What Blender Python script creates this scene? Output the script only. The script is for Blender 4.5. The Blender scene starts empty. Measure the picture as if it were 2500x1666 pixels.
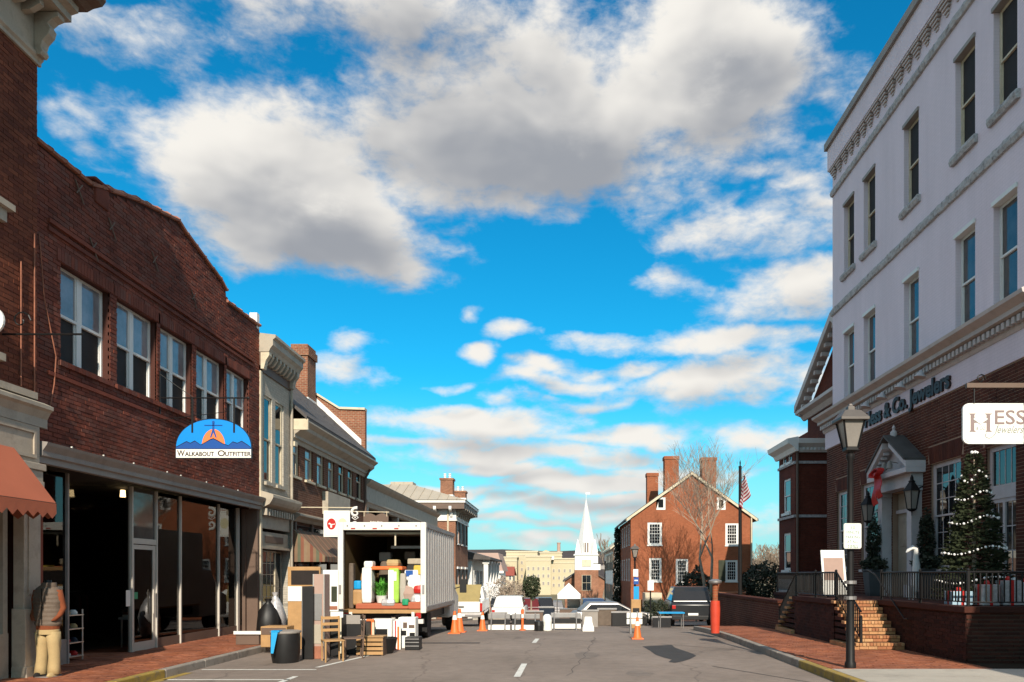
import bpy, bmesh, math, random
from mathutils import Vector, Matrix
random.seed(11)
SC = bpy.context.scene
COL = SC.collection
# ---------------------------------------------------------------- camera (level, shifted lens; street runs along +Y)
F, CX, HY, H = 1850.0, 1372.0, 1402.0, 1.85
cam_d = bpy.data.cameras.new('camera'); cam = bpy.data.objects.new('camera', cam_d); COL.objects.link(cam)
cam.location = (0, 0, H); cam.rotation_euler = (math.radians(90), 0, 0)
cam_d.sensor_fit = 'HORIZONTAL'; cam_d.sensor_width = 36.0; cam_d.lens = 36.0 * F / 2500.0
cam_d.shift_x = -(CX - 1250) / 2500.0; cam_d.shift_y = (HY - 833) / 2500.0
cam_d.clip_start = 0.1; cam_d.clip_end = 12000
SC.camera = cam
SC.view_settings.view_transform = 'Standard'; SC.view_settings.look = 'None'
SC.view_settings.exposure = 0.35; SC.view_settings.gamma = 1.0; SC.view_settings.use_curve_mapping = False
SUN_AZ, SUN_EL = math.radians(8.0), math.radians(31.0)   # sun stands behind the camera, a little to the right

def px_dir(px, py):
    a = math.atan2(px - CX, F); return a, math.atan2((HY - py) * math.cos(a), F)
# ---------------------------------------------------------------- world: sky texture with broken cumulus
W = bpy.data.worlds.new('World'); SC.world = W; W.use_nodes = True
def cloud_group(full):
    g = bpy.data.node_groups.new('cloud_density', 'ShaderNodeTree')
    g.interface.new_socket('az', in_out='INPUT', socket_type='NodeSocketFloat')
    g.interface.new_socket('el', in_out='INPUT', socket_type='NodeSocketFloat')
    g.interface.new_socket('d', in_out='OUTPUT', socket_type='NodeSocketFloat')
    N, L = g.nodes, g.links
    gi, go = N.new('NodeGroupInput'), N.new('NodeGroupOutput')
    def m(op, a, b=None, c=None, clamp=False):
        n = N.new('ShaderNodeMath'); n.operation = op; n.use_clamp = clamp
        for i, v in enumerate((a, b, c)):
            if v is None: continue
            if isinstance(v, (int, float)): n.inputs[i].default_value = v
            else: L.new(v, n.inputs[i])
        return n.outputs[0]
    az, el = gi.outputs['az'], gi.outputs['el']
    def noise(sx, sy, seed, detail, rough, dist=0.0):
        c = N.new('ShaderNodeCombineXYZ')
        L.new(m('MULTIPLY', az, sx), c.inputs[0]); L.new(m('MULTIPLY', el, sy), c.inputs[1]); c.inputs[2].default_value = seed
        n = N.new('ShaderNodeTexNoise'); n.inputs['Scale'].default_value = 1.0; n.inputs['Detail'].default_value = detail
        n.inputs['Roughness'].default_value = rough; n.inputs['Distortion'].default_value = dist
        L.new(c.outputs[0], n.inputs['Vector']); return n.outputs['Fac']
    w1 = noise(7, 11, 3.1, 2, .5)
    azw = m('MULTIPLY_ADD', m('SUBTRACT', w1, .5), .16, az); elw = m('MULTIPLY_ADD', m('SUBTRACT', w1, .5), -.07, el)
    # (px, py, rx, ry, strength) of the clouds in view
    B = [(650, 440, 370, 190, 1.65), (1330, 290, 560, 215, 1.4), (1720, 180, 340, 195, 1.45), (830, 590, 330, 90, 1.0), (1200, 470, 300, 90, .8), (900, 30, 560, 90, .55), (250, 30, 260, 90, .5),
         (1850, 552, 240, 82, 1.0), (1920, 700, 210, 66, .95), (1750, 826, 270, 42, .8), (1760, 944, 320, 66, 1.0), (1330, 926, 190, 22, .75), (1180, 1030, 270, 52, 1.0),
         (1300, 1112, 400, 38, .9), (1460, 1182, 210, 30, 1.0), (1830, 1075, 180, 40, .95), (840, 900, 110, 42, .8), (860, 842, 60, 40, .7), (1140, 768, 46, 24, .7),
         (1185, 868, 60, 24, .8), (970, 622, 110, 44, .7), (1400, 1235, 420, 26, .6), (1075, 930, 90, 16, .65), (1330, 525, 120, 44, .55), (1610, 470, 90, 40, .5),
         (1270, 815, 70, 20, .5), (180, 335, 60, 36, .45), (1050, 1078, 240, 24, .8), (1520, 1062, 280, 24, .85), (1230, 1150, 220, 18, .7), (1660, 1150, 220, 26, .85), (1090, 1205, 190, 16, .7), (1560, 1222, 240, 16, .7), (1330, 1275, 260, 16, .75), (1120, 1270, 170, 14, .7), (1100, 560, 60, 26, .5), (1420, 530, 60, 24, .5), (1560, 470, 70, 34, .6), (1850, 420, 80, 34, .6), (1930, 450, 60, 30, .6), (1640, 690, 90, 26, .55), (1480, 830, 110, 28, .7), (240, 310, 40, 22, .5), (1370, 900, 90, 18, .6), (1230, 960, 110, 16, .6), (1560, 900, 120, 26, .7), (1620, 1260, 380, 40, .55), (1330, 1310, 300, 24, .8), (960, 1010, 120, 22, .5), (1500, 985, 200, 22, .6)]
    f = None
    for (px, py, rx, ry, s) in B:
        a0, e0 = px_dir(px, py); ca = math.cos(a0)
        ra = rx / F * ca * ca; re = ry / F * ca
        dx = m('DIVIDE', m('SUBTRACT', azw, a0), ra); dy = m('DIVIDE', m('SUBTRACT', elw, e0), re)
        q = m('MULTIPLY_ADD', dx, dx, m('MULTIPLY', dy, dy))
        v = m('MULTIPLY_ADD', m('POWER', q, .72), -s * .92, s)
        f = v if f is None else m('SMOOTH_MAX', f, v, .25)
    f = m('MAXIMUM', f, -1.2)
    # the rest of the sky carries the same broken cumulus
    out = m('MULTIPLY_ADD', noise(3.0, 5.5, 21.0, 4, .5), 5.0, -2.1)
    inside = N.new('ShaderNodeMapRange'); inside.interpolation_type = 'SMOOTHSTEP'
    L.new(m('ABSOLUTE', m('ADD', az, .03)), inside.inputs[0]); inside.inputs[1].default_value = .60; inside.inputs[2].default_value = .85
    up = N.new('ShaderNodeMapRange'); up.interpolation_type = 'SMOOTHSTEP'
    L.new(el, up.inputs[0]); up.inputs[1].default_value = .62; up.inputs[2].default_value = .85
    k = m('MAXIMUM', inside.outputs[0], up.outputs[0])
    f = m('ADD', m('MULTIPLY', f, m('SUBTRACT', 1.0, k)), m('MULTIPLY', out, k))
    d = m('MULTIPLY_ADD', m('SUBTRACT', noise(7, 13, 1.0, 6 if full else 3, .54, .15), .5), 2.5, f)
    if full: d = m('MULTIPLY_ADD', m('SUBTRACT', noise(30, 58, 5.0, 6, .62, .25), .5), 1.0, d)
    L.new(d, go.inputs[0]); return g
def build_world():
    nt = W.node_tree; N, L = nt.nodes, nt.links; N.clear()
    def m(op, a, b=None, c=None, clamp=False):
        n = N.new('ShaderNodeMath'); n.operation = op; n.use_clamp = clamp
        for i, v in enumerate((a, b, c)):
            if v is None: continue
            if isinstance(v, (int, float)): n.inputs[i].default_value = v
            else: L.new(v, n.inputs[i])
        return n.outputs[0]
    def ss(x, a, b, lo=0.0, hi=1.0):
        n = N.new('ShaderNodeMapRange'); n.interpolation_type = 'SMOOTHSTEP'; L.new(x, n.inputs[0])
        for i, v in enumerate((a, b, lo, hi)): n.inputs[i + 1].default_value = v
        return n.outputs[0]
    def mix(f, a, b, blend='MIX'):
        n = N.new('ShaderNodeMix'); n.data_type = 'RGBA'; n.blend_type = blend
        for i, v in ((0, f), (6, a), (7, b)):
            if isinstance(v, (int, float)): n.inputs[i].default_value = v
            elif isinstance(v, tuple): n.inputs[i].default_value = (*v, 1)
            else: L.new(v, n.inputs[i])
        return n.outputs[2]
    tc = N.new('ShaderNodeTexCoord'); sep = N.new('ShaderNodeSeparateXYZ'); L.new(tc.outputs['Generated'], sep.inputs[0])
    x, y, z = sep.outputs
    az = m('ARCTAN2', x, y); el = m('ARCSINE', z)
    sky = N.new('ShaderNodeTexSky'); sky.sky_type = 'NISHITA'; sky.sun_disc = False
    sky.sun_elevation = SUN_EL; sky.sun_rotation = math.pi - SUN_AZ
    sky.air_density = 1.0; sky.dust_density = .6; sky.ozone_density = 1.6
    hs = N.new('ShaderNodeHueSaturation'); hs.inputs['Hue'].default_value = .485; hs.inputs['Saturation'].default_value = 1.42; hs.inputs['Value'].default_value = 1.0
    L.new(sky.outputs[0], hs.inputs['Color'])
    skyc = mix(1.0, hs.outputs[0], (.19, 1.2, 1.32), 'MULTIPLY')
    gf, gc = cloud_group(True), cloud_group(False)
    def dens(g, e_off, a_off=0.0):
        n = N.new('ShaderNodeGroup'); n.node_tree = g
        L.new(m('ADD', az, a_off), n.inputs[0]); L.new(m('ADD', el, e_off), n.inputs[1]); return n.outputs[0]
    d0 = dens(gf, 0.0); d1 = dens(gc, .03, -.012)
    cover = ss(d0, -.1, .85)
    lit = m('MULTIPLY_ADD', m('SUBTRACT', d0, d1), .55, .68)
    lit = m('MULTIPLY_ADD', ss(d0, .45, 1.7), -.44, lit)
    # thicker, shaded cloud cores and sunlit shoulders
    for (px, py, rx, ry, s) in ((1080, 320, 380, 130, -.34), (1820, 180, 190, 60, -.36), (850, 620, 330, 50, -.3), (640, 430, 120, 50, -.2), (1350, 400, 260, 60, -.24), (1000, 60, 300, 60, -.3),
                                (540, 350, 170, 80, .35), (1700, 60, 260, 50, .35), (1660, 255, 200, 50, .3), (900, 480, 170, 50, .25)):
        a0, e0 = px_dir(px, py); ca = math.cos(a0); dx = m('DIVIDE', m('SUBTRACT', az, a0), rx / F * ca * ca); dy = m('DIVIDE', m('SUBTRACT', el, e0), ry / F * ca)
        q = m('EXPONENT', m('MULTIPLY', m('MULTIPLY_ADD', dx, dx, m('MULTIPLY', dy, dy)), -.7)); lit = m('MULTIPLY_ADD', q, s, lit)
    lit = ss(lit, -.15, 1.1)
    cc = mix(lit, (2.7, 2.85, 3.15), (7.3, 7.05, 6.6))
    far = ss(el, .0, .16, .25, 0.0)
    cc = mix(far, cc, (4.0, 5.0, 5.6))
    cov = m('MULTIPLY', cover, ss(el, -.01, .03))
    low = ss(el, 0.0, .26, .75, 0.0)
    skyc = mix(low, skyc, (3.6, 6.0, 6.9))
    col = mix(cov, skyc, cc)
    bg = N.new('ShaderNodeBackground'); bg.inputs['Strength'].default_value = .1; L.new(col, bg.inputs['Color'])
    o = N.new('ShaderNodeOutputWorld'); L.new(bg.outputs[0], o.inputs[0])
build_world()
W.cycles.sampling_method = 'NONE'
# ---------------------------------------------------------------- sun
sd = bpy.data.lights.new('sun', 'SUN'); sd.energy = 4.6; sd.angle = math.radians(.55); sd.color = (1.0, .9, .76)
sun = bpy.data.objects.new('sun', sd); COL.objects.link(sun)
tv = Vector((-math.sin(SUN_AZ) * math.cos(SUN_EL), math.cos(SUN_AZ) * math.cos(SUN_EL), -math.sin(SUN_EL)))
sun.rotation_euler = tv.to_track_quat('-Z', 'Y').to_euler(); sun.location = (20, -60, 60)

# ---------------------------------------------------------------- helpers
def PX(px, Y): return (px - CX) / F * Y            # lateral position at a depth
def PZ(py, Y): return H + (HY - py) / F * Y        # height at a depth
def DL(px, X): return F * X / (px - CX)            # depth where a street-parallel plane X is met
def ZL(px, py, X): return H + X * (HY - py) / (px - CX)
def gz(Y):                                         # street profile: level, then falling away downhill
    if Y < 20: return 0.0
    if Y < 28: return -.05 * (Y - 20) ** 2 / 16
    if Y < 110: return -.2 - .05 * (Y - 28)
    if Y < 250: return -4.3 - .04 * (Y - 110)
    return -9.9
WLOC = {}
class MB:
    def __init__(s): s.v = []; s.f = []; s.mi = []; s.m = 0; s.M = None
    def add(s, p):
        p = Vector(p)
        if s.M is not None: p = s.M @ p
        s.v.append(p); return len(s.v) - 1
    def face(s, *pts):
        s.f.append([s.add(p) for p in pts]); s.mi.append(s.m); return s
    def idx(s, ids): s.f.append(list(ids)); s.mi.append(s.m)
    def box(s, x0, x1, y0, y1, z0, z1):
        i = [s.add(p) for p in ((x0, y0, z0), (x1, y0, z0), (x1, y1, z0), (x0, y1, z0), (x0, y0, z1), (x1, y0, z1), (x1, y1, z1), (x0, y1, z1))]
        for q in ((3, 2, 1, 0), (4, 5, 6, 7), (0, 1, 5, 4), (1, 2, 6, 5), (2, 3, 7, 6), (3, 0, 4, 7)): s.idx([i[k] for k in q])
        return s
    def prism(s, pts, ext):
        e = Vector(ext); n = len(pts); a = [s.add(p) for p in pts]; b = [s.add(Vector(p) + e) for p in pts]
        s.idx(a[::-1]); s.idx(b)
        for k in range(n): s.idx((a[k], a[(k + 1) % n], b[(k + 1) % n], b[k]))
        return s
    def tube(s, p0, p1, r0, r1=None, n=8, caps=True):
        r1 = r0 if r1 is None else r1
        p0, p1 = Vector(p0), Vector(p1); d = (p1 - p0)
        if d.length < 1e-6: return s
        d.normalize(); a = d.orthogonal().normalized(); b = d.cross(a)
        r = [[], []]
        for j, (p, rr) in enumerate(((p0, r0), (p1, r1))):
            for k in range(n):
                t = 2 * math.pi * k / n; r[j].append(s.add(p + (a * math.cos(t) + b * math.sin(t)) * rr))
        for k in range(n): s.idx((r[0][k], r[0][(k + 1) % n], r[1][(k + 1) % n], r[1][k]))
        if caps: s.idx(r[0][::-1]); s.idx(r[1])
        return s
    def path(s, pts, r, n=6):
        for a, b in zip(pts, pts[1:]): s.tube(a, b, r, r, n)
        return s
    def loft(s, rings, cap=True, close=True):
        R = [[s.add(p) for p in ring] for ring in rings]; n = len(R[0])
        for a, b in zip(R, R[1:]):
            for k in range(n if close else n - 1): s.idx((a[k], a[(k + 1) % n], b[(k + 1) % n], b[k]))
        if cap and close: s.idx(R[0][::-1]); s.idx(R[-1])
        return s
    def lathe(s, c, prof, n=16, a0=0.0, sx=1.0, sy=1.0):
        c = Vector(c)
        return s.loft([[c + Vector((sx * r * math.cos(a0 + 2 * math.pi * k / n), sy * r * math.sin(a0 + 2 * math.pi * k / n), z)) for k in range(n)] for r, z in prof])
    def ball(s, c, r, n=8, sz=1.0):
        k = max(4, n // 2 + 1)
        return s.lathe(c, [(max(r * math.sin(math.pi * j / k), r * .02), -r * sz * math.cos(math.pi * j / k)) for j in range(k + 1)], n)
    def build(s, name, mat, parent=None, smooth=False, bevel=0.0, seg=2, ang=.6, base=None):
        if parent is not None: off = WLOC[parent.name]
        elif base is not None: off = Vector(base)
        else:
            xs = [v.x for v in s.v]; ys = [v.y for v in s.v]; off = Vector(((min(xs) + max(xs)) / 2, (min(ys) + max(ys)) / 2, min(v.z for v in s.v)))
        me = bpy.data.meshes.new(name); me.from_pydata([v - off for v in s.v], [], s.f)
        for q in (mat if isinstance(mat, (list, tuple)) else [mat]): me.materials.append(q)
        if isinstance(mat, (list, tuple)): me.polygons.foreach_set('material_index', s.mi)
        me.update()
        if smooth:
            me.polygons.foreach_set('use_smooth', [True] * len(me.polygons)); me.set_sharp_from_angle(angle=ang)
        o = bpy.data.objects.new(name, me); COL.objects.link(o)
        if parent is not None: o.parent = parent
        else: o.location = off
        WLOC[o.name] = off
        if bevel:
            bm_ = o.modifiers.new('bevel', 'BEVEL'); bm_.width = bevel; bm_.segments = seg; bm_.limit_method = 'ANGLE'; bm_.angle_limit = .7
        return o
def tag(o, label=None, cat=None, group=None, kind=None):
    for k, v in (('label', label), ('category', cat), ('group', group), ('kind', kind)):
        if v: o[k] = v
    return o
def thing(name, label, cat, loc, group=None):
    o = bpy.data.objects.new(name, None); COL.objects.link(o); o.location = loc; o.empty_display_size = .3
    WLOC[o.name] = Vector(loc); return tag(o, label, cat, group)
def dup(o, loc, label=None, parent=None, rz=None):
    c = o.copy(); COL.objects.link(c); c.parent = parent
    if parent is None: c.location = loc
    if rz is not None: c.rotation_euler = (0, 0, rz)
    if label: c['label'] = label
    for ch in [k for k in CH.get(o.name, [])]: dup(ch, None, None, c)
    return c
CH = {}
def index_children():
    CH.clear()
    for o in bpy.data.objects:
        if o.parent: CH.setdefault(o.parent.name, []).append(o)
# ---------------------------------------------------------------- materials
MATS = {}
def _mat(name):
    m = bpy.data.materials.new(name); m.use_nodes = True; nt = m.node_tree
    b = nt.nodes['Principled BSDF']; MATS[name] = m; return m, nt.nodes, nt.links, b
def _tex(N, L, kind='Object'):
    t = N.new('ShaderNodeTexCoord'); return t.outputs[kind]
def _noise(N, L, vec, scale, detail=4, rough=.55):
    n = N.new('ShaderNodeTexNoise'); n.inputs['Scale'].default_value = scale; n.inputs['Detail'].default_value = detail; n.inputs['Roughness'].default_value = rough
    if vec is not None: L.new(vec, n.inputs['Vector'])
    return n.outputs['Fac']
def _ramp(N, L, fac, stops):
    r = N.new('ShaderNodeValToRGB'); e = r.color_ramp.elements
    while len(e) < len(stops): e.new(.5)
    for q, (p, c) in zip(e, stops): q.position = p; q.color = (*c, 1)
    L.new(fac, r.inputs[0]); return r.outputs[0]
def _mixc(N, L, f, a, b, blend='MIX'):
    n = N.new('ShaderNodeMix'); n.data_type = 'RGBA'; n.blend_type = blend
    for i, v in ((0, f), (6, a), (7, b)):
        if isinstance(v, (int, float)): n.inputs[i].default_value = v
        elif isinstance(v, tuple): n.inputs[i].default_value = (*v, 1)
        else: L.new(v, n.inputs[i])
    return n.outputs[2]
def _bump(N, L, h, b, strength=.3, dist=.01):
    n = N.new('ShaderNodeBump'); n.inputs['Strength'].default_value = strength; n.inputs['Distance'].default_value = dist
    L.new(h, n.inputs['Height']); L.new(n.outputs[0], b.inputs['Normal'])
def sc(c, k): return tuple(min(1.0, max(0.0, v * k)) for v in c)
def paint(name, c, rough=.55, var=.18, scale=3.0, fine=40.0, bump=.15, metal=0.0, spec=.4, dirt=None, dirt_amt=.5):
    m, N, L, b = _mat(name); v = _tex(N, L)
    n1 = _noise(N, L, v, scale, 5); n2 = _noise(N, L, v, fine, 3)
    base = _ramp(N, L, n1, [(.3, sc(c, 1 - var)), (.7, sc(c, 1 + var))])
    base = _mixc(N, L, .35, base, _ramp(N, L, n2, [(.35, sc(c, 1 - var)), (.65, sc(c, 1 + var))]))
    if dirt:
        n3 = _noise(N, L, v, scale * 1.7, 8, .65)
        mask = _ramp(N, L, n3, [(.5, (0, 0, 0)), (.72, (1, 1, 1))])
        mm = N.new('ShaderNodeMath'); mm.operation = 'MULTIPLY'; L.new(mask, mm.inputs[0]); mm.inputs[1].default_value = dirt_amt
        base = _mixc(N, L, mm.outputs[0], base, dirt)
    L.new(base, b.inputs['Base Color']); b.inputs['Roughness'].default_value = rough; b.inputs['Metallic'].default_value = metal
    b.inputs['Specular IOR Level'].default_value = spec
    if bump: _bump(N, L, n2, b, bump, .006)
    return m
def brickpiece(name, cols, rough=.85):
    m, N, L, b = _mat(name)
    oi = N.new('ShaderNodeObjectInfo'); ge = N.new('ShaderNodeNewGeometry')
    a = N.new('ShaderNodeMath'); a.operation = 'ADD'; L.new(oi.outputs['Random'], a.inputs[0]); L.new(ge.outputs['Random Per Island'], a.inputs[1])
    fr = N.new('ShaderNodeMath'); fr.operation = 'FRACT'; L.new(a.outputs[0], fr.inputs[0])
    n = len(cols); col = _ramp(N, L, fr.outputs[0], [(i / n, c) for i, c in enumerate(cols)])
    pos = ge.outputs['Position']
    n1 = _noise(N, L, pos, 1.1, 6, .6); n2 = _noise(N, L, pos, 55, 4)
    col = _mixc(N, L, .8, col, _ramp(N, L, n1, [(.32, (.55, .52, .5)), (.68, (1.25, 1.2, 1.15))]), 'MULTIPLY')
    col = _mixc(N, L, .5, col, _ramp(N, L, n2, [(.3, (.6, .6, .6)), (.7, (1.2, 1.2, 1.2))]), 'MULTIPLY')
    L.new(col, b.inputs['Base Color']); b.inputs['Roughness'].default_value = rough; b.inputs['Specular IOR Level'].default_value = .25
    _bump(N, L, n2, b, .35, .004); return m
def bricktex(name, c1, c2, mortar, bw=.215, bh=.078, axis='YZ', bump=.5, joint=.011, stain=(.5, 1.15)):
    """Masonry too far off to pick bricks apart: a brick texture in world metres."""
    m, N, L, b = _mat(name)
    ge = N.new('ShaderNodeNewGeometry'); sp = N.new('ShaderNodeSeparateXYZ'); L.new(ge.outputs['Position'], sp.inputs[0])
    cb = N.new('ShaderNodeCombineXYZ')
    ad = N.new('ShaderNodeMath'); ad.operation = 'ADD'; L.new(sp.outputs[0], ad.inputs[0]); L.new(sp.outputs[1], ad.inputs[1])
    L.new({'YZ': sp.outputs[1], 'XZ': sp.outputs[0], 'B': ad.outputs[0]}[axis], cb.inputs[0]); L.new(sp.outputs[2], cb.inputs[1])
    t = N.new('ShaderNodeTexBrick'); L.new(cb.outputs[0], t.inputs['Vector'])
    t.inputs['Scale'].default_value = 1.0; t.inputs['Brick Width'].default_value = bw; t.inputs['Row Height'].default_value = bh; t.inputs['Mortar Size'].default_value = joint
    t.inputs['Mortar Smooth'].default_value = .2; t.inputs['Bias'].default_value = 0.0
    t.inputs['Color1'].default_value = (*c1, 1); t.inputs['Color2'].default_value = (*c2, 1); t.inputs['Mortar'].default_value = (*mortar, 1)
    n1 = _noise(N, L, ge.outputs['Position'], .7, 7, .62); n2 = _noise(N, L, ge.outputs['Position'], 9, 5)
    col = _mixc(N, L, .75, t.outputs['Color'], _ramp(N, L, n1, [(.3, (stain[0],) * 3), (.7, (stain[1],) * 3)]), 'MULTIPLY')
    col = _mixc(N, L, .45, col, _ramp(N, L, n2, [(.3, (.6, .58, .56)), (.7, (1.25, 1.22, 1.2))]), 'MULTIPLY')
    L.new(col, b.inputs['Base Color']); b.inputs['Roughness'].default_value = .88; b.inputs['Specular IOR Level'].default_value = .2
    inv = N.new('ShaderNodeMath'); inv.operation = 'SUBTRACT'; inv.inputs[0].default_value = 1.0; L.new(t.outputs['Fac'], inv.inputs[1])
    _bump(N, L, inv.outputs[0], b, bump, .012); return m
def glass(name, c=(.012, .014, .016), rough=.03, wav=.02):
    m, N, L, b = _mat(name); v = _tex(N, L)
    n = _noise(N, L, v, 1.3, 2); _bump(N, L, n, b, wav, .05)
    n2 = _noise(N, L, v, 2.2, 4)
    L.new(_ramp(N, L, n2, [(.3, sc(c, .7)), (.7, sc(c, 1.3))]), b.inputs['Base Color'])
    b.inputs['Roughness'].default_value = rough; b.inputs['Specular IOR Level'].default_value = .6; b.inputs['IOR'].default_value = 1.6
    return m
def clearglass(name, tint=(.55, .54, .53)):
    m, N, L, b = _mat(name); N.remove(b)
    v = _tex(N, L); n = _noise(N, L, v, .9, 2)
    bp = N.new('ShaderNodeBump'); bp.inputs['Strength'].default_value = .03; bp.inputs['Distance'].default_value = .05; L.new(n, bp.inputs['Height'])
    fr = N.new('ShaderNodeFresnel'); fr.inputs['IOR'].default_value = 1.6
    tr = N.new('ShaderNodeBsdfTransparent'); tr.inputs[0].default_value = (*tint, 1)
    gl = N.new('ShaderNodeBsdfGlossy'); gl.inputs['Roughness'].default_value = .02; L.new(bp.outputs[0], gl.inputs['Normal'])
    mx = N.new('ShaderNodeMixShader'); L.new(fr.outputs[0], mx.inputs[0]); L.new(tr.outputs[0], mx.inputs[1]); L.new(gl.outputs[0], mx.inputs[2])
    L.new(mx.outputs[0], N['Material Output'].inputs[0]); return m
def emit(name, c, s):
    m, N, L, b = _mat(name); v = _tex(N, L); n = _noise(N, L, v, 8, 2)
    L.new(_ramp(N, L, n, [(.3, sc(c, .9)), (.7, c)]), b.inputs['Emission Color']); b.inputs['Base Color'].default_value = (*c, 1); b.inputs['Emission Strength'].default_value = s; m.cycles.emission_sampling = 'NONE'; return m
def stripes(name, cols, axis, period, rough=.8):
    m, N, L, b = _mat(name)
    ge = N.new('ShaderNodeNewGeometry'); sp = N.new('ShaderNodeSeparateXYZ'); L.new(ge.outputs['Position'], sp.inputs[0])
    if axis == 'XY':
        a = N.new('ShaderNodeMath'); a.operation = 'ADD'; L.new(sp.outputs[0], a.inputs[0]); L.new(sp.outputs[1], a.inputs[1]); src = a.outputs[0]
    else: src = sp.outputs[axis]
    d = N.new('ShaderNodeMath'); d.operation = 'DIVIDE'; L.new(src, d.inputs[0]); d.inputs[1].default_value = period
    fr = N.new('ShaderNodeMath'); fr.operation = 'FRACT'; L.new(d.outputs[0], fr.inputs[0])
    n = len(cols); r = N.new('ShaderNodeValToRGB'); r.color_ramp.interpolation = 'CONSTANT'; e = r.color_ramp.elements
    while len(e) < n: e.new(.5)
    for i, c in enumerate(cols): e[i].position = i / n; e[i].color = (*c, 1)
    L.new(fr.outputs[0], r.inputs[0])
    n1 = _noise(N, L, ge.outputs['Position'], 3, 6)
    col = _mixc(N, L, .5, r.outputs[0], _ramp(N, L, n1, [(.3, (.7, .7, .7)), (.7, (1.2, 1.2, 1.2))]), 'MULTIPLY')
    L.new(col, b.inputs['Base Color']); b.inputs['Roughness'].default_value = rough; return m

# asphalt: mottled, with darker tar lines and wheel wear
def asphalt_mat():
    m, N, L, b = _mat('asphalt'); ge = N.new('ShaderNodeNewGeometry'); p = ge.outputs['Position']
    n1 = _noise(N, L, p, .35, 8, .6); n2 = _noise(N, L, p, 90, 3, .7); n3 = _noise(N, L, p, 4, 5)
    col = _ramp(N, L, n1, [(.3, (.205, .162, .133)), (.7, (.29, .232, .195))])
    col = _mixc(N, L, .55, col, _ramp(N, L, n2, [(.3, (.55, .55, .55)), (.7, (1.4, 1.4, 1.4))]), 'MULTIPLY')
    col = _mixc(N, L, .4, col, _ramp(N, L, n3, [(.35, (.75, .75, .75)), (.65, (1.15, 1.15, 1.15))]), 'MULTIPLY')
    # tar-filled cracks
    mp = N.new('ShaderNodeMapping'); mp.inputs['Scale'].default_value = (.33, .16, 1); L.new(p, mp.inputs[0])
    nz = N.new('ShaderNodeTexNoise'); nz.inputs['Scale'].default_value = .9; L.new(p, nz.inputs['Vector'])
    va = N.new('ShaderNodeVectorMath'); va.operation = 'MULTIPLY_ADD'; L.new(nz.outputs['Color'], va.inputs[0]); va.inputs[1].default_value = (.35, .35, 0); L.new(mp.outputs[0], va.inputs[2])
    vo = N.new('ShaderNodeTexVoronoi'); vo.feature = 'DISTANCE_TO_EDGE'; vo.inputs['Scale'].default_value = .8; L.new(va.outputs[0], vo.inputs['Vector'])
    ck = _ramp(N, L, vo.outputs['Distance'], [(.0, (.6, .6, .6)), (.008, (1, 1, 1))])
    col = _mixc(N, L, .7, col, ck, 'MULTIPLY')
    L.new(col, b.inputs['Base Color']); b.inputs['Roughness'].default_value = .85; b.inputs['Specular IOR Level'].default_value = .3
    _bump(N, L, n2, b, .5, .006); return m
def streaked(name, c):
    """painted brick with faint courses, run-off streaks and chipped spots"""
    m, N, L, b = _mat(name); ge = N.new('ShaderNodeNewGeometry'); p = ge.outputs['Position']
    mp = N.new('ShaderNodeMapping'); mp.inputs['Scale'].default_value = (1.1, 1.1, .14); L.new(p, mp.inputs[0])
    n1 = _noise(N, L, mp.outputs[0], 1.3, 6, .65); n2 = _noise(N, L, p, 5.0, 7, .7); n3 = _noise(N, L, p, 60, 3)
    col = _ramp(N, L, n1, [(.33, sc(c, .93)), (.62, sc(c, 1.02))])
    chips = _ramp(N, L, n2, [(.66, (1, 1, 1)), (.71, (.72, .68, .68))])
    col = _mixc(N, L, .8, col, chips, 'MULTIPLY')
    sp = N.new('ShaderNodeSeparateXYZ'); L.new(p, sp.inputs[0]); cb = N.new('ShaderNodeCombineXYZ'); L.new(sp.outputs[1], cb.inputs[0]); L.new(sp.outputs[2], cb.inputs[1])
    t = N.new('ShaderNodeTexBrick'); L.new(cb.outputs[0], t.inputs['Vector']); t.inputs['Scale'].default_value = 1.0; t.inputs['Brick Width'].default_value = .215; t.inputs['Row Height'].default_value = .078; t.inputs['Mortar Size'].default_value = .008
    t.inputs['Color1'].default_value = (1, 1, 1, 1); t.inputs['Color2'].default_value = (.97, .97, .97, 1); t.inputs['Mortar'].default_value = (.9, .9, .9, 1)
    col = _mixc(N, L, .8, col, t.outputs['Color'], 'MULTIPLY')
    L.new(col, b.inputs['Base Color']); b.inputs['Roughness'].default_value = .75
    inv = N.new('ShaderNodeMath'); inv.operation = 'SUBTRACT'; inv.inputs[0].default_value = 1.0; L.new(t.outputs['Fac'], inv.inputs[1])
    _bump(N, L, inv.outputs[0], b, .4, .006); return m
M = {}
M['asphalt'] = asphalt_mat()
M['patch'] = paint('shadow_and_tar', (.045, .042, .042), .9, .25, 2, 80, .4)  # tar seams, cracks and the shadow painted on the road
M['earth'] = paint('earth', (.16, .13, .07), .95, .3, .05, 3, .3)
M['road_paint'] = paint('road_paint', (.72, .70, .64), .7, .12, 6, 60, .3, dirt=(.25, .23, .21), dirt_amt=.6)
M['road_yellow'] = paint('road_yellow', (.34, .23, .05), .75, .25, 5, 60, .3, dirt=(.14, .115, .1), dirt_amt=1.0)
M['concrete'] = paint('concrete', (.42, .38, .32), .85, .12, 1.2, 60, .35, dirt=(.2, .18, .15), dirt_amt=.5)
M['kerb'] = paint('kerb_concrete', (.30, .26, .22), .85, .18, 2.5, 60, .4, dirt=(.1, .08, .07), dirt_amt=.7)
M['stone'] = paint('rough_stone', (.45, .42, .41), .9, .3, 6, 26, .9, dirt=(.14, .13, .13), dirt_amt=.85)
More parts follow.
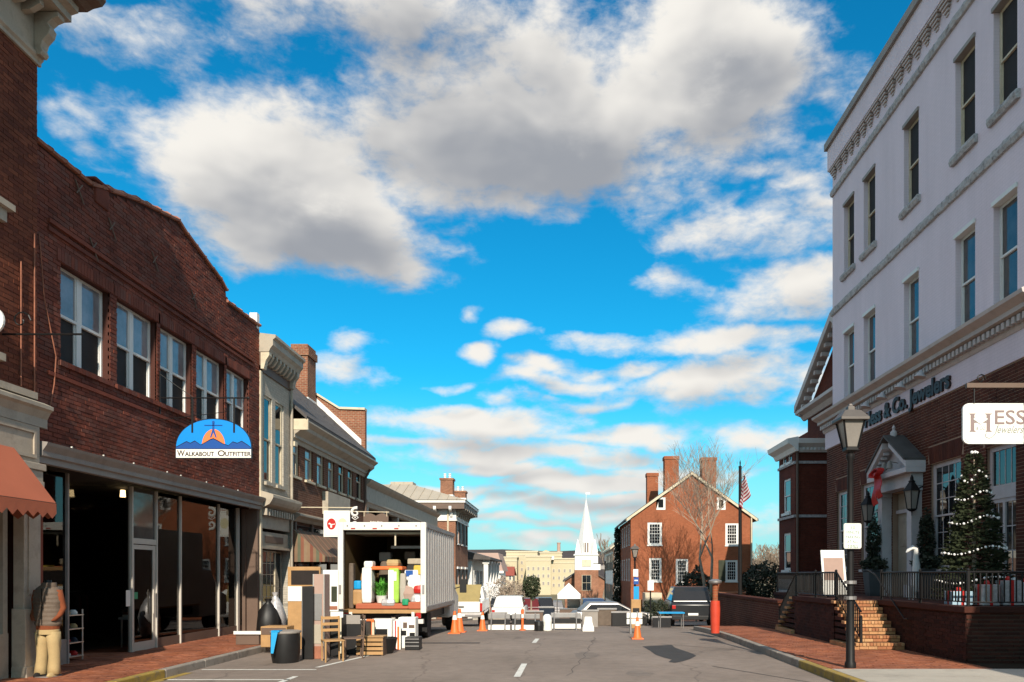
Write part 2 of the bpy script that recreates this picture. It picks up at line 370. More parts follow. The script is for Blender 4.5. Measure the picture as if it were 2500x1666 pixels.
M['paver'] = brickpiece('paver_brick', [(.33, .11, .05), (.27, .09, .045), (.38, .14, .07), (.24, .075, .04), (.34, .13, .075)])
M['paver_bed'] = paint('paver_bed', (.16, .09, .06), .95, .2, 3, 50, .3)
M['wk_brick'] = brickpiece('facade_brick_maroon', [(.205, .057, .035), (.16, .045, .028), (.24, .07, .043), (.125, .038, .025), (.195, .064, .045), (.17, .068, .05)])
M['wk_mortar'] = paint('mortar_maroon', (.075, .026, .018), .95, .2, 2, 40, .3)
M['cb_brick'] = brickpiece('facade_brick_rust', [(.2, .06, .03), (.165, .049, .025), (.23, .07, .035), (.14, .04, .022)])
M['cb_mortar'] = paint('mortar_rust', (.13, .055, .035), .95, .2, 2, 40, .3)
M['hs_brick'] = brickpiece('facade_brick_brown', [(.125, .032, .016), (.095, .025, .013), (.15, .042, .022), (.075, .02, .011), (.11, .03, .017)])
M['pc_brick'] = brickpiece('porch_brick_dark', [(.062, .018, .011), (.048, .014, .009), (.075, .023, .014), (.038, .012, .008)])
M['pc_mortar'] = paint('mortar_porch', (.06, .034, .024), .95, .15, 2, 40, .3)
M['hs_mortar'] = paint('mortar_pale', (.36, .235, .165), .95, .15, 2, 40, .3)
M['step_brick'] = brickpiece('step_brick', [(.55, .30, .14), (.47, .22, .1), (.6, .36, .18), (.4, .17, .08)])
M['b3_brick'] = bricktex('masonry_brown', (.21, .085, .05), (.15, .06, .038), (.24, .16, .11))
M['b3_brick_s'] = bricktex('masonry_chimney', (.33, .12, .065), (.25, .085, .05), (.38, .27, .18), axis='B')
M['bank_brick'] = bricktex('masonry_orange', (.36, .15, .085), (.27, .1, .06), (.36, .24, .16), axis='B')
M['house_brick'] = bricktex('masonry_house', (.36, .105, .048), (.29, .08, .036), (.32, .15, .08), axis='B', stain=(.75, 1.12))
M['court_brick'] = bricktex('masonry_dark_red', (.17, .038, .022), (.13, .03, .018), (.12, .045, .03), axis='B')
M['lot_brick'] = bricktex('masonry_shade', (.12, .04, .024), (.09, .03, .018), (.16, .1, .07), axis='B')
M['white_wall'] = streaked('white_painted_brick', (.80, .665, .715))
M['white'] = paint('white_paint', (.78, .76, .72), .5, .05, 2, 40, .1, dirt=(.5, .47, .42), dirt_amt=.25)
M['cream'] = paint('cream_paint', (.62, .53, .38), .6, .1, 2, 40, .2, dirt=(.3, .25, .18), dirt_amt=.45)
M['greige'] = bricktex('painted_masonry', (.50, .46, .39), (.47, .43, .36), (.42, .385, .32), stain=(.8, 1.08))
M['greige_trim'] = paint('greige_trim', (.42, .36, .28), .6, .12, 2, 40, .2, dirt=(.2, .17, .13), dirt_amt=.5)
M['grey_trim'] = paint('grey_trim', (.30, .265, .235), .6, .12, 2, 40, .2, dirt=(.14, .12, .11), dirt_amt=.4)
M['brown_trim'] = paint('brown_trim', (.14, .09, .065), .6, .15, 2, 40, .2)
M['wood'] = paint('wood_tan', (.42, .24, .1), .6, .2, 4, 60, .2)
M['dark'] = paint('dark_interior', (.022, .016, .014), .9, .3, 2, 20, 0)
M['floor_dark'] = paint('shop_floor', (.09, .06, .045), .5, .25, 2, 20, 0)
M['black'] = paint('black_metal', (.009, .008, .008), .5, .25, 6, 60, .1, spec=.3)
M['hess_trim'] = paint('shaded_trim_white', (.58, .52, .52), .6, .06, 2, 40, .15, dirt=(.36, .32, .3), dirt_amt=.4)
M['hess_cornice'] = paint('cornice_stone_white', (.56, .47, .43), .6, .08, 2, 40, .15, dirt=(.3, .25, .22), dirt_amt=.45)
M['planter'] = paint('planter_grey', (.08, .08, .082), .6, .15, 4, 40, .1)
M['cream_dim'] = paint('weathered_cream', (.46, .38, .29), .65, .12, 2, 40, .25, dirt=(.22, .17, .13), dirt_amt=.55)
M['black_plastic'] = paint('black_plastic', (.012, .011, .011), .5, .3, 6, 60, .1)
M['alu'] = paint('aluminium', (.66, .62, .56), .35, .08, 3, 50, .05, metal=.6)
M['alu_paint'] = paint('storefront_frame', (.55, .5, .43), .4, .08, 3, 50, .05)
M['galv'] = paint('galvanised', (.34, .32, .31), .45, .15, 3, 50, .1, metal=.7)
M['pane'] = glass('window_pane')
M['pane_shade'] = glass('pane_blind', (.27, .265, .28), .06)
M['screen'] = paint('insect_screen', (.035, .03, .028), .7, .25, 2, 60, .1, spec=.2)
M['pane_mid'] = glass('pane_curtain', (.07, .065, .06), .05)
M['glass'] = clearglass('shop_glass')
M['slate'] = paint('slate_roof', (.085, .075, .07), .75, .3, 3, 30, .5)
M['metal_roof'] = paint('tan_metal_roof', (.42, .36, .28), .5, .08, 1, 20, .1)
M['terracotta'] = paint('terracotta', (.34, .13, .075), .75, .25, 3, 40, .3, dirt=(.1, .05, .04), dirt_amt=.6)
M['awning_red'] = paint('awning_terracotta', (.41, .115, .058), .85, .08, 2, 120, .1)
M['awning_stripe'] = stripes('awning_striped', [(.24, .15, .085), (.19, .06, .035), (.21, .13, .075), (.11, .115, .07), (.22, .08, .045), (.24, .16, .095)], 'XY', .62)
M['red'] = paint('red_ribbon', (.48, .018, .014), .45, .15, 6, 40, .1)
M['orange'] = paint('cone_orange', (.78, .16, .035), .5, .1, 4, 40, .05)
M['sign_white'] = paint('sign_white', (.86, .84, .78), .5, .02, 2, 30, 0)
M['green_text'] = paint('sign_green', (.05, .17, .10), .5, .05, 2, 30, 0)
M['letter'] = paint('letter_dark', (.035, .018, .016), .5, .1, 3, 30, 0)
M['hood'] = paint('lantern_hood', (.12, .105, .095), .5, .15, 4, 40, .1, metal=.3)
M['letter_grey'] = paint('letter_taupe', (.27, .2, .185), .5, .05, 3, 30, 0)
M['letter_line'] = paint('letter_line', (.3, .31, .27), .5, .05, 3, 30, 0)
M['sky_blue'] = paint('sign_sky_blue', (.005, .25, .74), .4, .03, 2, 30, 0)
M['sign_blue'] = paint('sign_mountain_blue', (.015, .085, .33), .4, .03, 2, 30, 0)
M['sign_orange'] = paint('sign_sun_orange', (.85, .22, .07), .4, .03, 2, 30, 0)
M['navy'] = paint('sign_navy', (.008, .015, .03), .4, .1, 2, 30, 0)
M['foliage'] = paint('evergreen', (.036, .046, .02), .7, .45, 3, 30, 0)
M['foliage_dark'] = paint('evergreen_dark', (.03, .036, .018), .7, .45, 3, 30, 0)
M['bark'] = paint('bark', (.34, .27, .2), .9, .3, 6, 40, .4)
M['twig'] = paint('twig', (.36, .28, .21), .9, .3, 2, 20, 0)
M['bead'] = paint('white_bead', (.85, .83, .8), .35, .03, 3, 30, 0)
M['truck_white'] = paint('truck_white', (.74, .71, .66), .4, .06, 1.5, 30, .05, dirt=(.42, .38, .33), dirt_amt=.35)
M['car_white'] = paint('car_white', (.75, .73, .7), .3, .03, 2, 30, 0, spec=.6)
M['car_dark'] = paint('car_dark', (.02, .02, .022), .25, .1, 2, 30, 0, spec=.6)
M['rubber'] = paint('rubber', (.015, .014, .014), .8, .2, 6, 40, .2)
M['taillight'] = paint('taillight_red', (.45, .02, .015), .25, .1, 6, 40, 0, spec=.6)
M['khaki'] = paint('khaki_cloth', (.43, .31, .15), .9, .12, 5, 60, .2)
M['rust_cloth'] = paint('rust_cloth', (.2, .052, .018), .9, .15, 5, 60, .2)
M['vest'] = paint('vest_brown', (.13, .095, .07), .7, .25, 6, 50, .2)
M['truck_lining'] = paint('truck_lining', (.11, .07, .025), .7, .2, 3, 40, .1)
M['plywood'] = paint('plywood_olive', (.30, .23, .09), .7, .15, 4, 50, .1)
M['green_tub'] = paint('green_tub', (.02, .28, .13), .4, .1, 4, 40, 0)
M['blue_plastic'] = paint('blue_plastic', (.01, .30, .62), .4, .08, 4, 40, 0)
M['beige'] = paint('beige_stucco', (.53, .45, .30), .9, .06, .05, 1, 0)
M['hill'] = paint('wooded_hill', (.06, .045, .04), .95, .3, .004, .05, 0)
M['pink_slate'] = paint('pink_slate', (.40, .27, .22), .8, .1, .3, 6, .2)
M['red_roof'] = paint('red_roof', (.30, .075, .05), .7, .1, 1, 12, .1)
M['foil'] = paint('wrapping_foil', (.5, .48, .48), .35, .4, 12, 70, .2, metal=.3)
M['pale_blue'] = paint('gift_blue', (.35, .5, .6), .5, .2, 14, 60, 0)
M['lamp_glass'] = paint('lantern_glass', (.24, .215, .19), .2, .1, 3, 30, 0, spec=.6)
M['warm_lamp'] = emit('shop_lamp', (1.0, .72, .35), 6.0)
# ---------------------------------------------------------------- facade helpers: (u along the wall, d outward, z up)
class Fr:
    def __init__(s, kind, c): s.k = kind; s.c = c
    def p(s, u, d, z):
        if s.k == 'L': return Vector((s.c + d, u, z))      # faces the street from the left (+X)
        if s.k == 'R': return Vector((s.c - d, u, z))      # faces the street from the right (-X)
        if s.k == 'S': return Vector((u, s.c - d, z))      # faces the camera (-Y)
        return Vector((u, s.c + d, z))                     # faces away (+Y)
def fb(mb, fr, u0, u1, z0, z1, d0, d1):
    a, b = fr.p(u0, d0, z0), fr.p(u1, d1, z1)
    return mb.box(min(a.x, b.x), max(a.x, b.x), min(a.y, b.y), max(a.y, b.y), min(a.z, b.z), max(a.z, b.z))
def fprism(mb, fr, prof, u0, u1):
    """profile of (d, z) swept along u"""
    a = [fr.p(u0, d, z) for d, z in prof]; return mb.prism(a, fr.p(u1, 0, 0) - fr.p(u0, 0, 0))
def holes_wall(mb, fr, u0, u1, z0, z1, holes, depth=.15, d=0.0):
    us = sorted({u0, u1, *[h[i] for h in holes for i in (0, 1)]}); zs = sorted({z0, z1, *[h[i] for h in holes for i in (2, 3)]})
    us = [u for u in us if u0 <= u <= u1]; zs = [z for z in zs if z0 <= z <= z1]
    for a, b in zip(us, us[1:]):
        for c, e in zip(zs, zs[1:]):
            if any(h[0] <= (a + b) / 2 <= h[1] and h[2] <= (c + e) / 2 <= h[3] for h in holes): continue
            mb.face(fr.p(a, d, c), fr.p(b, d, c), fr.p(b, d, e), fr.p(a, d, e))
    for (a, b, c, e) in [h[:4] for h in holes]:
        for (ua, za, ub, zb) in ((a, c, b, c), (b, c, b, e), (b, e, a, e), (a, e, a, c)):
            mb.face(fr.p(ua, d, za), fr.p(ub, d, zb), fr.p(ub, d - depth, zb), fr.p(ua, d - depth, za))
    return mb
def shell(mb, fr, u0, u1, z0, z1, back, d=0.0, roof=True):
    """side walls, back and roof of a block behind a facade"""
    mb.face(fr.p(u0, d, z0), fr.p(u0, d, z1), fr.p(u0, -back, z1), fr.p(u0, -back, z0))
    mb.face(fr.p(u1, d, z0), fr.p(u1, d, z1), fr.p(u1, -back, z1), fr.p(u1, -back, z0))
    mb.face(fr.p(u0, -back, z0), fr.p(u1, -back, z0), fr.p(u1, -back, z1), fr.p(u0, -back, z1))
    if roof: mb.face(fr.p(u0, d, z1), fr.p(u1, d, z1), fr.p(u1, -back, z1), fr.p(u0, -back, z1))
    return mb
def cut(iv, holes):
    out = [iv]
    for a, b in holes:
        nx = []
        for p, q in out:
            if b <= p or a >= q: nx.append((p, q))
            else:
                if a > p: nx.append((p, a))
                if b < q: nx.append((b, q))
        out = nx
    return [(p, q) for p, q in out if q - p > .025]
def bricks(parent, fr, u0, u1, z0, z1, holes, mat, bl=.215, bh=.066, j=.011, d=.0, proud=.012, top=None, nmax=300, piece='brick', flemish=False, wob=.004, arches=()):
    """every brick its own piece: the nearest as parts, the rest as one part of real bricks"""
    full, rest = [], MB(); row = 0; z = z0
    rnd = random.Random(int(u0 * 97 + z0 * 13))
    while z + bh * .5 < z1:
        zt = min(z + bh, z1); zm = (z + zt) / 2
        hs = [(h[0], h[1]) for h in holes if h[2] < zm < h[3]] + [(a[0], a[1]) for a in arches if a[2] < zm < a[3]]
        if top is not None: pass
        u = u0 - ((bl + j) * .5 if row % 2 else 0.0); k = 0
        while u < u1:
            w = (bl if (not flemish or k % 2 == row % 2) else (bl - j) / 2); k += 1
            a, b = max(u, u0), min(u + w, u1); u += w + j
            if b - a < .03: continue
            if top is not None and zt > top((a + b) / 2): continue
            for p, q in cut((a, b), hs):
                dd = rnd.uniform(-wob, wob)
                if abs((q - p) - bl) < .001: full.append((p, q, z, zt, dd))
                else: fb(rest, fr, p, q, z, zt, d - .03, d + proud + dd)
        z += bh + j; row += 1
    eye = Vector((0, 0, H))
    full.sort(key=lambda f: (fr.p((f[0] + f[1]) / 2, d, f[2]) - eye).length)
    par, more = full[:nmax], full[nmax:]
    for p, q, a, b, dd in more: fb(rest, fr, p, q, a, b, d - .03, d + proud + dd)
    if par:
        one = MB(); p, q, a, b, dd = par[0]
        o0 = fr.p((p + q) / 2, 0, a); one.box(*[t for k in range(3) for t in ((-.0, 0))]) if False else None
        c0, c1 = fr.p(p, d - .03, a) - o0, fr.p(q, d + proud, b) - o0
        one.box(min(c0.x, c1.x), max(c0.x, c1.x), min(c0.y, c1.y), max(c0.y, c1.y), min(c0.z, c1.z), max(c0.z, c1.z))
        me = bpy.data.meshes.new(piece); me.from_pydata(one.v, [], one.f); me.materials.append(mat); me.update()
        off = WLOC[parent.name]
        for p, q, a, b, dd in par:
            o = bpy.data.objects.new(piece, me); COL.objects.link(o); o.parent = parent
            o.location = fr.p((p + q) / 2, dd, a) - off
    if rest.f:
        r = rest.build(piece + '_courses', mat, parent); tag(r, kind='stuff')
    return full
def flat_arch(parent, fr, u0, u1, z0, h, mat, d=0.0, n=None, splay=.12):
    """splayed soldier bricks over an opening"""
    n = n or max(5, int((u1 - u0) / .08)); mb = MB(); cu = (u0 + u1) / 2
    for k in range(n):
        a = u0 + (u1 - u0) * (k + .06) / n; b = u0 + (u1 - u0) * (k + .94) / n
        ta, tb = a + (a - cu) * splay, b + (b - cu) * splay
        pts = [fr.p(a, d - .03, z0 + .008), fr.p(b, d - .03, z0 + .008), fr.p(tb, d - .03, z0 + h), fr.p(ta, d - .03, z0 + h)]
        mb.prism(pts, fr.p(0, .046, 0) - fr.p(0, 0, 0))
    return tag(mb.build('arch_bricks', mat, parent), kind='stuff')
def window(parent, fr, u0, u1, z0, z1, back=.12, fmat=None, units=1, mc=1, mr=1, top=None, bot=None, fw=.05, mull=.1, sill=None, sillmat=None, sash=True, casing=0.0, each=False, name='window', split=.5):
    fmat = fmat or M['white']; top = top or M['pane']; bot = bot or M['pane']
    mb = MB(); d0, d1 = -back, -back + .06
    fb(mb, fr, u0, u0 + fw, z0, z1, d0, d1); fb(mb, fr, u1 - fw, u1, z0, z1, d0, d1)
    fb(mb, fr, u0 + fw, u1 - fw, z1 - fw, z1, d0, d1); fb(mb, fr, u0 + fw, u1 - fw, z0, z0 + fw, d0, d1)
    if casing:
        c = casing; e0, e1 = 0.001, .035
        fb(mb, fr, u0 - c, u0 + .01, z0, z1 + c, e0 - .05, e1); fb(mb, fr, u1 - .01, u1 + c, z0, z1 + c, e0 - .05, e1); fb(mb, fr, u0 + .01, u1 - .01, z1 - .01, z1 + c, e0 - .05, e1)
    iu0, iu1 = u0 + fw, u1 - fw; w = (iu1 - iu0 - mull * (units - 1)) / units
    zm = z0 + (z1 - z0) * split; panes = []
    for k in range(units):
        a = iu0 + k * (w + mull); b = a + w
        if k < units - 1: fb(mb, fr, b, b + mull, z0 + fw, z1 - fw, d0, d1 + .01)
        rows = ([(z0 + fw, zm - .02, bot, -.012), (zm + .02, z1 - fw, top, .012)] if sash else [(z0 + fw, z1 - fw, top, 0)])
        if sash: fb(mb, fr, a, b, zm - .025, zm + .025, d0 + .005, d1 + .012)
        for (c, e, g, dd) in rows:
            st = .03 if sash else .0
            if st:
                fb(mb, fr, a, a + st, c, e, d0 + .012 + dd, d1 - .012 + dd); fb(mb, fr, b - st, b, c, e, d0 + .012 + dd, d1 - .012 + dd)
            for i in range(1, mc): 
                x = a + (b - a) * i / mc; fb(mb, fr, x - .011, x + .011, c, e, d0 + .02 + dd, d1 - .02 + dd)
            for i in range(1, mr):
                x = c + (e - c) * i / mr; fb(mb, fr, a, b, x - .011, x + .011, d0 + .021 + dd, d1 - .019 + dd)
            if each:
                for i in range(mc):
                    for q in range(mr): panes.append((a + (b - a) * i / mc + .004, a + (b - a) * (i + 1) / mc - .004, c + (e - c) * q / mr + .004, c + (e - c) * (q + 1) / mr - .004, g, dd))
            else: panes.append((a, b, c, e, g, dd))
    o = mb.build(name, fmat, parent)
    for (a, b, c, e, g, dd) in panes:
        t = MB(); fb(t, fr, a, b, c, e, d0 + .022 + dd, d0 + .03 + dd); t.build('pane', g, o)
    if sill:
        t = MB(); fb(t, fr, u0 - sill[0], u1 + sill[0], z0 - sill[1], z0, -back, sill[2]); t.build('sill', sillmat or fmat, o)
    return o
def text_mesh(name, s, size, mat, parent, loc, frame='S', depth=.004, bold=0.0, shear=0.0, xs=1.0, align='LEFT', width=None):
    """lettering as thin real letters; frame S: reads left to right in +X facing -Y; R: on a wall facing -X, reading towards -Y"""
    cu = bpy.data.curves.new(name, 'FONT'); cu.body = s; cu.size = size; cu.extrude = depth; cu.offset = bold; cu.shear = shear; cu.align_x = align
    cu.resolution_u = 3
    t = bpy.data.objects.new('tmp', cu); COL.objects.link(t); bpy.context.view_layer.update()
    me = bpy.data.meshes.new_from_object(t.evaluated_get(bpy.context.evaluated_depsgraph_get()))
    bpy.data.objects.remove(t); me.name = name; me.materials.clear(); me.materials.append(mat)
    if width:
        xsv = [v.co.x for v in me.vertices]; xs = width / (max(xsv) - min(xsv))
    B = {'S': Matrix(((1, 0, 0), (0, 0, -1), (0, 1, 0))), 'R': Matrix(((0, 0, -1), (-1, 0, 0), (0, 1, 0))), 'L': Matrix(((0, 0, 1), (1, 0, 0), (0, 1, 0)))}[frame]
    for v in me.vertices: v.co = B @ Vector((v.co.x * xs, v.co.y, v.co.z))
    o = bpy.data.objects.new(name, me); COL.objects.link(o); o.parent = parent; o.location = Vector(loc) - WLOC[parent.name]; WLOC[o.name] = Vector(loc)
    return o
# ---------------------------------------------------------------- ground, road, pavements
XL, XR = -9.0, 10.0                    # street fronts
KL, KR = -7.06, 4.68                   # kerb faces
def strip(mb, x0, x1, ys, dz=0.0, f=gz):
    for a, b in zip(ys, ys[1:]): mb.face((x0, a, f(a) + dz), (x1, a, f(a) + dz), (x1, b, f(b) + dz), (x0, b, f(b) + dz))
YS = [-60, 0, 10, 20, 21, 22, 23, 24, 25, 26, 27, 28, 40, 60, 80, 110, 150, 200, 250]
mb = MB()
def gz2(Y): return gz(Y) if Y < 300 else -9.9
for xa, xb in ((-6000, -60), (-60, -9.2), (-9.2, 12), (12, 60), (60, 6000)): strip(mb, xa, xb, [-200] + YS + [400, 800, 1500, 3000, 6000], -.09, gz2)
tag(mb.build('ground', M['earth'], base=(0, 0, 0)), kind='structure')
mb = MB(); strip(mb, KL, KR, [y for y in YS if y <= 28]); strip(mb, KL, 14, [28, 40, 60]); strip(mb, KL, 5.2, [60, 80, 110, 150, 200, 250])
road = tag(mb.build('road', M['asphalt'], base=(0, 0, 0)), kind='structure')
def decal(name, pts, mat, dz=.004, lab=None):
    m_ = MB(); m_.face(*[(x, y, gz(y) + dz) for x, y in pts]); o = m_.build(name, mat, road)
    if lab: o['label'] = lab
    return o
def at_road(px, py): 
    y = H * F / (py - HY); return ((px - CX) / F * y, y)
for (xa, ya, xb, yb, wa, wb) in ((1254, 1653, 1273, 1621, 18, 15), (1298, 1570, 1307, 1559, 12, 11)):
    p, q = at_road(xa, ya), at_road(xb, yb); decal('lane_dash', [(p[0], p[1]), (p[0] + .12, p[1]), (q[0] + .12, q[1]), (q[0], q[1])], M['road_paint'])
for y0 in (2, -4): decal('lane_dash', [(-.78, y0), (-.66, y0), (-.66, y0 + 1.6), (-.78, y0 + 1.6)], M['road_paint'])
# parking bay marks by the left kerb
for y0 in (13.2, 14.6): decal('parking_mark', [(KL + .1, y0), (-4.75, y0), (-4.75, y0 + .1), (KL + .1, y0 + .1)], M['road_paint'])
decal('parking_mark', [(-4.86, 12.7), (-4.76, 12.7), (-4.76, 13.7), (-4.86, 13.7)], M['road_paint'])
decal('parking_mark', [(-4.9, 15.0), (-4.8, 15.0), (-4.25, 17.6), (-4.36, 17.6)], M['road_paint'])
decal('gutter_yellow', [(KL, 11.4), (KL + .16, 11.4), (KL + .16, 14.2), (KL, 14.2)], M['road_yellow'])
# painted shadow without a caster, and dark seams near the right kerb
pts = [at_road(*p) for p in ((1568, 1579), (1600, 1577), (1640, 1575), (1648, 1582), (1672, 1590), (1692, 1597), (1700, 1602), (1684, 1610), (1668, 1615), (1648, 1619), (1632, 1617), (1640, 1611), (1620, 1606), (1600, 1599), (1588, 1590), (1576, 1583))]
decal('painted_shadow', pts, M['patch'], .004, 'dark irregular painted shadow on the asphalt')
decal('asphalt_seam', [(-4.1, 20.2), (-2.2, 20.2), (-2.2, 20.45), (-4.1, 20.45)], M['patch'])
for (x0, y0, x1, y1) in ((2.6, 20, 4.6, 18.2), (3.0, 15.2, 4.4, 12.6)):
    decal('tar_line', [(x0, y0), (x0 + .04, y0), (x1 + .04, y1), (x1, y1)], M['patch'])
# pavements
def pavement(name, x0, x1, y0, y1, label_x):
    m_ = MB(); ys = [y for y in [y0] + [k for k in range(math.ceil(y0 + .01), 29)] + [y1] if y0 <= y <= y1]; ys = sorted(set(ys))
    strip(m_, x0, x1, ys, .135); o = m_.build(name, M['paver_bed'], base=((x0 + x1) / 2, y0, 0)); tag(o, kind='structure')
    full = []; row = 0; y = max(y0, 9.0)
    W_, L_, J = .098, .2, .007
    me = MB().box(-L_ / 2, L_ / 2, -W_ / 2, W_ / 2, -.02, .015); mesh = bpy.data.meshes.new('paver'); mesh.from_pydata(me.v, [], me.f); mesh.materials.append(M['paver']); mesh.update()
    rest = MB(); rnd = random.Random(5); full = []
    while y < min(y1, 33):
        x = x0 + (0 if row % 2 else -.1)
        while x < x1 - .02:
            a, b = max(x, x0 + .005), min(x + L_, x1 - .005); x += L_ + J
            if b - a < .04: continue
            full.append((a, b, y, rnd.uniform(-.003, .003)))
        y += W_ + J; row += 1
    vis = [f for f in full if f[2] > 11.6]
    par = set(sorted((f for f in vis if abs(f[1] - f[0] - L_) < .001), key=lambda f: f[2])[:300])
    for f in full:
        a, b, yy, dz = f; zz = gz(yy) + .135 + dz
        if f in par:
            q = bpy.data.objects.new('paver', mesh); COL.objects.link(q); q.parent = o; q.location = Vector(((a + b) / 2, yy + W_ / 2, zz)) - WLOC[o.name]
        else: rest.box(a, b, yy, yy + W_, zz - .02, zz + .015)
    tag(rest.build('paver_field', M['paver'], o), kind='stuff'); return o
pavement('pavement_left', -10.6, KL - .16, -30, 60, None)
pavement('pavement_right', KR + .16, 7.75, 13.6, 27.0, None)
mb = MB(); mb.box(KR + .16, 14, -30, 13.59, -.05, .15)
apron = tag(mb.build('corner_apron', M['concrete'], base=(8, 5, 0)), kind='structure')
for k, y in enumerate((12.6, 11.1, 9.6)):
    m_ = MB(); m_.box(KR + .16, 12, y, y + .012, .1503, .1515); m_.build('joint', M['kerb'], apron)
def kerb(name, x0, x1, y0, y1, yellow=None):
    root = thing(name, None, None, ((x0 + x1) / 2, y0, 0)); tag(root, kind='structure')
    y = y0
    while y < y1:
        e = min(y + 1.5, y1); m_ = MB(); za, zb = gz(y), gz(e)
        g = .006
        i = [m_.add(p) for p in ((x0, y + g, za - .1), (x1, y + g, za - .1), (x1, e - g, zb - .1), (x0, e - g, zb - .1), (x0, y + g, za + .152), (x1, y + g, za + .152), (x1, e - g, zb + .152), (x0, e - g, zb + .152))]
        for q in ((3, 2, 1, 0), (4, 5, 6, 7), (0, 1, 5, 4), (1, 2, 6, 5), (2, 3, 7, 6), (3, 0, 4, 7)): m_.idx([i[k] for k in q])
        yl = yellow and yellow[0] <= y + .7 <= yellow[1]
        o = m_.build('kerb_stone', M['road_yellow'] if yl else M['kerb'], root, bevel=.02)
        if yl: o['label'] = 'kerb stone with worn yellow paint'
        y = e
kerb('kerb_left', KL - .16, KL, -6, 60, (9, 13.6))
kerb('kerb_right', KR, KR + .16, -6, 27.0, (12.0, 14.2))
M['bag_print'] = paint('print_green', (.3, .42, .2), .7, .5, 9, 40, 0)
# ================================================================ LEFT SIDE
# ---------------------------------------------------------------- corner building: rust brick, bracketed cream cornice
CBX = XL + .06; CY1 = DL(90, CBX); CY0 = 5.5
fr = Fr('L', CBX)
cb = thing('corner_building', 'rust brick corner building with bracketed cream cornice and terracotta awning', 'building', (CBX, 9.5, .12))
cwin = (10.85, 11.95, 5.35, 7.35); cwin2 = (8.6, 9.7, 5.35, 7.35)
mb = MB(); holes_wall(mb, fr, CY0, CY1, 4.9, 10.6, [cwin, cwin2], .2); shell(mb, fr, CY0, CY1, 0, 10.6, 9)
mb.build('wall', M['cb_mortar'], cb)
bricks(cb, fr, CY0 + 3, CY1, 4.9, 10.55, [cwin, cwin2], M['cb_brick'], proud=.008)
for w in (cwin, cwin2):
    wo = window(cb, fr, *w, back=.16, fmat=M['cream_dim'], top=M['pane_shade'], sill=(.1, .12, .1), sillmat=M['cream_dim'])
    t = MB(); fb(t, fr, w[0] - .12, w[1] + .12, w[3] + .1, w[3] + .3, .0, .1); fb(t, fr, w[0] - .2, w[1] + .2, w[3] + .3, w[3] + .4, .0, .18); t.build('hood', M['cream_dim'], wo)
# roof cornice
mb = MB(); e0, e1 = CY0, CY1 + .04
fprism(mb, fr, [(.0, 10.5), (.05, 10.5), (.05, 10.56), (.09, 10.6), (.09, 10.66), (.05, 10.7), (.05, 11.32), (.0, 11.32)], e0, e1)
mb.build('frieze', M['cream_dim'], cb)
mb = MB(); fprism(mb, fr, [(.0, 11.32), (.5, 11.34), (.5, 11.46), (.62, 11.5), (.62, 11.6), (.0, 11.6)], e0, e1 + .1); mb.build('cornice', M['cream_dim'], cb)
mb = MB(); fprism(mb, fr, [(.0, 11.605), (.7, 11.605), (.8, 11.66), (.96, 11.7), (1.02, 11.78), (1.02, 11.9), (.0, 12.0)], e0, e1 + .22); mb.build('gutter', M['brown_trim'], cb)
prof = [(.05, 10.62), (.16, 10.6), (.2, 10.66), (.17, 10.74), (.2, 10.84), (.3, 10.95), (.33, 11.05), (.28, 11.13), (.36, 11.2), (.46, 11.24), (.46, 11.32), (.05, 11.32)]
y = CY1 + .02
while y > 8.0:
    mb = MB(); fprism(mb, fr, prof, y - .17, y); mb.build('bracket', M['cream_dim'], cb, bevel=.012)
    for q in (.37, .62, .87):
        if y - q > 8: mb = MB(); fprism(mb, fr, [(.05, 11.12), (.2, 11.14), (.36, 11.24), (.36, 11.32), (.05, 11.32)], y - q - .1, y - q); mb.build('modillion', M['cream_dim'], cb)
    y -= 1.2
# shop front entablature, pilaster, awning
mb = MB(); fprism(mb, fr, [(.0, 4.35), (.07, 4.35), (.07, 4.5), (.13, 4.62), (.18, 4.66), (.18, 4.72), (.0, 4.8)], CY0, CY1 + .16); mb.build('shop_cornice', M['greige_trim'], cb)
mb = MB(); fb(mb, fr, CY0, CY1 - .06, 4.805, 4.92, .0, .06); mb.build('blocking_course', M['cream_dim'], cb)
mb = MB(); fb(mb, fr, CY0, CY1 - .02, 3.72, 4.345, -.05, .06); fb(mb, fr, CY1 - 2.4, CY1 - .12, 4.22, 4.28, .06, .085); fb(mb, fr, CY1 - 2.4, CY1 - .12, 3.8, 3.86, .06, .085); fb(mb, fr, CY1 - .18, CY1 - .12, 3.86, 4.22, .06, .085); mb.build('fascia', M['cream_dim'], cb)
mb = MB(); fb(mb, fr, CY1 - .42, CY1 - .02, .5, 3.3, -.1, .08); fb(mb, fr, CY1 - .46, CY1 + .0, .3, 1.28, -.1, .13); fb(mb, fr, CY1 - .47, CY1 + .01, .12, .32, -.1, .16); fb(mb, fr, CY1 - .33, CY1 - .11, 1.5, 3.1, .08, .1)
mb.build('pilaster', M['cream_dim'], cb, bevel=.008)
mb = MB(); fb(mb, fr, CY1 - .48, CY1 + .02, 3.3, 3.42, -.1, .12); fb(mb, fr, CY1 - .45, CY1 - .0, 3.42, 3.6, -.1, .11); fb(mb, fr, CY1 - .52, CY1 + .04, 3.6, 3.715, -.1, .14); mb.build('capital', M['cream_dim'], cb, bevel=.01)
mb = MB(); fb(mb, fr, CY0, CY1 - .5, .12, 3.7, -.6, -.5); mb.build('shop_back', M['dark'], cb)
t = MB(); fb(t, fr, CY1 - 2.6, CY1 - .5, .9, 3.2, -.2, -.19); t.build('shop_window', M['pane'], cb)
mb = MB(); fb(mb, fr, CY1 - 2.6, CY1 - .5, .12, .88, -.25, -.12)
for u in (CY1 - .62, CY1 - 1.6): fb(mb, fr, u, u + .1, .88, 3.3, -.25, -.12)
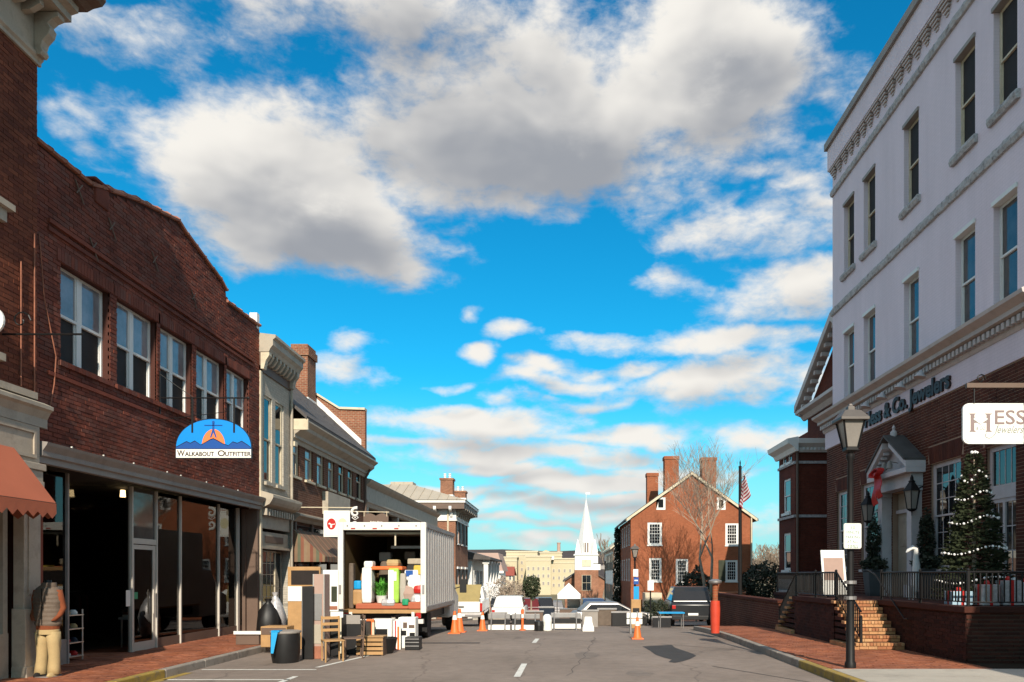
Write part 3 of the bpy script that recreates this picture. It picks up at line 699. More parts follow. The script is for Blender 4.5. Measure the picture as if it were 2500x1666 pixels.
mb.build('stallriser', M['greige_trim'], cb)
aw = DL(100, CBX + .72); a0 = 7.0; a1 = 12.28
mb = MB(); P = lambda u, d, z: fr.p(u, d, z)
mb.face(P(a0, .02, 3.95), P(a1, .02, 3.95), P(a1, .74, 3.0), P(a0, .74, 3.0)); mb.face(P(a1, .02, 3.95), P(a1, .02, 3.0), P(a1, .74, 3.0))
awn = mb.build('awning', M['awning_red'], cb)
mb = MB(); n = 24
for k in range(n):
    ua, ub = a0 + (a1 - a0) * k / n, a0 + (a1 - a0) * (k + 1) / n; um = (ua + ub) / 2
    mb.face(P(ua, .745, 2.99), P(ub, .745, 2.99), P(ub, .75, 2.83), P(um, .755, 2.74), P(ua, .75, 2.83))
for k in range(3):
    da, db = .74 * k / 3, .74 * (k + 1) / 3; mb.face(P(a1, da, 2.99), P(a1, db, 2.99), P(a1, db, 2.83), P(a1, (da + db) / 2, 2.74), P(a1, da, 2.83))
mb.build('valance', M['awning_red'], awn)
mb = MB(); mb.tube(P(a1 - .02, .02, 3.0), P(a1 - .02, .72, 3.0), .012); mb.tube(P(a0, .72, 3.0), P(a1, .72, 3.0), .012); mb.build('awning_frame', M['galv'], awn)
# conduits at the seam, and a scrolled sign bracket with a round white sign
for yy, z0, z1, r in ((CY1 - .1, 4.9, 7.6, .011), (CY1 - .42, 4.95, 7.0, .01)):
    mb = MB(); mb.tube(P(yy, .03, z0), P(yy, .03, z1), r, n=6); mb.build('conduit', M['terracotta'], cb)
sb = thing('round_sign', 'round white sign on scrolled iron bracket on the rust brick building', 'sign', P(12.1, .05, 6.3))
mb = MB(); mb.tube(P(12.1, .0, 5.68), P(12.1, 1.3, 5.68), .016, n=6)
mb.path([P(12.1, .3 + .16 * math.cos(t * .6) * (1 - t * .07), 5.9 + .16 * math.sin(t * .6) * (1 - t * .07)) for t in range(12)], .012, 5); mb.build('bracket', M['black'], sb)
mb = MB(); mb.M = Matrix.Translation(P(11.74, .08, 5.78)) @ Matrix.Rotation(math.radians(90), 4, 'X'); mb.lathe((0, 0, 0), [(.22, -.02), (.22, .02)], 24); mb.build('disc', M['sign_white'], sb)

# ---------------------------------------------------------------- outfitter shop: maroon brick, five paired windows, stepped gable parapet
fr = Fr('L', XL); WY0, WY1 = CY1 + .02, DL(632, XL)
wk = thing('outfitter_shop', 'maroon brick shop with five paired windows above dark glass storefront', 'building', (XL, 17.7, .13))
zc0, zc1 = 3.76, ZL(81, 1078, XL)      # storefront cornice
pts = [(91.5, 346), (219, 451), (268, 466), (335, 491), (433, 540), (455, 574), (536, 683), (551, 711), (551.5, 736), (634, 799)]
PROF = [(DL(x, XL), ZL(x, y_, XL)) for x, y_ in pts]; PROF[0] = (WY0, PROF[0][1]); PROF[-1] = (WY1, PROF[-1][1])
def wtop(u):
    for (a, za), (b, zb) in zip(PROF, PROF[1:]):
        if a <= u <= b: return za + (zb - za) * (u - a) / max(b - a, 1e-6)
    return PROF[-1][1] if u > PROF[-1][0] else PROF[0][1]
wz1 = ZL(146, 640, XL); wz0 = ZL(146, 880, XL)
wins = []
for a, b in ((146, 267), (284, 382), (390, 468), (478, 547), (552, 606)): wins.append((DL(a, XL), DL(b, XL), wz0, wz1))
mb = MB(); zt = min(z for _, z in PROF) - .02
holes_wall(mb, fr, WY0, WY1, zc1 - .3, zt, wins, .22)
poly = [(WY0, zt)] + PROF + [(WY1, zt)]
mb.face(*[fr.p(u, 0, z) for u, z in poly]); mb.face(*[fr.p(u, -.3, z) for u, z in poly])
shell(mb, fr, WY0, WY1, 0.0, zt - .6, 14, d=-.3)
mb.build('wall', M['wk_mortar'], wk)
# brick band lines: the soldier course over the windows is a separate relief
bricks(wk, fr, WY0 + .01, WY1, zc1 + .02, 11.5, wins, M['wk_brick'], top=lambda u: wtop(u) - .05, proud=.014, wob=.005)
for k, (z, h, o_) in enumerate(((wz1 + .42, .07, .05), (wz1 + .56, .07, .065), (wz0 - .34, .07, .045))):
    mb = MB(); fb(mb, fr, wins[0][0] - .35, wins[-1][1] + .3, z, z + h, .0, o_); mb.build('string_course', M['wk_brick'], wk)
for w in wins:
    mb = MB(); n = 18
    for k in range(n):
        u = w[0] - .1 + (w[1] - w[0] + .2) * k / n; fb(mb, fr, u + .004, u + (w[1] - w[0] + .2) / n - .004, w[3] + .01, w[3] + .22, .0, .03)
    tag(mb.build('soldier_course', M['wk_brick'], wk), kind='stuff')
    wo = window(wk, fr, *w, back=.2, fmat=M['white'], units=2, top=M['pane_shade'], bot=M['screen'], fw=.045, mull=.14, split=.5)
    mb = MB(); n = 16
    for k in range(n):
        u = w[0] - .06 + (w[1] - w[0] + .12) * k / n; fb(mb, fr, u + .004, u + (w[1] - w[0] + .12) / n - .004, w[2] - .1, w[2] - .005, -.1, .06)
    tag(mb.build('sill', M['wk_brick'], wo), kind='stuff')
# coping tiles along the parapet
cop = []
for (a, za), (b, zb) in zip(PROF, PROF[1:]):
    if b - a < .02: continue
    n = max(1, round((b - a) / .42))
    for k in range(n):
        u0, u1 = a + (b - a) * k / n, a + (b - a) * (k + 1) / n; z0, z1 = za + (zb - za) * k / n, za + (zb - za) * (k + 1) / n
        t = MB(); up = random.uniform(0, .012)
        ring = lambda u, z, g: [fr.p(u, .07, z - .03 + g), fr.p(u, .08, z + .02 + g), fr.p(u, .0, z + .075 + g), fr.p(u, -.15, z + .095 + g), fr.p(u, -.36, z + .03 + g), fr.p(u, -.36, z - .03 + g)]
        t.loft([ring(u0 + .0, z0, up), ring(u1 - .03, z1, up), ring(u1 - .03, z1, up + .022), ring(u1 + .015, z1, up + .022)]); t.build('coping_tile', M['terracotta'], wk)
mb = MB(); u0, u1 = DL(228, XL), DL(262, XL); zz = wtop(u0); fb(mb, fr, u0, u1, zz - .3, zz + .1, -.3, .05); fb(mb, fr, u0 - .05, u1 + .05, zz + .1, zz + .17, -.35, .08); mb.build('parapet_pier', M['wk_brick'], wk, bevel=.03)
mb = MB(); u0 = DL(500, XL); mb.box(XL - 1.2, XL - .5, u0, u0 + .7, 9.0, 9.75); mb.build('chimney', M['cream'], wk)
mb = MB(); u0 = WY1 - .1; mb.tube(fr.p(u0, -.1, 8.7), fr.p(u0, -.1, 9.35), .02); mb.box(XL - .2, XL + .02, u0 - .09, u0 + .09, 9.1, 9.55); mb.build('antenna', M['white'], wk)
for (x, y_) in ((270, 560), (375, 640), (470, 730), (225, 610), (190, 470)):
    u, z = DL(x, XL), ZL(x, y_, XL); t = MB(); t.tube(fr.p(u - .12, .03, z + .18), fr.p(u + .1, .05, z - .18), .014, n=5); t.tube(fr.p(u - .08, .03, z - .05), fr.p(u + .04, .06, z + .15), .012, n=5); t.build('wall_anchor', M['brown_trim'], wk)
mb = MB(); mb.path([fr.p(WY0 + .08, .03, 7.7), fr.p(WY0 + .2, .04, 6.6), fr.p(WY0 + .5, .04, 5.7), fr.p(WY0 + .45, .04, 5.2), fr.p(WY0 + .3, .04, 4.6)], .009, 5); mb.build('cable', M['terracotta'], wk)
# storefront cornice with small lamps
mb = MB(); fprism(mb, fr, [(-.05, zc0), (.08, zc0), (.08, zc0 + .1), (.13, zc0 + .12), (.13, zc0 + .2), (.2, zc1 - .05), (.22, zc1), (-.02, zc1 + .03)], WY0 + .02, WY1 - .02); mb.build('shop_cornice', M['grey_trim'], wk)
for x in (186, 263, 336, 417, 450, 512, 553, 588):
    u = DL(x, XL + .28); t = MB(); t.ball(fr.p(u, .2, zc1 + .015), .022, 8); t.build('cornice_lamp', M['alu'], wk)
# recessed glass storefront
gd = -.42; U = lambda x: DL(x, XL + gd)
mb = MB(); u_end = WY1 - .25
fb(mb, fr, WY1 - .14, WY1, .12, zc0, -.5, .02); fb(mb, fr, u_end, u_end + .1, .12, zc0, -.4, -.3); mb.build('end_pier', M['brown_trim'], wk)
mb = MB(); fb(mb, fr, WY0, WY0 + .22, .12, zc0, -.6, .0); mb.build('end_pier', M['wk_brick'], wk)
mul = [U(88), U(160), U(318), U(378), U(437), U(531), U(578)]
for u in mul:
    t = MB(); w_ = .05 if u < mul[-1] else .13; fb(t, fr, u - w_ / 2, u + w_ / 2, .12, zc0, gd - .04, gd + .06); t.build('mullion', M['alu_paint'] if u > mul[1] + .1 else M['grey_trim'], wk, bevel=.006)
t = MB(); fb(t, fr, mul[0], mul[1], .12, .62, gd - .05, gd + .04); fb(t, fr, mul[0] + .12, mul[1] - .1, .24, .5, gd + .04, gd + .06); t.build('stallriser', M['grey_trim'], wk)
for a, b in zip(mul[3:], mul[4:] + [u_end]):
    t = MB(); fb(t, fr, a + .03, b - .03, .12, .36, gd - .05, gd + .03); t.build('stallriser', M['brown_trim'], wk)
edges = mul + [u_end]
for k, (a, b) in enumerate(zip(edges, edges[1:])):
    z0 = .62 if k == 0 else (.13 if k in (1,) else .36)
    if k in (1, 2): continue
    t = MB(); fb(t, fr, a + .026, b - .026, z0, zc0, gd, gd + .01); t.build('shop_window', M['glass'], wk)
# deep entrance recess with a glazed inner door
ra, rb = mul[1] + .03, mul[2] - .03
t = MB(); t.face(fr.p(ra, gd, .13), fr.p(ra + .5, -2.6, .13), fr.p(ra + .5, -2.6, zc0), fr.p(ra, gd, zc0)); t.build('recess_glass', M['glass'], wk)
t = MB(); t.face(fr.p(rb, gd, .13), fr.p(rb - .3, -2.6, .13), fr.p(rb - .3, -2.6, zc0), fr.p(rb, gd, zc0)); t.build('recess_glass', M['glass'], wk)
t = MB(); fb(t, fr, ra + .5, rb - .3, .13, zc0, -2.66, -2.6); t.build('recess_back', M['dark'], wk)
t = MB(); fb(t, fr, ra + .65, ra + .72, .14, 2.4, -2.6, -2.55); fb(t, fr, rb - .5, rb - .43, .14, 2.4, -2.6, -2.55); fb(t, fr, ra + .72, rb - .5, 2.33, 2.4, -2.6, -2.55); t.build('inner_door_frame', M['grey_trim'], wk)
# door with transom
a, b = mul[2] + .03, mul[3] - .03
t = MB(); fb(t, fr, a, b, 2.52, 2.64, gd - .03, gd + .05); t.build('door_head', M['alu_paint'], wk)
t = MB(); fb(t, fr, a, b, 2.64, zc0, gd, gd + .01); t.build('transom', M['pane_mid'], wk)
t = MB(); fb(t, fr, a, a + .07, .14, 2.5, gd - .02, gd + .03); fb(t, fr, b - .1, b, .14, 2.5, gd - .02, gd + .03); fb(t, fr, a + .07, b - .1, 2.4, 2.5, gd - .02, gd + .03); fb(t, fr, a + .07, b - .1, .14, .34, gd - .02, gd + .03)
dr = t.build('door', M['alu_paint'], wk)
t = MB(); fb(t, fr, a + .07, b - .1, .34, 2.4, gd, gd + .01); t.build('pane', M['glass'], dr)
t = MB(); t.tube(fr.p(b - .16, gd + .07, .95), fr.p(b - .16, gd + .07, 1.5), .015); t.build('handle', M['alu_paint'], dr)
# inside the shop
mb = MB(); fb(mb, fr, WY0 + .1, WY1 - .05, .08, .125, -8, gd); mb.build('shop_floor', M['floor_dark'], wk)
mb = MB(); holes_wall(mb, fr, WY0 + .1, WY1 - .05, .1, zc0 + .1, [], d=-8); mb.face(fr.p(WY0 + .1, gd, zc0 + .08), fr.p(WY1, gd, zc0 + .08), fr.p(WY1, -8, zc0 + .08), fr.p(WY0 + .1, -8, zc0 + .08))
for u in (WY0 + .1, WY1 - .05): mb.face(fr.p(u, -.5, .1), fr.p(u, -8, .1), fr.p(u, -8, zc0), fr.p(u, -.5, zc0))
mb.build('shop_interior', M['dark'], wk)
for (u, d) in ((13.7, -.9), (17.6, -1.2), (18.3, -1.2), (19.6, -1.3), (16.9, -2.4), (15.0, -2.0)):
    t = MB(); t.M = Matrix.Translation(fr.p(u, d, zc0 - .02)); t.lathe((0, 0, 0), [(.06, -.1), (.05, .06)], 12); t.build('ceiling_lamp', M['warm_lamp'], wk)
# clothes rails inside the window
def clothes_rail(u, d, label, cols):
    r = thing('clothes_rail', label, 'clothes rail', fr.p(u, d, .125), 'clothes rails inside the outfitter shop')
    t = MB(); 
    for s in (-.55, .55): t.tube(fr.p(u + s, d, .125), fr.p(u + s, d, 1.45), .016); t.tube(fr.p(u + s, d - .25, .14), fr.p(u + s, d + .25, .14), .016)
    t.tube(fr.p(u - .55, d, 1.45), fr.p(u + .55, d, 1.45), .016); t.build('rail', M['alu'], r)
    for k in range(9):
        t = MB(); uu = u - .48 + k * .12; h = random.uniform(.62, .8)
        t.loft([[fr.p(uu + q * .03, d + s * .19 * w_, z) for q, s in ((-1, -1), (1, -1), (1, 1), (-1, 1))] for z, w_ in ((1.4 - h, 1.1), (1.2, 1.0), (1.33, .95), (1.4, .2))]); t.build('garment', cols[k % len(cols)], r)
clothes_rail(18.7, -1.2, 'clothes rail with jackets behind the outfitter window beside the door', [M['vest'], M['rust_cloth'], M['navy'], M['grey_trim']])
clothes_rail(20.6, -1.5, 'clothes rail behind the last outfitter window before the painted building', [M['navy'], M['khaki'], M['car_dark'], M['sign_white']])
clothes_rail(15.2, -1.9, 'clothes rail deep behind the wide dark outfitter window', [M['car_dark'], M['red'], M['vest'], M['navy']])
for (u, d, c, lab) in ((17.6, -.85, 'bag_print', 'white printed shirt on a bust behind the outfitter door glass'), (20.0, -.9, 'navy', 'dark jacket on a bust inside the outfitter window')):
    r = thing('display_bust', lab, 'display bust', fr.p(u, d, .125))
    t = MB(); t.tube(fr.p(u, d, .125), fr.p(u, d, .9), .02); t.lathe(fr.p(u, d, .125), [(.16, 0), (.16, .02)], 16); t.build('stand', M['black'], r)
    t = MB(); t.lathe(fr.p(u, d, .85), [(.17, 0), (.19, .1), (.17, .3), (.21, .5), (.2, .6), (.07, .68), (.05, .75)], 14, sx=.7, sy=1.1); t.build('torso', M[c], r, smooth=True)
# ---------------------------------------------------------------- projecting half-round sign
sy = DL(388, XL); sg = thing('outfitter_sign', 'half round blue hanging sign with orange sun over blue mountains', 'sign', (PX(521, sy), sy, PZ(1118, sy)))
frs = Fr('S', sy); xl, xr = PX(430, sy), PX(613, sy); zb, zt_ = PZ(1118, sy), PZ(1024, sy); zm = PZ(1096, sy); cx_ = (xl + xr) / 2
def arcpts(x0, x1, z0, z1, n=28, k=1.0): return [((x0 + x1) / 2 + (x1 - x0) / 2 * math.cos(math.pi * i / n), z0 + (z1 - z0) * math.sin(math.pi * i / n) ** .9) for i in range(n + 1)]
def plate(name, pts, d0, d1, mat, par, fr_=frs):
    t = MB(); a = [fr_.p(x, d0, z) for x, z in pts]; t.prism(a, fr_.p(0, d1, 0) - fr_.p(0, d0, 0)); return t.build(name, mat, par)
A = arcpts(xl, xr, zm, zt_)
plate('board', [(xl - .015, zb - .015), (xr + .015, zb - .015)] + [(cx_ + (x - cx_) * 1.018, zm + (z - zm) * 1.03) for x, z in A], -.03, .0, M['navy'], sg)
plate('sky_panel', A, .0, .006, M['sky_blue'], sg)
plate('name_panel', [(xl, zb), (xr, zb), (xr, zm - .012), (xl, zm - .012)], .0, .006, M['sign_white'], sg)
sr = (xr - xl) * .155; plate('sun_disc', [(cx_ + sr * math.cos(math.pi * i / 16), zm + .06 + sr * 1.45 * math.sin(math.pi * i / 16)) for i in range(17)], .006, .009, M['sign_orange'], sg)
wdt = xr - xl; hh = zt_ - zm
mt = [(-.5, 0), (-.5, .05), (-.42, .16), (-.36, .24), (-.31, .18), (-.25, .26), (-.17, .12), (-.1, .22), (-.04, .31), (.0, .34), (.05, .28), (.13, .16), (.2, .1), (.26, .23), (.32, .18), (.38, .25), (.46, .12), (.5, .04), (.5, 0)]
plate('mountain_outline', [(cx_ + wdt * a * .995, zm + hh * b * 1.0 + (.012 if b > 0 else 0)) for a, b in mt], .009, .011, M['navy'], sg)
plate('mountains', [(cx_ + wdt * a * .99, zm + hh * b * .95) for a, b in mt], .011, .013, M['sign_blue'], sg)
plate('mountain_front', [(cx_ + wdt * a, zm + hh * b) for a, b in ((-.2, 0), (-.12, .16), (-.03, .28), (.0, .31), (.06, .25), (.16, .1), (.2, 0))], .013, .015, M['sign_blue'], sg)
t = MB(); zf = zm + hh * .78
t.box(cx_ - .2, cx_ + .2, sy - .016, sy - .01, zf, zf + .018); t.box(cx_ - .022, cx_ + .022, sy - .016, sy - .01, zf - .09, zf + .05)
t.prism([(cx_ + .03 * math.cos(i * .524), sy - .01, zf + .075 + .035 * math.sin(i * .524)) for i in range(12)], (0, -.006, 0))
t.prism([(cx_ - .02, sy - .01, zf - .08), (cx_ + .02, sy - .01, zf - .08), (cx_ + .075, sy - .01, zm + hh * .38), (cx_ + .045, sy - .01, zm + hh * .38), (cx_, sy - .01, zf - .15), (cx_ - .045, sy - .01, zm + hh * .38), (cx_ - .075, sy - .01, zm + hh * .38)], (0, -.0058, 0)); t.build('figure', M['sign_blue'], sg)
nh = zm - zb - .012
x = xl + .03
for s, k, w_ in (('W', 1.25, .105), ('ALKABOUT', .92, .40), ('O', 1.25, .1), ('UTFITTER', .92, .355)):
    if s == 'O': x += .03 * wdt
    text_mesh('lettering', s, nh * .78 * k, M['letter'], sg, (x, sy - .008, zb + nh * .2), width=w_ * wdt * .97, bold=.0025); x += w_ * wdt
t = MB(); za, zbk = PZ(972, sy), PZ(1040, sy)
t.tube((XL, sy, za), (PX(604, sy), sy, za), .016, n=6); t.tube((XL, sy, za + .55), (PX(470, sy), sy, za + .02), .008, n=5); t.tube((XL, sy, za - .5), (PX(560, sy), sy, za - .3), .008, n=5)
for x in (PX(470, sy), PX(572, sy)): t.box(x - .02, x + .02, sy - .015, sy + .002, zt_ - .3, za)
t.tube((XL + .02, sy, za - .4), (XL + .02, sy, za + .6), .02, n=6); t.ball((PX(606, sy), sy, za), .035, 8); t.build('bracket', M['black'], sg)

# ---------------------------------------------------------------- merchandise behind and before the glass
def display_table(u, d, lab, cols):
    r = thing('display_table', lab, 'display table', fr.p(u, d, .125), 'display tables inside the outfitter shop'); t = MB(); fb(t, fr, u - .5, u + .5, .8, .85, d - .3, d + .3); t.build('top', M['white'], r)
    for a in (-.45, .45):
        for b in (-.25, .25): t = MB(); t.tube(fr.p(u + a, d + b, .125), fr.p(u + a, d + b, .8), .02, n=6); t.build('leg', M['alu'], r)
    for k in range(4):
        for j in range(3):
            t = MB(); uu = u - .38 + k * .25; fb(t, fr, uu - .1, uu + .1, .852 + j * .06, .908 + j * .06, d - .2 + random.uniform(-.02, .02), d + .15); t.build('folded_garment', M[cols[(k + j) % len(cols)]], r, bevel=.012)
fr = Fr('L', XL)
display_table(18.0, -.95, 'white display table of folded clothes behind the outfitter door side window', ['sign_white', 'rust_cloth', 'navy', 'vest'])
display_table(19.6, -.9, 'white display table of folded clothes in the middle outfitter window', ['awning_red', 'sign_white', 'khaki', 'navy'])
display_table(21.2, -.9, 'white display table of folded clothes in the last outfitter window', ['vest', 'sign_white', 'blue_plastic', 'car_dark'])
rk = thing('chrome_rack', 'chrome shoe rack standing in the dark outfitter entrance', 'rack', fr.p(14.95, -.75, .135))
for a in (-.22, .22):
    for b in (-.15, .15): t = MB(); t.tube(fr.p(14.95 + a, -.75 + b, .135), fr.p(14.95 + a, -.75 + b, 1.15), .014, n=6); t.build('upright', M['alu'], rk)
for k in range(4):
    t = MB(); z = .22 + k * .27; fb(t, fr, 14.71, 15.19, z, z + .018, -.92, -.58); t.build('shelf', M['alu'], rk)
    for q in range(2):
        t = MB(); uu = 14.84 + q * .22; t.M = Matrix.Translation(fr.p(uu, -.72, z + .02)); t.lathe((0, 0, 0), [(.035, 0), (.04, .02), (.038, .05), (.02, .09)], 10, sx=2.4); t.build('shoe', M[('sign_white', 'red', 'navy', 'khaki')[(k + q) % 4]], rk, smooth=True)
for (u, z0_, z1_, m_, nm) in ((16.45, 1.15, 1.5, 'sign_white', 'door_notice'), (16.7, 1.3, 1.45, 'green_tub', 'door_sticker')):
    t = MB(); fb(t, fr, u - .1, u + .1, z0_, z1_, gd + .012, gd + .016); t.build(nm, M[m_], dr)
# ---------------------------------------------------------------- narrow painted building with heavy cornice
fr = Fr('L', XL); GY0, GY1 = WY1 + .01, DL(708, XL)
gb = thing('painted_building', 'narrow pale painted brick building with deep bracketed cornice and two tall windows', 'building', (XL, (GY0 + GY1) / 2, .1))
z1 = ZL(645, 964, XL); z0 = ZL(645, 1176, XL)
gw = [(DL(644, XL) + .02, DL(664, XL), z0, z1), (DL(672, XL), DL(692, XL), z0, z1)]
ztop = PZ(818, GY0)
mb = MB(); holes_wall(mb, fr, GY0, GY1, 4.3, ztop - .1, gw, .2); shell(mb, fr, GY0, GY1, 0, ztop - .12, 12); mb.build('wall', M['greige'], gb)
mb = MB(); fb(mb, fr, GY0, GY0 + .12, .1, ztop - .9, .0, .05); mb.build('corner_board', M['cream'], gb)
for w in gw: window(gb, fr, *w, back=.1, fmat=M['cream'], top=M['pane'], bot=M['pane'], sill=(.06, .1, .1), sillmat=M['greige_trim'], fw=.08)
mb = MB(); fprism(mb, fr, [(.0, ztop - .5), (.3, ztop - .5), (.34, ztop - .4), (.42, ztop - .3), (.42, ztop - .14), (.5, ztop - .08), (.5, ztop), (.0, ztop + .06)], GY0 - .02, GY1 + .05); mb.build('cornice', M['greige_trim'], gb)
mb = MB(); fb(mb, fr, GY0, GY1, ztop - 1.05, ztop - .5, .0, .05); mb.build('frieze', M['brown_trim'], gb)
u = GY0
while u < GY1:
    big = u < GY0 + .1 or u > GY1 - .45
    mb = MB(); fprism(mb, fr, [(.05, ztop - (1.0 if big else .8)), (.14, ztop - (1.0 if big else .8)), (.2, ztop - .75), (.3, ztop - .6), (.3, ztop - .5), (.05, ztop - .5)], u, u + (.2 if big else .12)); mb.build('bracket', M['cream'] if u < GY0 + .1 else M['greige_trim'], gb)
    u += .3
zs = ZL(640, 1208, XL)
mb = MB(); fprism(mb, fr, [(.0, zs - .42), (.06, zs - .42), (.3, zs - .3), (.36, zs - .22), (.42, zs - .1), (.42, zs - .02), (.0, zs + .12)], GY0 + .01, GY1 - .05); mb.build('shop_cornice', M['greige_trim'], gb)
u = GY0 + .1
while u < GY1 - .2:
    mb = MB(); fb(mb, fr, u, u + .09, zs - .62, zs - .42, .0, .2); mb.build('bracket', M['greige_trim'], gb); u += .2
mb = MB(); fb(mb, fr, GY0 + .15, GY1 - .1, zs - 1.0, zs - .62, -.1, .02); fb(mb, fr, GY0 + .15, GY1 - .1, zs - 1.55, zs - 1.1, -.12, -.02); fb(mb, fr, GY0 + .15, GY1 - .1, zs - 1.62, zs - 1.55, -.12, .05); mb.build('shop_fascia', M['greige_trim'], gb)
mb = MB(); fb(mb, fr, GY0 + .5, GY1 - .6, zs - 1.42, zs - 1.22, -.02, .0); mb.build('name_board', M['brown_trim'], gb)
window(gb, fr, GY0 + .2, GY0 + 1.55, .75, zs - 1.66, back=.15, fmat=M['cream'], mc=4, mr=5, sash=False, top=M['pane_mid'])
window(gb, fr, GY0 + 1.62, GY1 - .12, .2, zs - 1.66, back=.3, fmat=M['greige_trim'], mc=1, mr=2, sash=False, top=M['pane'], name='door')
mb = MB(); fb(mb, fr, GY0 + .12, GY0 + 1.6, .1, .75, -.2, -.02); mb.build('stallriser', M['brown_trim'], gb)
mb = MB(); mb.tube(fr.p(GY1 - .04, .07, .2), fr.p(GY1 - .04, .07, ztop - .8), .045, n=8); mb.build('downpipe', M['greige_trim'], gb)
# ---------------------------------------------------------------- long brown brick building with side-gabled slate roof
TY0, TY1 = GY1 + .01, DL(892, XL)
tb = thing('long_brick_building', 'long brown brick building with seven upper windows, slate roof and stepped gable', 'building', (XL, 30, 0))
holes = []
for a, b in ((709.5, 731), (745, 764), (774, 791), (802, 816), (827, 841), (849.5, 862), (870.5, 883)): holes.append((DL(a, XL), DL(b, XL), ZL(720, 1163, XL), ZL(720, 1051, XL) + .02))
eZ = 7.0; eX = XL + .5
mb = MB(); holes_wall(mb, fr, TY0, TY1, -.6, eZ - .1, holes, .16); shell(mb, fr, TY0, TY1, -.6, eZ - .1, 10, roof=False); mb.build('wall', M['b3_brick'], tb)
for k, w in enumerate(holes): window(tb, fr, *w, back=.12, fmat=M['cream'], top=M['pane_shade'] if k < 4 else M['pane'], bot=M['pane_shade'] if k < 4 else M['pane'], sill=(.06, .08, .08), fw=.07)
rz = lambda d: eZ + (.5 - d) * .92
mb = MB(); mb.prism([fr.p(TY0, .55, eZ - .02), fr.p(TY0, -3.6, rz(-3.6)), fr.p(TY0, -3.6, rz(-3.6) + .1), fr.p(TY0, .55, eZ + .1)], (0, TY1 - .3 - TY0, 0)); mb.prism([fr.p(TY0, -3.6, rz(-3.6)), fr.p(TY0, -8, rz(-3.6) - 4), fr.p(TY0, -8, rz(-3.6) - 3.9), fr.p(TY0, -3.6, rz(-3.6) + .1)], (0, TY1 - .3 - TY0, 0)); roof = mb.build('roof', M['slate'], tb)
# slate courses
me = bpy.data.meshes.new('slate'); q = MB().prism([(0, -.155, 0), (0, .155, 0), (-.2, .155, .184), (-.2, -.155, .184)], (.012, 0, .02)); me.from_pydata(q.v, [], q.f); me.materials.append(M['slate']); me.update()
slates = []
for r_ in range(20):
    d = .55 - r_ * .2
    u = TY0 + .16 + (.155 if r_ % 2 else 0)
    while u < TY1 - .5:
        slates.append((u, d)); u += .32
slates.sort(key=lambda s: s[0] ** 2 + s[1] ** 2 * .1); rest = MB()
for i, (u, d) in enumerate(slates):
    p = fr.p(u, d, rz(d) + .105 + random.uniform(0, .012))
    if i < 300:
        o = bpy.data.objects.new('slate', me); COL.objects.link(o); o.parent = roof; o.location = p - WLOC[roof.name]
    else:
        rest.M = Matrix.Translation(p); rest.prism([(0, -.155, 0), (0, .155, 0), (-.2, .155, .184), (-.2, -.155, .184)], (.012, 0, .02))
rest.M = None
if rest.f: tag(rest.build('slate_courses', M['slate'], roof), kind='stuff')
mb = MB(); fprism(mb, fr, [(.0, eZ - .75), (.05, eZ - .75), (.08, eZ - .62), (.14, eZ - .6), (.14, eZ - .5), (.38, eZ - .32), (.4, eZ - .2), (.56, eZ - .08), (.56, eZ - .03), (.0, eZ - .03)], TY0 + .05, TY1 + .1); mb.build('eave_cornice', M['greige_trim'], tb)
mb = MB(); fb(mb, fr, TY0 + .03, TY0 + .12, eZ - .36, eZ - .0, -.02, .58); mb.build('cornice_return', M['cream'], tb)
mb = MB(); fb(mb, fr, TY0 - .0, TY0 + .25, eZ - .9, eZ - .75, .0, .16); mb.build('pilaster_cap', M['cream'], tb)
# far gable parapet and chimneys
frg = Fr('S', TY1 - .28)
g = [(XL + .06, 6.9), (XL + .06, ZL(892, 1005, XL)), (XL - 1.1, ZL(892, 1003, XL)), (XL - 2.75, 10.35), (XL - 4.4, 11.8), (XL - 6, 10.2), (XL - 9, 7)]
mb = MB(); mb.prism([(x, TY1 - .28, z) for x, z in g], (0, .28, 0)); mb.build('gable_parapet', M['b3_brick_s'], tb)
mb = MB()
for (xa, za), (xb, zb_) in zip(g[1:5], g[2:6]): mb.prism([(xa, TY1 - .36, za), (xb, TY1 - .36, zb_), (xb, TY1 - .36, zb_ + .1), (xa, TY1 - .36, za + .1)], (0, .44, 0))
mb.build('coping', M['cream'], tb)
mb = MB()
for (xa, za), (xb, zb_) in (((XL - .1, rz(-.1) + .12), (XL - 3.4, rz(-3.4) + .12)),): mb.prism([(xa, TY1 - .34, za), (xb, TY1 - .34, zb_), (xb, TY1 - .34, zb_ + .28), (xa, TY1 - .34, za + .28)], (0, .05, 0))
mb.build('flashing', M['white'], tb)
cy = 33.0; xa, xb = PX(710, cy), PX(751, cy)
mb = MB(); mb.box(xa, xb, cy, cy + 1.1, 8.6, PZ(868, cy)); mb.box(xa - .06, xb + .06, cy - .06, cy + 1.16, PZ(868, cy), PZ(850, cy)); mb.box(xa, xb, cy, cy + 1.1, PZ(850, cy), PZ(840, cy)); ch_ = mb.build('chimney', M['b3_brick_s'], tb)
mb = MB(); mb.box(xa - .05, xb + .05, cy - .05, cy + 1.15, 9.0, 9.55); mb.build('flashing', M['white'], ch_)
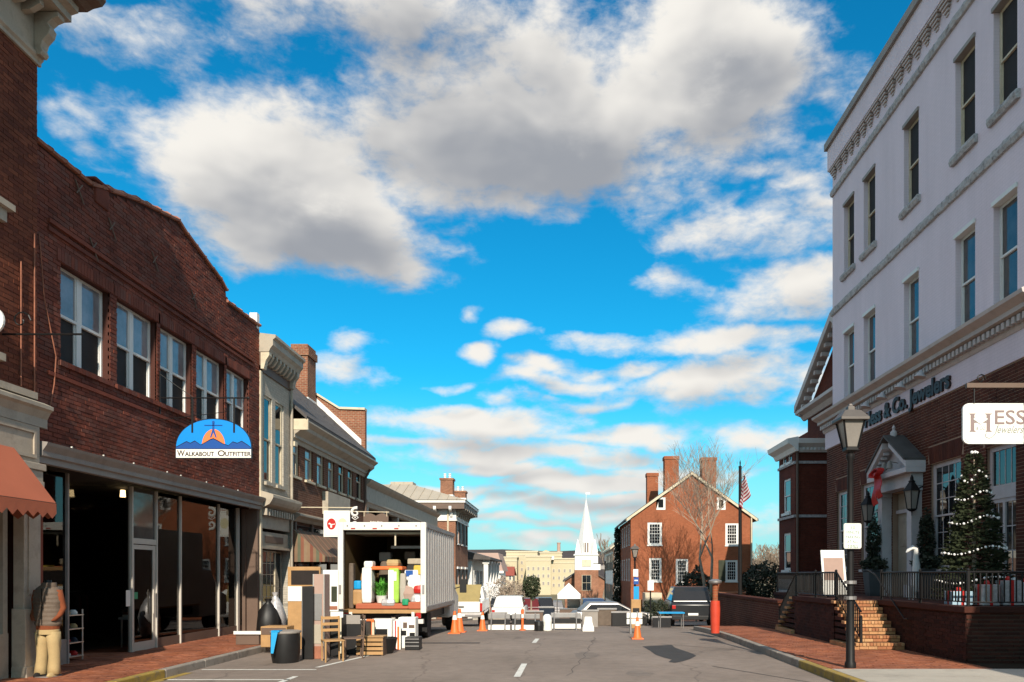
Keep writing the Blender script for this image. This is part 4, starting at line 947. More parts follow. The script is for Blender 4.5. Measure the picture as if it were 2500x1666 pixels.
# ground floor: shopfront, striped awning
mb = MB(); fprism(mb, fr, [(.0, 3.62), (.1, 3.62), (.18, 3.72), (.3, 3.8), (.3, 3.86), (.0, 3.95)], TY0 + .1, TY1 - 3); mb.build('shop_cornice', M['greige_trim'], tb)
mb = MB(); fb(mb, fr, DL(787, XL), DL(842, XL), ZL(787, 1255, XL), ZL(787, 1200, XL), .0, .22); mb.build('window_box', M['greige_trim'], tb)
t = MB(); fb(t, fr, TY0 + .3, TY1 - 3, .5, 3.5, .0, .02); t.build('shop_window', M['pane'], tb)
t = MB()
for u in (TY0 + .3, TY0 + 2, TY0 + 4, TY0 + 6): fb(t, fr, u, u + .12, .1, 3.6, .02, .08)
fb(t, fr, TY0 + .3, TY1 - 3, .1, .6, .02, .1); t.build('shop_frame', M['brown_trim'], tb)
a0, a1 = TY0 + .15, TY0 + 6.5; zt, zb = ZL(712, 1292, XL), PZ(1372, a0); mb = MB(); P = fr.p; dO = 1.1
n = 10
mb.face(P(a0, .04, zt), P(a1, .04, zt), P(a1, dO, zb + .18), P(a0, dO, zb + .18)); mb.face(P(a0, .04, zt), P(a0, .04, zb), P(a0, dO, zb), P(a0, dO, zb + .18)); mb.face(P(a1, .04, zt), P(a1, .04, zb), P(a1, dO, zb), P(a1, dO, zb + .18)); mb.face(P(a0, dO, zb + .18), P(a1, dO, zb + .18), P(a1, dO + .01, zb), P(a0, dO + .01, zb))
mb.build('awning', M['awning_stripe'], tb)
mb = MB(); mb.tube(P(TY1 - .3, .08, 0), P(TY1 - .3, .08, 6.2), .05); mb.tube(P(TY1 - .3, .08, 6.2), P(TY1 - .3, .3, 6.6), .05); mb.build('downpipe', M['brown_trim'], tb)
# bracket signs
sy = 25.6; frs = Fr('S', sy)
s1 = thing('scroll_sign', 'cream shop sign with a red oval hanging from white scrolled bracket', 'sign', (PX(822, sy), sy, PZ(1310, sy)))
x0, x1, z0, z1 = PX(790, sy), PX(854, sy), PZ(1311, sy), PZ(1247, sy)
plate('board', [(x0, z0), (x1, z0), (x1, z1), (x0, z1)], -.04, 0, M['sign_white'], s1, frs)
t = MB(); i = .05
for (a, b, c, e) in ((x0 + i, x1 - i, z0 + i, z0 + i + .008), (x0 + i, x1 - i, z1 - i - .008, z1 - i), (x0 + i, x0 + i + .008, z0 + i + .008, z1 - i - .008), (x1 - i - .008, x1 - i, z0 + i + .008, z1 - i - .008)): t.box(a, b, sy - .004, sy, c, e)
t.build('border', M['letter_line'], s1)
def oval(cx, cz, rx, rz_): return [(cx + rx * math.cos(i * .2618), cz + rz_ * math.sin(i * .2618)) for i in range(24)]
w_ = x1 - x0; cz = (z0 + z1) / 2 - .01
plate('red_oval', oval(x0 + w_ * .3, cz, w_ * .17, w_ * .215), .0, .005, M['red'], s1, frs)
plate('emblem', [(x0 + w_ * a, cz + w_ * b) for a, b in ((.19, .02), (.23, .05), (.29, .0), (.4, .0), (.42, .03), (.43, -.02), (.33, -.03), (.32, -.14), (.26, -.14), (.26, -.02), (.19, -.01))], .005, .008, M['sign_white'], s1, frs)
plate('cream_oval', oval(x0 + w_ * .72, cz + .02, w_ * .17, w_ * .2), .0, .005, paint('pale_emblem', (.72, .66, .42), .6, .08, 8, 30, 0), s1, frs)
t = MB(); xs = PX(874, sy); zz = PZ(1240, sy)
t.tube((XL, sy, PZ(1239, sy)), (PX(868, sy), sy, PZ(1240, sy)), .018, n=6); t.build('arm', M['cream'], s1)
def scroll(cx, cz, r, flip, name='scroll'):
    t = MB(); pts = []
    for k in range(26):
        a = k * .27; rr = r * (1 - k / 30); pts.append((cx + rr * math.cos(a + 1.2), sy, cz + flip * rr * math.sin(a + 1.2)))
    for k, (a, b) in enumerate(zip(pts, pts[1:])): t.tube(a, b, .055 * (1 - k / 40), .055 * (1 - (k + 1) / 40), 6)
    t.build(name, M['white'], s1, smooth=True)
scroll(PX(868, sy), PZ(1252, sy), .17, 1); scroll(PX(868, sy), PZ(1282, sy), .15, -1)
t = MB(); cx, cz, r = PX(867, sy), PZ(1264, sy), .11
q = [(cx - r, sy, cz), (cx, sy, cz - r * .7), (cx + r, sy, cz), (cx, sy, cz + r * .7), (cx - r, sy, cz)]; t.path(q, .012, 5); t.ball((cx, sy, cz), .03, 8); t.build('diamond', M['white'], s1)
sy = 29.0; frs = Fr('S', sy); s2 = thing('dark_wood_sign', 'dark brown double arched sign with tiny pale lettering above the truck', 'sign', (PX(917, sy), sy, PZ(1290, sy)))
x0, x1, z0, z1 = PX(887, sy), PX(948, sy), PZ(1296, sy), PZ(1260, sy); w_ = x1 - x0
plate('board', [(x0, z0), (x1, z0), (x1, z1)] + [(x1 - w_ * .5 * k / 8, z1 + .1 * math.sin(math.pi * k / 8)) for k in range(1, 8)] + [(x0 + w_ / 2, z1)] + [(x0 + w_ * .5 - w_ * .5 * k / 8, z1 + .1 * math.sin(math.pi * k / 8)) for k in range(1, 8)] + [(x0, z1)], -.05, 0, M['brown_trim'], s2, frs)
text_mesh('lettering', 'Kitchen House', .1, M['sign_white'], s2, (x0 + w_ * .28, sy - .006, PZ(1277, sy)), width=w_ * .48, bold=.002)
t = MB(); t.tube((XL, sy, PZ(1248, sy)), (PX(950, sy), sy, PZ(1251, sy)), .018, n=6)
for x in (x0 + .03, x1 - .06): t.tube((x, sy, z1 - .02), (x, sy, PZ(1249, sy)), .015, n=5)
t.build('arm', M['cream'], s2)
# ---------------------------------------------------------------- low building with long pale entablature
LY0, LY1 = TY1 + .02, DL(1075, XL + .2)
lb = thing('entablature_shop', 'low shop with a long plain grey entablature shading its front', 'building', (XL, 45, gz(45)))
zt, zb = ZL(893, 1170, XL), ZL(893, 1236, XL)
mb = MB(); fprism(mb, fr, [(-.3, zb), (.0, zb), (.05, zb + .16), (.1, zb + .2), (.1, zb + .28), (.0, zb + .32), (.0, zt - .3), (.08, zt - .24), (.2, zt - .12), (.26, zt), (-.3, zt + .1)], LY0, LY1); mb.build('entablature', M['greige_trim'], lb)
mb = MB(); shell(mb, fr, LY0, LY1, -3, zt - .05, 12, d=-.1); mb.build('wall', M['greige'], lb)
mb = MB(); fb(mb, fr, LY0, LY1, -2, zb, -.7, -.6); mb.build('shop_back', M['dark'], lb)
u = LY0 + .3
while u < LY1 - .5:
    mb = MB(); fb(mb, fr, u, u + .35, -2, zb, -.35, -.02); mb.build('pier', M['greige_trim'], lb)
    t = MB(); fb(t, fr, u + .35, min(u + 3.3, LY1 - .3), gz(u) + .5, zb - .4, -.5, -.48); t.build('shop_window', M['pane'], lb); u += 3.3
# ---------------------------------------------------------------- Italianate brick block with hipped metal roof
bX = -8.0; bY0 = DL(1112, bX); bY1 = DL(1142, bX)
bk = thing('hip_roof_block', 'orange brick block with tan hipped metal roof and white bracketed eaves', 'building', (bX - 5, bY0 + 4, gz(60)))
ez = 7.35; wz = 6.7; x_l = -22.0
frS, frW = Fr('S', bY0), Fr('L', bX)
wh = []
for k in range(3): u = bY0 + .9 + k * 2.3; wh += [(u, u + 1.0, 4.2, 6.0), (u, u + 1.0, -.6, 2.2)]
mb = MB(); holes_wall(mb, frW, bY0, bY1, -3, wz, wh, .15); holes_wall(mb, frS, x_l, bX, -3, wz, [], 0)
mb.face((x_l, bY1, -3), (bX, bY1, -3), (bX, bY1, wz), (x_l, bY1, wz)); mb.build('wall', M['bank_brick'], bk)
for w in wh:
    wo = window(bk, frW, *w, back=.1, fmat=M['white'], sill=(.08, .1, .1), fw=.08)
    for s in (0, 1):
        t = MB(); a = w[0] - .5 if s == 0 else w[1] + .04; fb(t, frW, a, a + .46, w[2], w[3], .005, .06); t.build('shutter', M['black'], wo)
    t = MB(); fb(t, frW, w[0] - .15, w[1] + .15, w[3] + .05, w[3] + .22, .0, .1); t.build('hood', M['white'], wo)
mb = MB(); fb(mb, frS, x_l, bX + .06, wz - .75, wz + .0, .0, .06); fb(mb, frW, bY0 + .0, bY1, wz - .75, wz, .0, .06); fb(mb, frS, x_l, bX + .1, wz - .85, wz - .75, .0, .1); fb(mb, frW, bY0, bY1, wz - .85, wz - .75, .0, .1); mb.build('frieze', M['white'], bk)
mb = MB(); mb.box(x_l, bX + .83, bY0 - .83, bY1 + .83, wz + .45, ez); mb.build('eave', M['white'], bk)
mb = MB(); mb.box(x_l, bX + .75, bY0 - .75, bY1 + .75, wz, wz + .45); mb.build('soffit_box', M['brown_trim'], bk)
x = bX - .2
while x > -13:
    t = MB(); fprism(t, frS, [(.06, wz - .55), (.16, wz - .55), (.3, wz - .2), (.7, wz - .1), (.78, wz - .0), (.78, wz + .2), (.06, wz + .2)], x - .2, x); t.build('bracket', M['white'], bk); x -= 1.15
y = bY0 + .1
while y < bY1:
    t = MB(); fprism(t, frW, [(.06, wz - .55), (.16, wz - .55), (.3, wz - .2), (.7, wz - .1), (.78, wz - .0), (.78, wz + .2), (.06, wz + .2)], y, y + .2); t.build('bracket', M['greige_trim'], bk); y += 1.1
A = [(x_l, bY0 - .9, ez), (bX + .9, bY0 - .9, ez), (bX + .9, bY1 + .9, ez), (x_l, bY1 + .9, ez)]; ym = (bY0 + bY1) / 2; zr = PZ(1186, ym); xa, xb = x_l, PX(1010, ym)
mb = MB(); mb.face(A[0], A[1], (xb, ym - .8, zr), (xa, ym - .8, zr)); mb.face(A[1], A[2], (xb, ym + .8, zr), (xb, ym - .8, zr)); mb.face(A[2], A[3], (xa, ym + .8, zr), (xb, ym + .8, zr)); mb.face((xa, ym - .8, zr), (xb, ym - .8, zr), (xb, ym + .8, zr), (xa, ym + .8, zr)); rf = mb.build('roof', M['metal_roof'], bk)
for k in range(22):
    f = k / 21; xe = x_l + (bX + .9 - x_l) * f; xt = min(xe, xb) if xe < xb else xb
    tt = 1.0 if xe <= xb else max(.05, 1 - (xe - xb) / (bX + .9 - xb))
    t = MB(); top_ = (xe, bY0 - .9 + (ym - .8 - bY0 + .9) * tt, ez + (zr - ez) * tt); t.tube((xe, bY0 - .9, ez + .03), (top_[0], top_[1], top_[2] + .03), .03, n=4); t.build('seam', M['metal_roof'], rf)
t = MB(); t.box(PX(958, ym), PX(1012, ym), ym - .7, ym + .7, zr, zr + .22); t.build('ridge_cap', M['greige_trim'], rf)
for (pa, pb, pt, pbm, yy) in ((1075, 1105, 1172, 1214, bY0 + 2.0), (1108, 1136, 1203, 1222, bY1 - .5)):
    xa_, xb_ = PX(pa, yy), PX(pb, yy); t = MB(); t.box(xa_, xb_, yy, yy + 1, ez + .1, PZ(pt, yy)); t.box(xa_ - .07, xb_ + .07, yy - .07, yy + 1.07, PZ(pt, yy), PZ(pt - 3, yy) + .05); c_ = t.build('chimney', M['bank_brick'], bk)
    t = MB(); t.box(xa_ - .04, xb_ + .04, yy - .04, yy + 1.04, ez, PZ(pbm - 6, yy)); t.build('flashing', M['white'], c_)
    for q in (.3, .7):
        t = MB(); t.lathe((xa_ + (xb_ - xa_) * q, yy + .5, PZ(pt - 4, yy)), [(.1, 0), (.09, .2), (.13, .22), (.07, .3), (.12, .36), (.1, .42)], 10); t.build('chimney_pot', M['white'], c_)
t = MB(); xx = PX(1094, bY0); t.tube((xx, bY0 - .1, -2), (xx, bY0 - .1, wz + .3), .07); t.build('downpipe', M['cream'], bk)
# ---------------------------------------------------------------- porch house and pink mansard beyond
ph = thing('porch_house', 'low white house with dark porch roof on square white columns', 'building', (-9.5, 74, gz(74)))
y0, y1 = 69.0, 82.0; xw = -8.2
mb = MB(); mb.box(-18, xw, y0, y1, gz(82) - .5, 3.4); mb.build('wall', M['white'], ph)
mb = MB(); mb.prism([(-18, y0 - .3, 3.4), (PX(1198, y0), y0 - .3, 3.15), (PX(1198, y0), y0 - .3, 3.35), (-13, y0 - .3, 5.2)], (0, y1 - y0 + .6, 0)); mb.build('roof', M['slate'], ph)
for k in range(5):
    y = y0 + .2 + k * 3; t = MB(); t.box(-7.15, -6.75, y, y + .4, gz(y), 3.1); t.box(-7.25, -6.65, y - .08, y + .48, 2.8, 3.1); t.box(-7.25, -6.65, y - .08, y + .48, gz(y), gz(y) + .3); t.build('column', M['white'], ph)
frp = Fr('L', xw)
for k in range(4): window(ph, frp, y0 + 1 + k * 3, y0 + 2.1 + k * 3, 0, 2.2, back=-.03, fmat=M['white'], sash=True)
t = MB(); t.box(-8.2, -6.5, y0, y1, gz(82) - .6, gz(69) + .05); t.build('porch_floor', M['concrete'], ph)
window(ph, Fr('S', y0), -9.7, -8.7, -.2, 2.0, back=-.03, fmat=M['white'])
yb = 112.0; mh = thing('mansard_house', 'pale house with steep pinkish slate mansard roof down the hill', 'building', (PX(1195, yb), yb + 5, gz(yb)))
xa, xb = PX(1130, yb), PX(1222, yb); zr0, zr1 = PZ(1395, yb), PZ(1350, yb)
mb = MB(); mb.box(xa, xb, yb, yb + 10, gz(yb + 10) - 1, zr0); mb.build('wall', M['white'], mh)
mb = MB(); mb.loft([[(xa - .3, yb - .3, zr0), (xb + .4, yb - .3, zr0), (xb + .4, yb + 10.3, zr0), (xa - .3, yb + 10.3, zr0)], [(xa + .4, yb + .5, zr1), (xb - .4, yb + .5, zr1), (xb - .4, yb + 9.5, zr1), (xa + .4, yb + 9.5, zr1)]]); mb.build('roof', M['pink_slate'], mh)
mb = MB(); mb.box(xa - .4, xb + .5, yb - .45, yb - .3, zr0 - .3, zr0 + .05); mb.build('eave', M['white'], mh)
for k in range(3): window(mh, Fr('S', yb), xa + .8 + k * 1.7, xa + 1.6 + k * 1.7, zr0 - 2.6, zr0 - .8, back=-.04, fmat=M['cream'])
yb = 130.0; rh = thing('red_roof_house', 'small house with plain dull red roof in front of the beige blocks', 'building', (PX(1240, yb), yb + 3, gz(yb)))
xa, xb = PX(1222, yb), PX(1252, yb)
mb = MB(); mb.box(xa, xb, yb, yb + 6, gz(yb) - 1, PZ(1404, yb)); mb.build('wall', M['cream'], rh)
mb = MB(); mb.prism([(xa - .3, yb - .3, PZ(1406, yb)), (xb + .3, yb - .3, PZ(1406, yb)), (xb + .1, yb + 3, PZ(1384, yb)), (xa - .1, yb + 3, PZ(1384, yb))], (0, .1, .05)); mb.prism([(xa - .1, yb + 3, PZ(1384, yb)), (xb + .1, yb + 3, PZ(1384, yb)), (xb + .3, yb + 6.3, PZ(1406, yb)), (xa - .3, yb + 6.3, PZ(1406, yb))], (0, .1, .05)); mb.build('roof', M['red_roof'], rh)
for k in range(2): window(rh, Fr('S', yb), xa + .4 + k * 1.0, xa + .9 + k * 1.0, PZ(1416, yb), PZ(1407, yb), back=-.04)
yb = 96.0; sv = thing('white_shop_row', 'small white shop with awning beside the porch house', 'building', (PX(1190, yb), yb, gz(yb)))
mb = MB(); mb.box(PX(1150, yb), PX(1186, yb), yb, yb + 8, gz(yb) - 1, PZ(1378, yb)); mb.build('wall', M['white'], sv)
mb = MB(); mb.box(PX(1148, yb), PX(1188, yb), yb - .4, yb + 8.2, PZ(1378, yb), PZ(1370, yb)); mb.build('cornice', M['greige_trim'], sv)
for k in range(2): window(sv, Fr('S', yb), PX(1158 + k * 14, yb), PX(1166 + k * 14, yb), PZ(1430, yb), PZ(1400, yb), back=-.04)
# ---------------------------------------------------------------- beige campus blocks, hill
yb = 420.0
def campus(name, lab, xa, xb, ztp, rows, cols, yb, parap=0, zlow=-10):
    o = thing(name, lab, 'building', (PX((xa + xb) / 2, yb), yb + 15, zlow)); f_ = Fr('S', yb); a, b = PX(xa, yb), PX(xb, yb); zt = PZ(ztp, yb)
    mb = MB(); mb.box(a, b, yb, yb + 30, zlow - 2, zt); mb.build('wall', M['beige'], o)
    mb = MB(); mb.box(a - .4, b + .4, yb - .4, yb + 30.4, zt, zt + .7); mb.box(a - .2, b + .2, yb - .25, yb - .01, zt - 2.2, zt - 1.8); mb.build('parapet', M['cream'], o)
    for i in range(cols):
        for j in range(rows):
            u = a + (b - a) * (i + .5) / cols; z = zt - 5.5 - j * 4.2
            t = MB(); fb(t, f_, u - .85, u + .85, z - 2.3, z, .02, .12); w = t.build('window', M['cream'], o)
            t = MB(); fb(t, f_, u - .55, u + .55, z - 2.0, z - .25, .12, .18); t.build('pane', M['grey_trim'], w)
    return o
campus('campus_block', 'tall beige campus block rising behind the red roofed house', 1236, 1312, 1348, 3, 3, 470)
campus('campus_block', 'long beige castellated campus block with three rows of windows', 1284, 1345, 1360, 3, 5, 430)
campus('campus_block', 'beige campus wing beside the white steeple', 1345, 1412, 1366, 3, 5, 440)
campus('campus_block', 'lowest beige campus wing behind the mansard house', 1205, 1262, 1362, 3, 4, 455)
ga = campus('campus_block', 'beige gabled campus hall with a tall chimney stack', 1318, 1372, 1350, 2, 4, 500)
mb = MB(); a, b = PX(1318, 500), PX(1348, 500); mb.prism([(a, 500, PZ(1350, 500)), (b, 500, PZ(1350, 500)), ((a + b) / 2, 500, PZ(1343, 500))], (0, 20, 0)); mb.build('gable', M['beige'], ga)
mb = MB(); mb.lathe((PX(1364, 495), 506, PZ(1360, 495)), [(1.25, -4), (1.1, 9), (1.3, 9.1), (1.3, 9.8)], 12); mb.build('chimney', M['pink_slate'], ga)
mb = MB(); a, b = PX(1308, 425), PX(1352, 425); mb.box(a, b, 436, 450, PZ(1366, 425), PZ(1357, 425)); tag(mb.build('rooftop_plant', M['white'], base=((a + b) / 2, 440, PZ(1366, 425))), 'low white plant room on the flat campus roof', 'plant room')
mb = MB(); rnd = random.Random(4); cols_ = 90; rings = []
for k in range(cols_ + 1):
    x = -2600 + 5200 * k / cols_; hgt = 62 + 20 * math.exp(-((x + 250) / 260) ** 2) + 9 * math.sin(x / 190) + rnd.uniform(-3, 3) - 18 * (1 if x > 200 else 0) * min(1, (x - 200) / 200 if x > 200 else 0)
    rings.append((x, hgt))
for (xa, ha), (xb, hb) in zip(rings, rings[1:]):
    mb.face((xa, 1700, -12), (xb, 1700, -12), (xb, 2200, hb), (xa, 2200, ha)); mb.face((xa, 2200, ha), (xb, 2200, hb), (xb, 3000, hb * .8), (xa, 3000, ha * .8))
tag(mb.build('hill', M['hill'], base=(0, 1700, -12), smooth=True, ang=3), kind='structure')
# ================================================================ RIGHT SIDE
# ---------------------------------------------------------------- jeweller's building: white painted upper floors over brown brick
HY0, HY1 = 15.4, 28.0; HX1 = XR - .2
fr = Fr('R', XR); frb = Fr('R', HX1)
hb = thing('jeweller_building', 'tall white painted brick building with brown brick ground floor and dentilled cornice', 'building', (XR, 21.7, 0))
yc = [26.4, 24.65, 21.7, 18.8, 17.1]
top_w = [(y - .46, y + .46, 12.45, 14.85) for y in yc]; mid_w = [(y - .46, y + .46, 7.95, 10.35) for y in yc]
mb = MB(); holes_wall(mb, fr, HY0, HY1, 7.3, 17.6, top_w + mid_w, .24); shell(mb, fr, HY0, HY1, 0, 17.6, 14); mb.build('wall', M['white_wall'], hb)
mb = MB(); fb(mb, fr, HY0 - .02, HY1 + .1, 16.75, 17.55, .0, .16); mb.build('parapet', M['white_wall'], hb)
mb = MB(); fb(mb, fr, HY0 - .05, HY1 + .18, 17.55, 17.8, -.3, .26); mb.build('roof_edge', M['grey_trim'], hb)
y = HY1 - .05
while y > HY0 + .4:
    mb = MB()
    for k in range(5): w_ = .07 + .045 * k; fb(mb, fr, y - .23 - w_, y - .23 + w_, 16.3 + .09 * k, 16.3 + .09 * k + .055, .0, .035 + .03 * k)
    mb.build('corbel', M['hess_cornice'], hb); y -= .54
for z in (15.75, 11.35):
    y = HY0
    while y < HY1:
        e = min(y + random.uniform(.7, 1.3), HY1 + .02); mb = MB(); n = 7
        rows = []
        for k in range(n + 1):
            u = y + .004 + (e - y - .008) * k / n; j = lambda s: random.uniform(-s, s)
            rows.append([fr.p(u, -.02, z), fr.p(u, .07 + j(.015), z + .02 + j(.01)), fr.p(u, .09 + j(.018), z + .13 + j(.02)), fr.p(u, .07 + j(.015), z + .24 + j(.01)), fr.p(u, -.02, z + .27)])
        mb.loft(rows); mb.build('string_stone', M['stone'], hb); y = e
for k, w in enumerate(top_w + mid_w):
    t5 = k < 5
    wo = window(hb, fr, *w, back=.2, fmat=M['cream'] if t5 else M['white'], top=M['screen'] if t5 else M['pane_mid'], bot=M['screen'] if t5 else M['pane_mid'], fw=.07)
    t = MB(); fb(t, fr, w[0] - .02, w[1] + .02, w[3] - .001, w[3] + .1, -.2, .05); t.build('hood', M['grey_trim'] if t5 else M['white'], wo)
    t = MB(); n = 6; rows = []
    for q in range(n + 1):
        u = w[0] - .12 + (w[1] - w[0] + .24) * q / n; j = lambda s: random.uniform(-s, s)
        rows.append([fr.p(u, -.1, w[2] - .2), fr.p(u, .08 + j(.015), w[2] - .2 + j(.012)), fr.p(u, .12 + j(.012), w[2] - .1 + j(.012)), fr.p(u, .1 + j(.01), w[2] - .004), fr.p(u, -.1, w[2] - .004)])
    t.loft(rows); t.build('sill', M['stone'] if t5 else M['white'], wo)
# entablature with dentils and letters
mb = MB(); e0, e1 = HY0 - .1, HY1 + .12
fb(mb, fr, e0, e1 - .02, 6.45, 7.05, .0, .24); mb.build('frieze', M['white_wall'], hb)
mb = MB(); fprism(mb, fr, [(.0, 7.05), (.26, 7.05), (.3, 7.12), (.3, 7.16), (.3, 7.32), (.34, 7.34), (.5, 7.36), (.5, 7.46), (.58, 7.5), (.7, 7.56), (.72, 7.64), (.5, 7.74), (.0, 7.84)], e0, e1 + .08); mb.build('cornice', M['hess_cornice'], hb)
y = e1 - .06; dn = []
me = MB(); fb(me, Fr('R', 0), -.055, .055, 0, .14, 0, .13); mesh = bpy.data.meshes.new('dentil'); mesh.from_pydata(me.v, [], me.f); mesh.materials.append(M['hess_cornice']); mesh.update()
while y > e0 + .1:
    o = bpy.data.objects.new('dentil', mesh); COL.objects.link(o); o.parent = hb; o.location = fr.p(y, .3, 7.17) - WLOC[hb.name]; y -= .19
text_mesh('lettering', 'Hess & Co. Jewelers', .62, M['letter'], hb, (XR - .27, DL(2113, XR - .26), 6.55), frame='R', depth=.03, bold=.022, width=DL(2113, XR - .26) - DL(2320, XR - .26))
for px in (2113, 2152, 2197, 2246):
    u = DL(px, XR - .62); t = MB(); t.M = Matrix.Translation(fr.p(u, .62, 7.0)) @ Matrix.Rotation(math.radians(12), 4, 'Y'); t.lathe((0, 0, 0), [(.16, 0), (.15, .02), (.05, .16), (.03, .2)], 14); t.tube((0, 0, .18), (.12, 0, .36), .012); t.build('sign_lamp', M['hess_trim'], hb)
# ground floor brickwork
ax = 21.7; gw = [(25.92, 27.0, 2.0, 4.75), (23.25, 24.8, 2.0, 4.75), (18.6, 20.15, 2.0, 4.75), (16.35, 17.5, 1.2, 4.75)]
dw = (ax - .75, ax + .75, 1.2, 4.2)
hl = gw + [dw]
mb = MB(); holes_wall(mb, frb, HY0, HY1, 0, 6.45, hl, .22); mb.face(frb.p(HY0, 0, 0), frb.p(HY0, -.25, 0), frb.p(HY0, -.25, 6.45), frb.p(HY0, 0, 6.45)); mb.face(frb.p(HY1, 0, 0), frb.p(HY1, -.25, 0), frb.p(HY1, -.25, 6.45), frb.p(HY1, 0, 6.45)); mb.build('brick_base', M['hs_mortar'], hb)
arches = [(w[0] - .12, w[1] + .12, 4.75, 5.22) for w in gw]
bricks(hb, frb, HY0, HY1, 1.2, 6.44, hl, M['hs_brick'], flemish=True, bl=.21, bh=.064, j=.014, proud=.008, arches=arches)
for w in gw:
    flat_arch(hb, frb, w[0] - .02, w[1] + .02, 4.76, .45, M['hs_brick'])
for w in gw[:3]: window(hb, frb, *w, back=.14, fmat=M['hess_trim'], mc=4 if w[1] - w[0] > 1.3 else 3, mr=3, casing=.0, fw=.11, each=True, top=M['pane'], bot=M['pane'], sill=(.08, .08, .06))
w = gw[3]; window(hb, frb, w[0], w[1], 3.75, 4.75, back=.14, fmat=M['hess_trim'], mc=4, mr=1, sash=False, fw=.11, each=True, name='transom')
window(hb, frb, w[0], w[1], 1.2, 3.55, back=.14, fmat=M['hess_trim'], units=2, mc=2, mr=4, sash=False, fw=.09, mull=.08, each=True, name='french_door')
t = MB(); fb(t, frb, w[0], w[1], 3.55, 3.75, -.2, -.06); t.build('transom_bar', M['hess_trim'], hb)
# door surround with open pediment
ds = MB(); pw = .28
for s in (-1, 1):
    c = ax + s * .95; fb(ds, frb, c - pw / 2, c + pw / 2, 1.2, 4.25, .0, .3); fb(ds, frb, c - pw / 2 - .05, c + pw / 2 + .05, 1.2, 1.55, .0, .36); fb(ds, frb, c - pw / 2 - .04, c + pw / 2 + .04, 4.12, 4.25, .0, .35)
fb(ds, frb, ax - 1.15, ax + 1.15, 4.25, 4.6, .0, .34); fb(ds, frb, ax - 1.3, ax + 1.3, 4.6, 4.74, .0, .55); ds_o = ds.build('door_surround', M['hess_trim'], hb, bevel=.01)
for s in (-1, 1):
    t = MB(); a, b = ax + s * 1.3, ax + s * .22
    t.prism([frb.p(a, .0, 4.74), frb.p(b, .0, 5.46), frb.p(b, .0, 5.64), frb.p(a, .0, 4.92)], frb.p(0, .55, 0) - frb.p(0, 0, 0)); t.build('raking_cornice', M['hess_trim'], ds_o)
    t = MB(); t.prism([frb.p(a, -.0, 4.925), frb.p(ax, .0, 5.77), frb.p(ax, .0, 5.83), frb.p(a, .0, 4.985)], frb.p(0, .6, 0) - frb.p(0, 0, 0)); t.build('pediment_roof', M['slate'], ds_o)
    for k in range(6):
        t = MB(); u = ax + s * (1.12 - k * .16); z = 4.78 + (1.12 - .0) * 0 + k * .107; fb(t, frb, u - .04, u + .04, z - .02, z + .06, .3, .46); t.build('dentil', M['hess_trim'], ds_o)
t = MB(); t.face(frb.p(ax - 1.15, .2, 4.74), frb.p(ax + 1.15, .2, 4.74), frb.p(ax, .2, 5.55)); t.build('tympanum', M['hess_trim'], ds_o)
t = MB(); t.lathe(frb.p(ax, .3, 5.6), [(.12, 0), (.12, .1), (.06, .14), (.1, .24), (.09, .32), (.03, .38), (.05, .44), (.01, .52)], 12); t.build('finial', M['hess_trim'], ds_o, smooth=True)
for s in (-.18, .18): t = MB(); t.tube(frb.p(ax + s, .25, 5.0), frb.p(ax + s, .5, 5.05), .015); t.lathe(frb.p(ax + s, .5, 4.85), [(.09, 0), (.06, .18), (.02, .22)], 10); t.build('spot_lamp', M['grey_trim'], ds_o)
t = MB(); fb(t, frb, ax - .72, ax + .72, 1.22, 4.2, -.2, -.15); door = t.build('door', M['greige_trim'], hb)
for (a, b, c, e) in ((-.55, -.08, 1.5, 2.5), (.08, .55, 1.5, 2.5), (-.55, -.08, 2.65, 3.5), (.08, .55, 2.65, 3.5)):
    t = MB(); fb(t, frb, ax + a, ax + b, c, e, -.15, -.13); t.build('door_panel', M['greige_trim'], door, bevel=.02)
t = MB(); fb(t, frb, ax - .72, ax + .72, 3.62, 3.72, -.15, -.08); t.build('transom_bar', M['hess_trim'], door)
# wall lanterns
def lantern(loc, lab):
    r = thing('wall_lantern', lab, 'lantern', loc, 'lanterns beside the pedimented door'); x, y, z = loc
    t = MB(); t.lathe(loc, [(.06, -.42), (.13, -.38), (.13, -.35)], 6); t.lathe(loc, [(.24, .12), (.22, .16), (.08, .36), (.1, .38), (.05, .42), (.05, .48), (.01, .56)], 6); t.tube((x, y, z + .1), (x + .3, y, z + .25), .02); t.tube((x, y, z - .4), (x, y, z - .55), .025, .005); t.build('frame', M['black'], r)
    for k in range(6):
        t = MB(); a = k * math.pi / 3; t.tube((x + .13 * math.cos(a), y + .13 * math.sin(a), z - .36), (x + .21 * math.cos(a), y + .21 * math.sin(a), z + .13), .012, n=4); t.build('bar', M['black'], r)
    t = MB(); t.lathe(loc, [(.12, -.35), (.2, .12)], 6); t.build('glass', M['lamp_glass'], r)
lantern((HX1 - .45, ax + 1.45, PZ(1233, ax)), 'black wall lantern beside the pedimented door, under the shop name')
lantern((HX1 - .45, ax - 1.45, PZ(1211, ax - 1.4)), 'black wall lantern between the door pediment and the decorated tree')
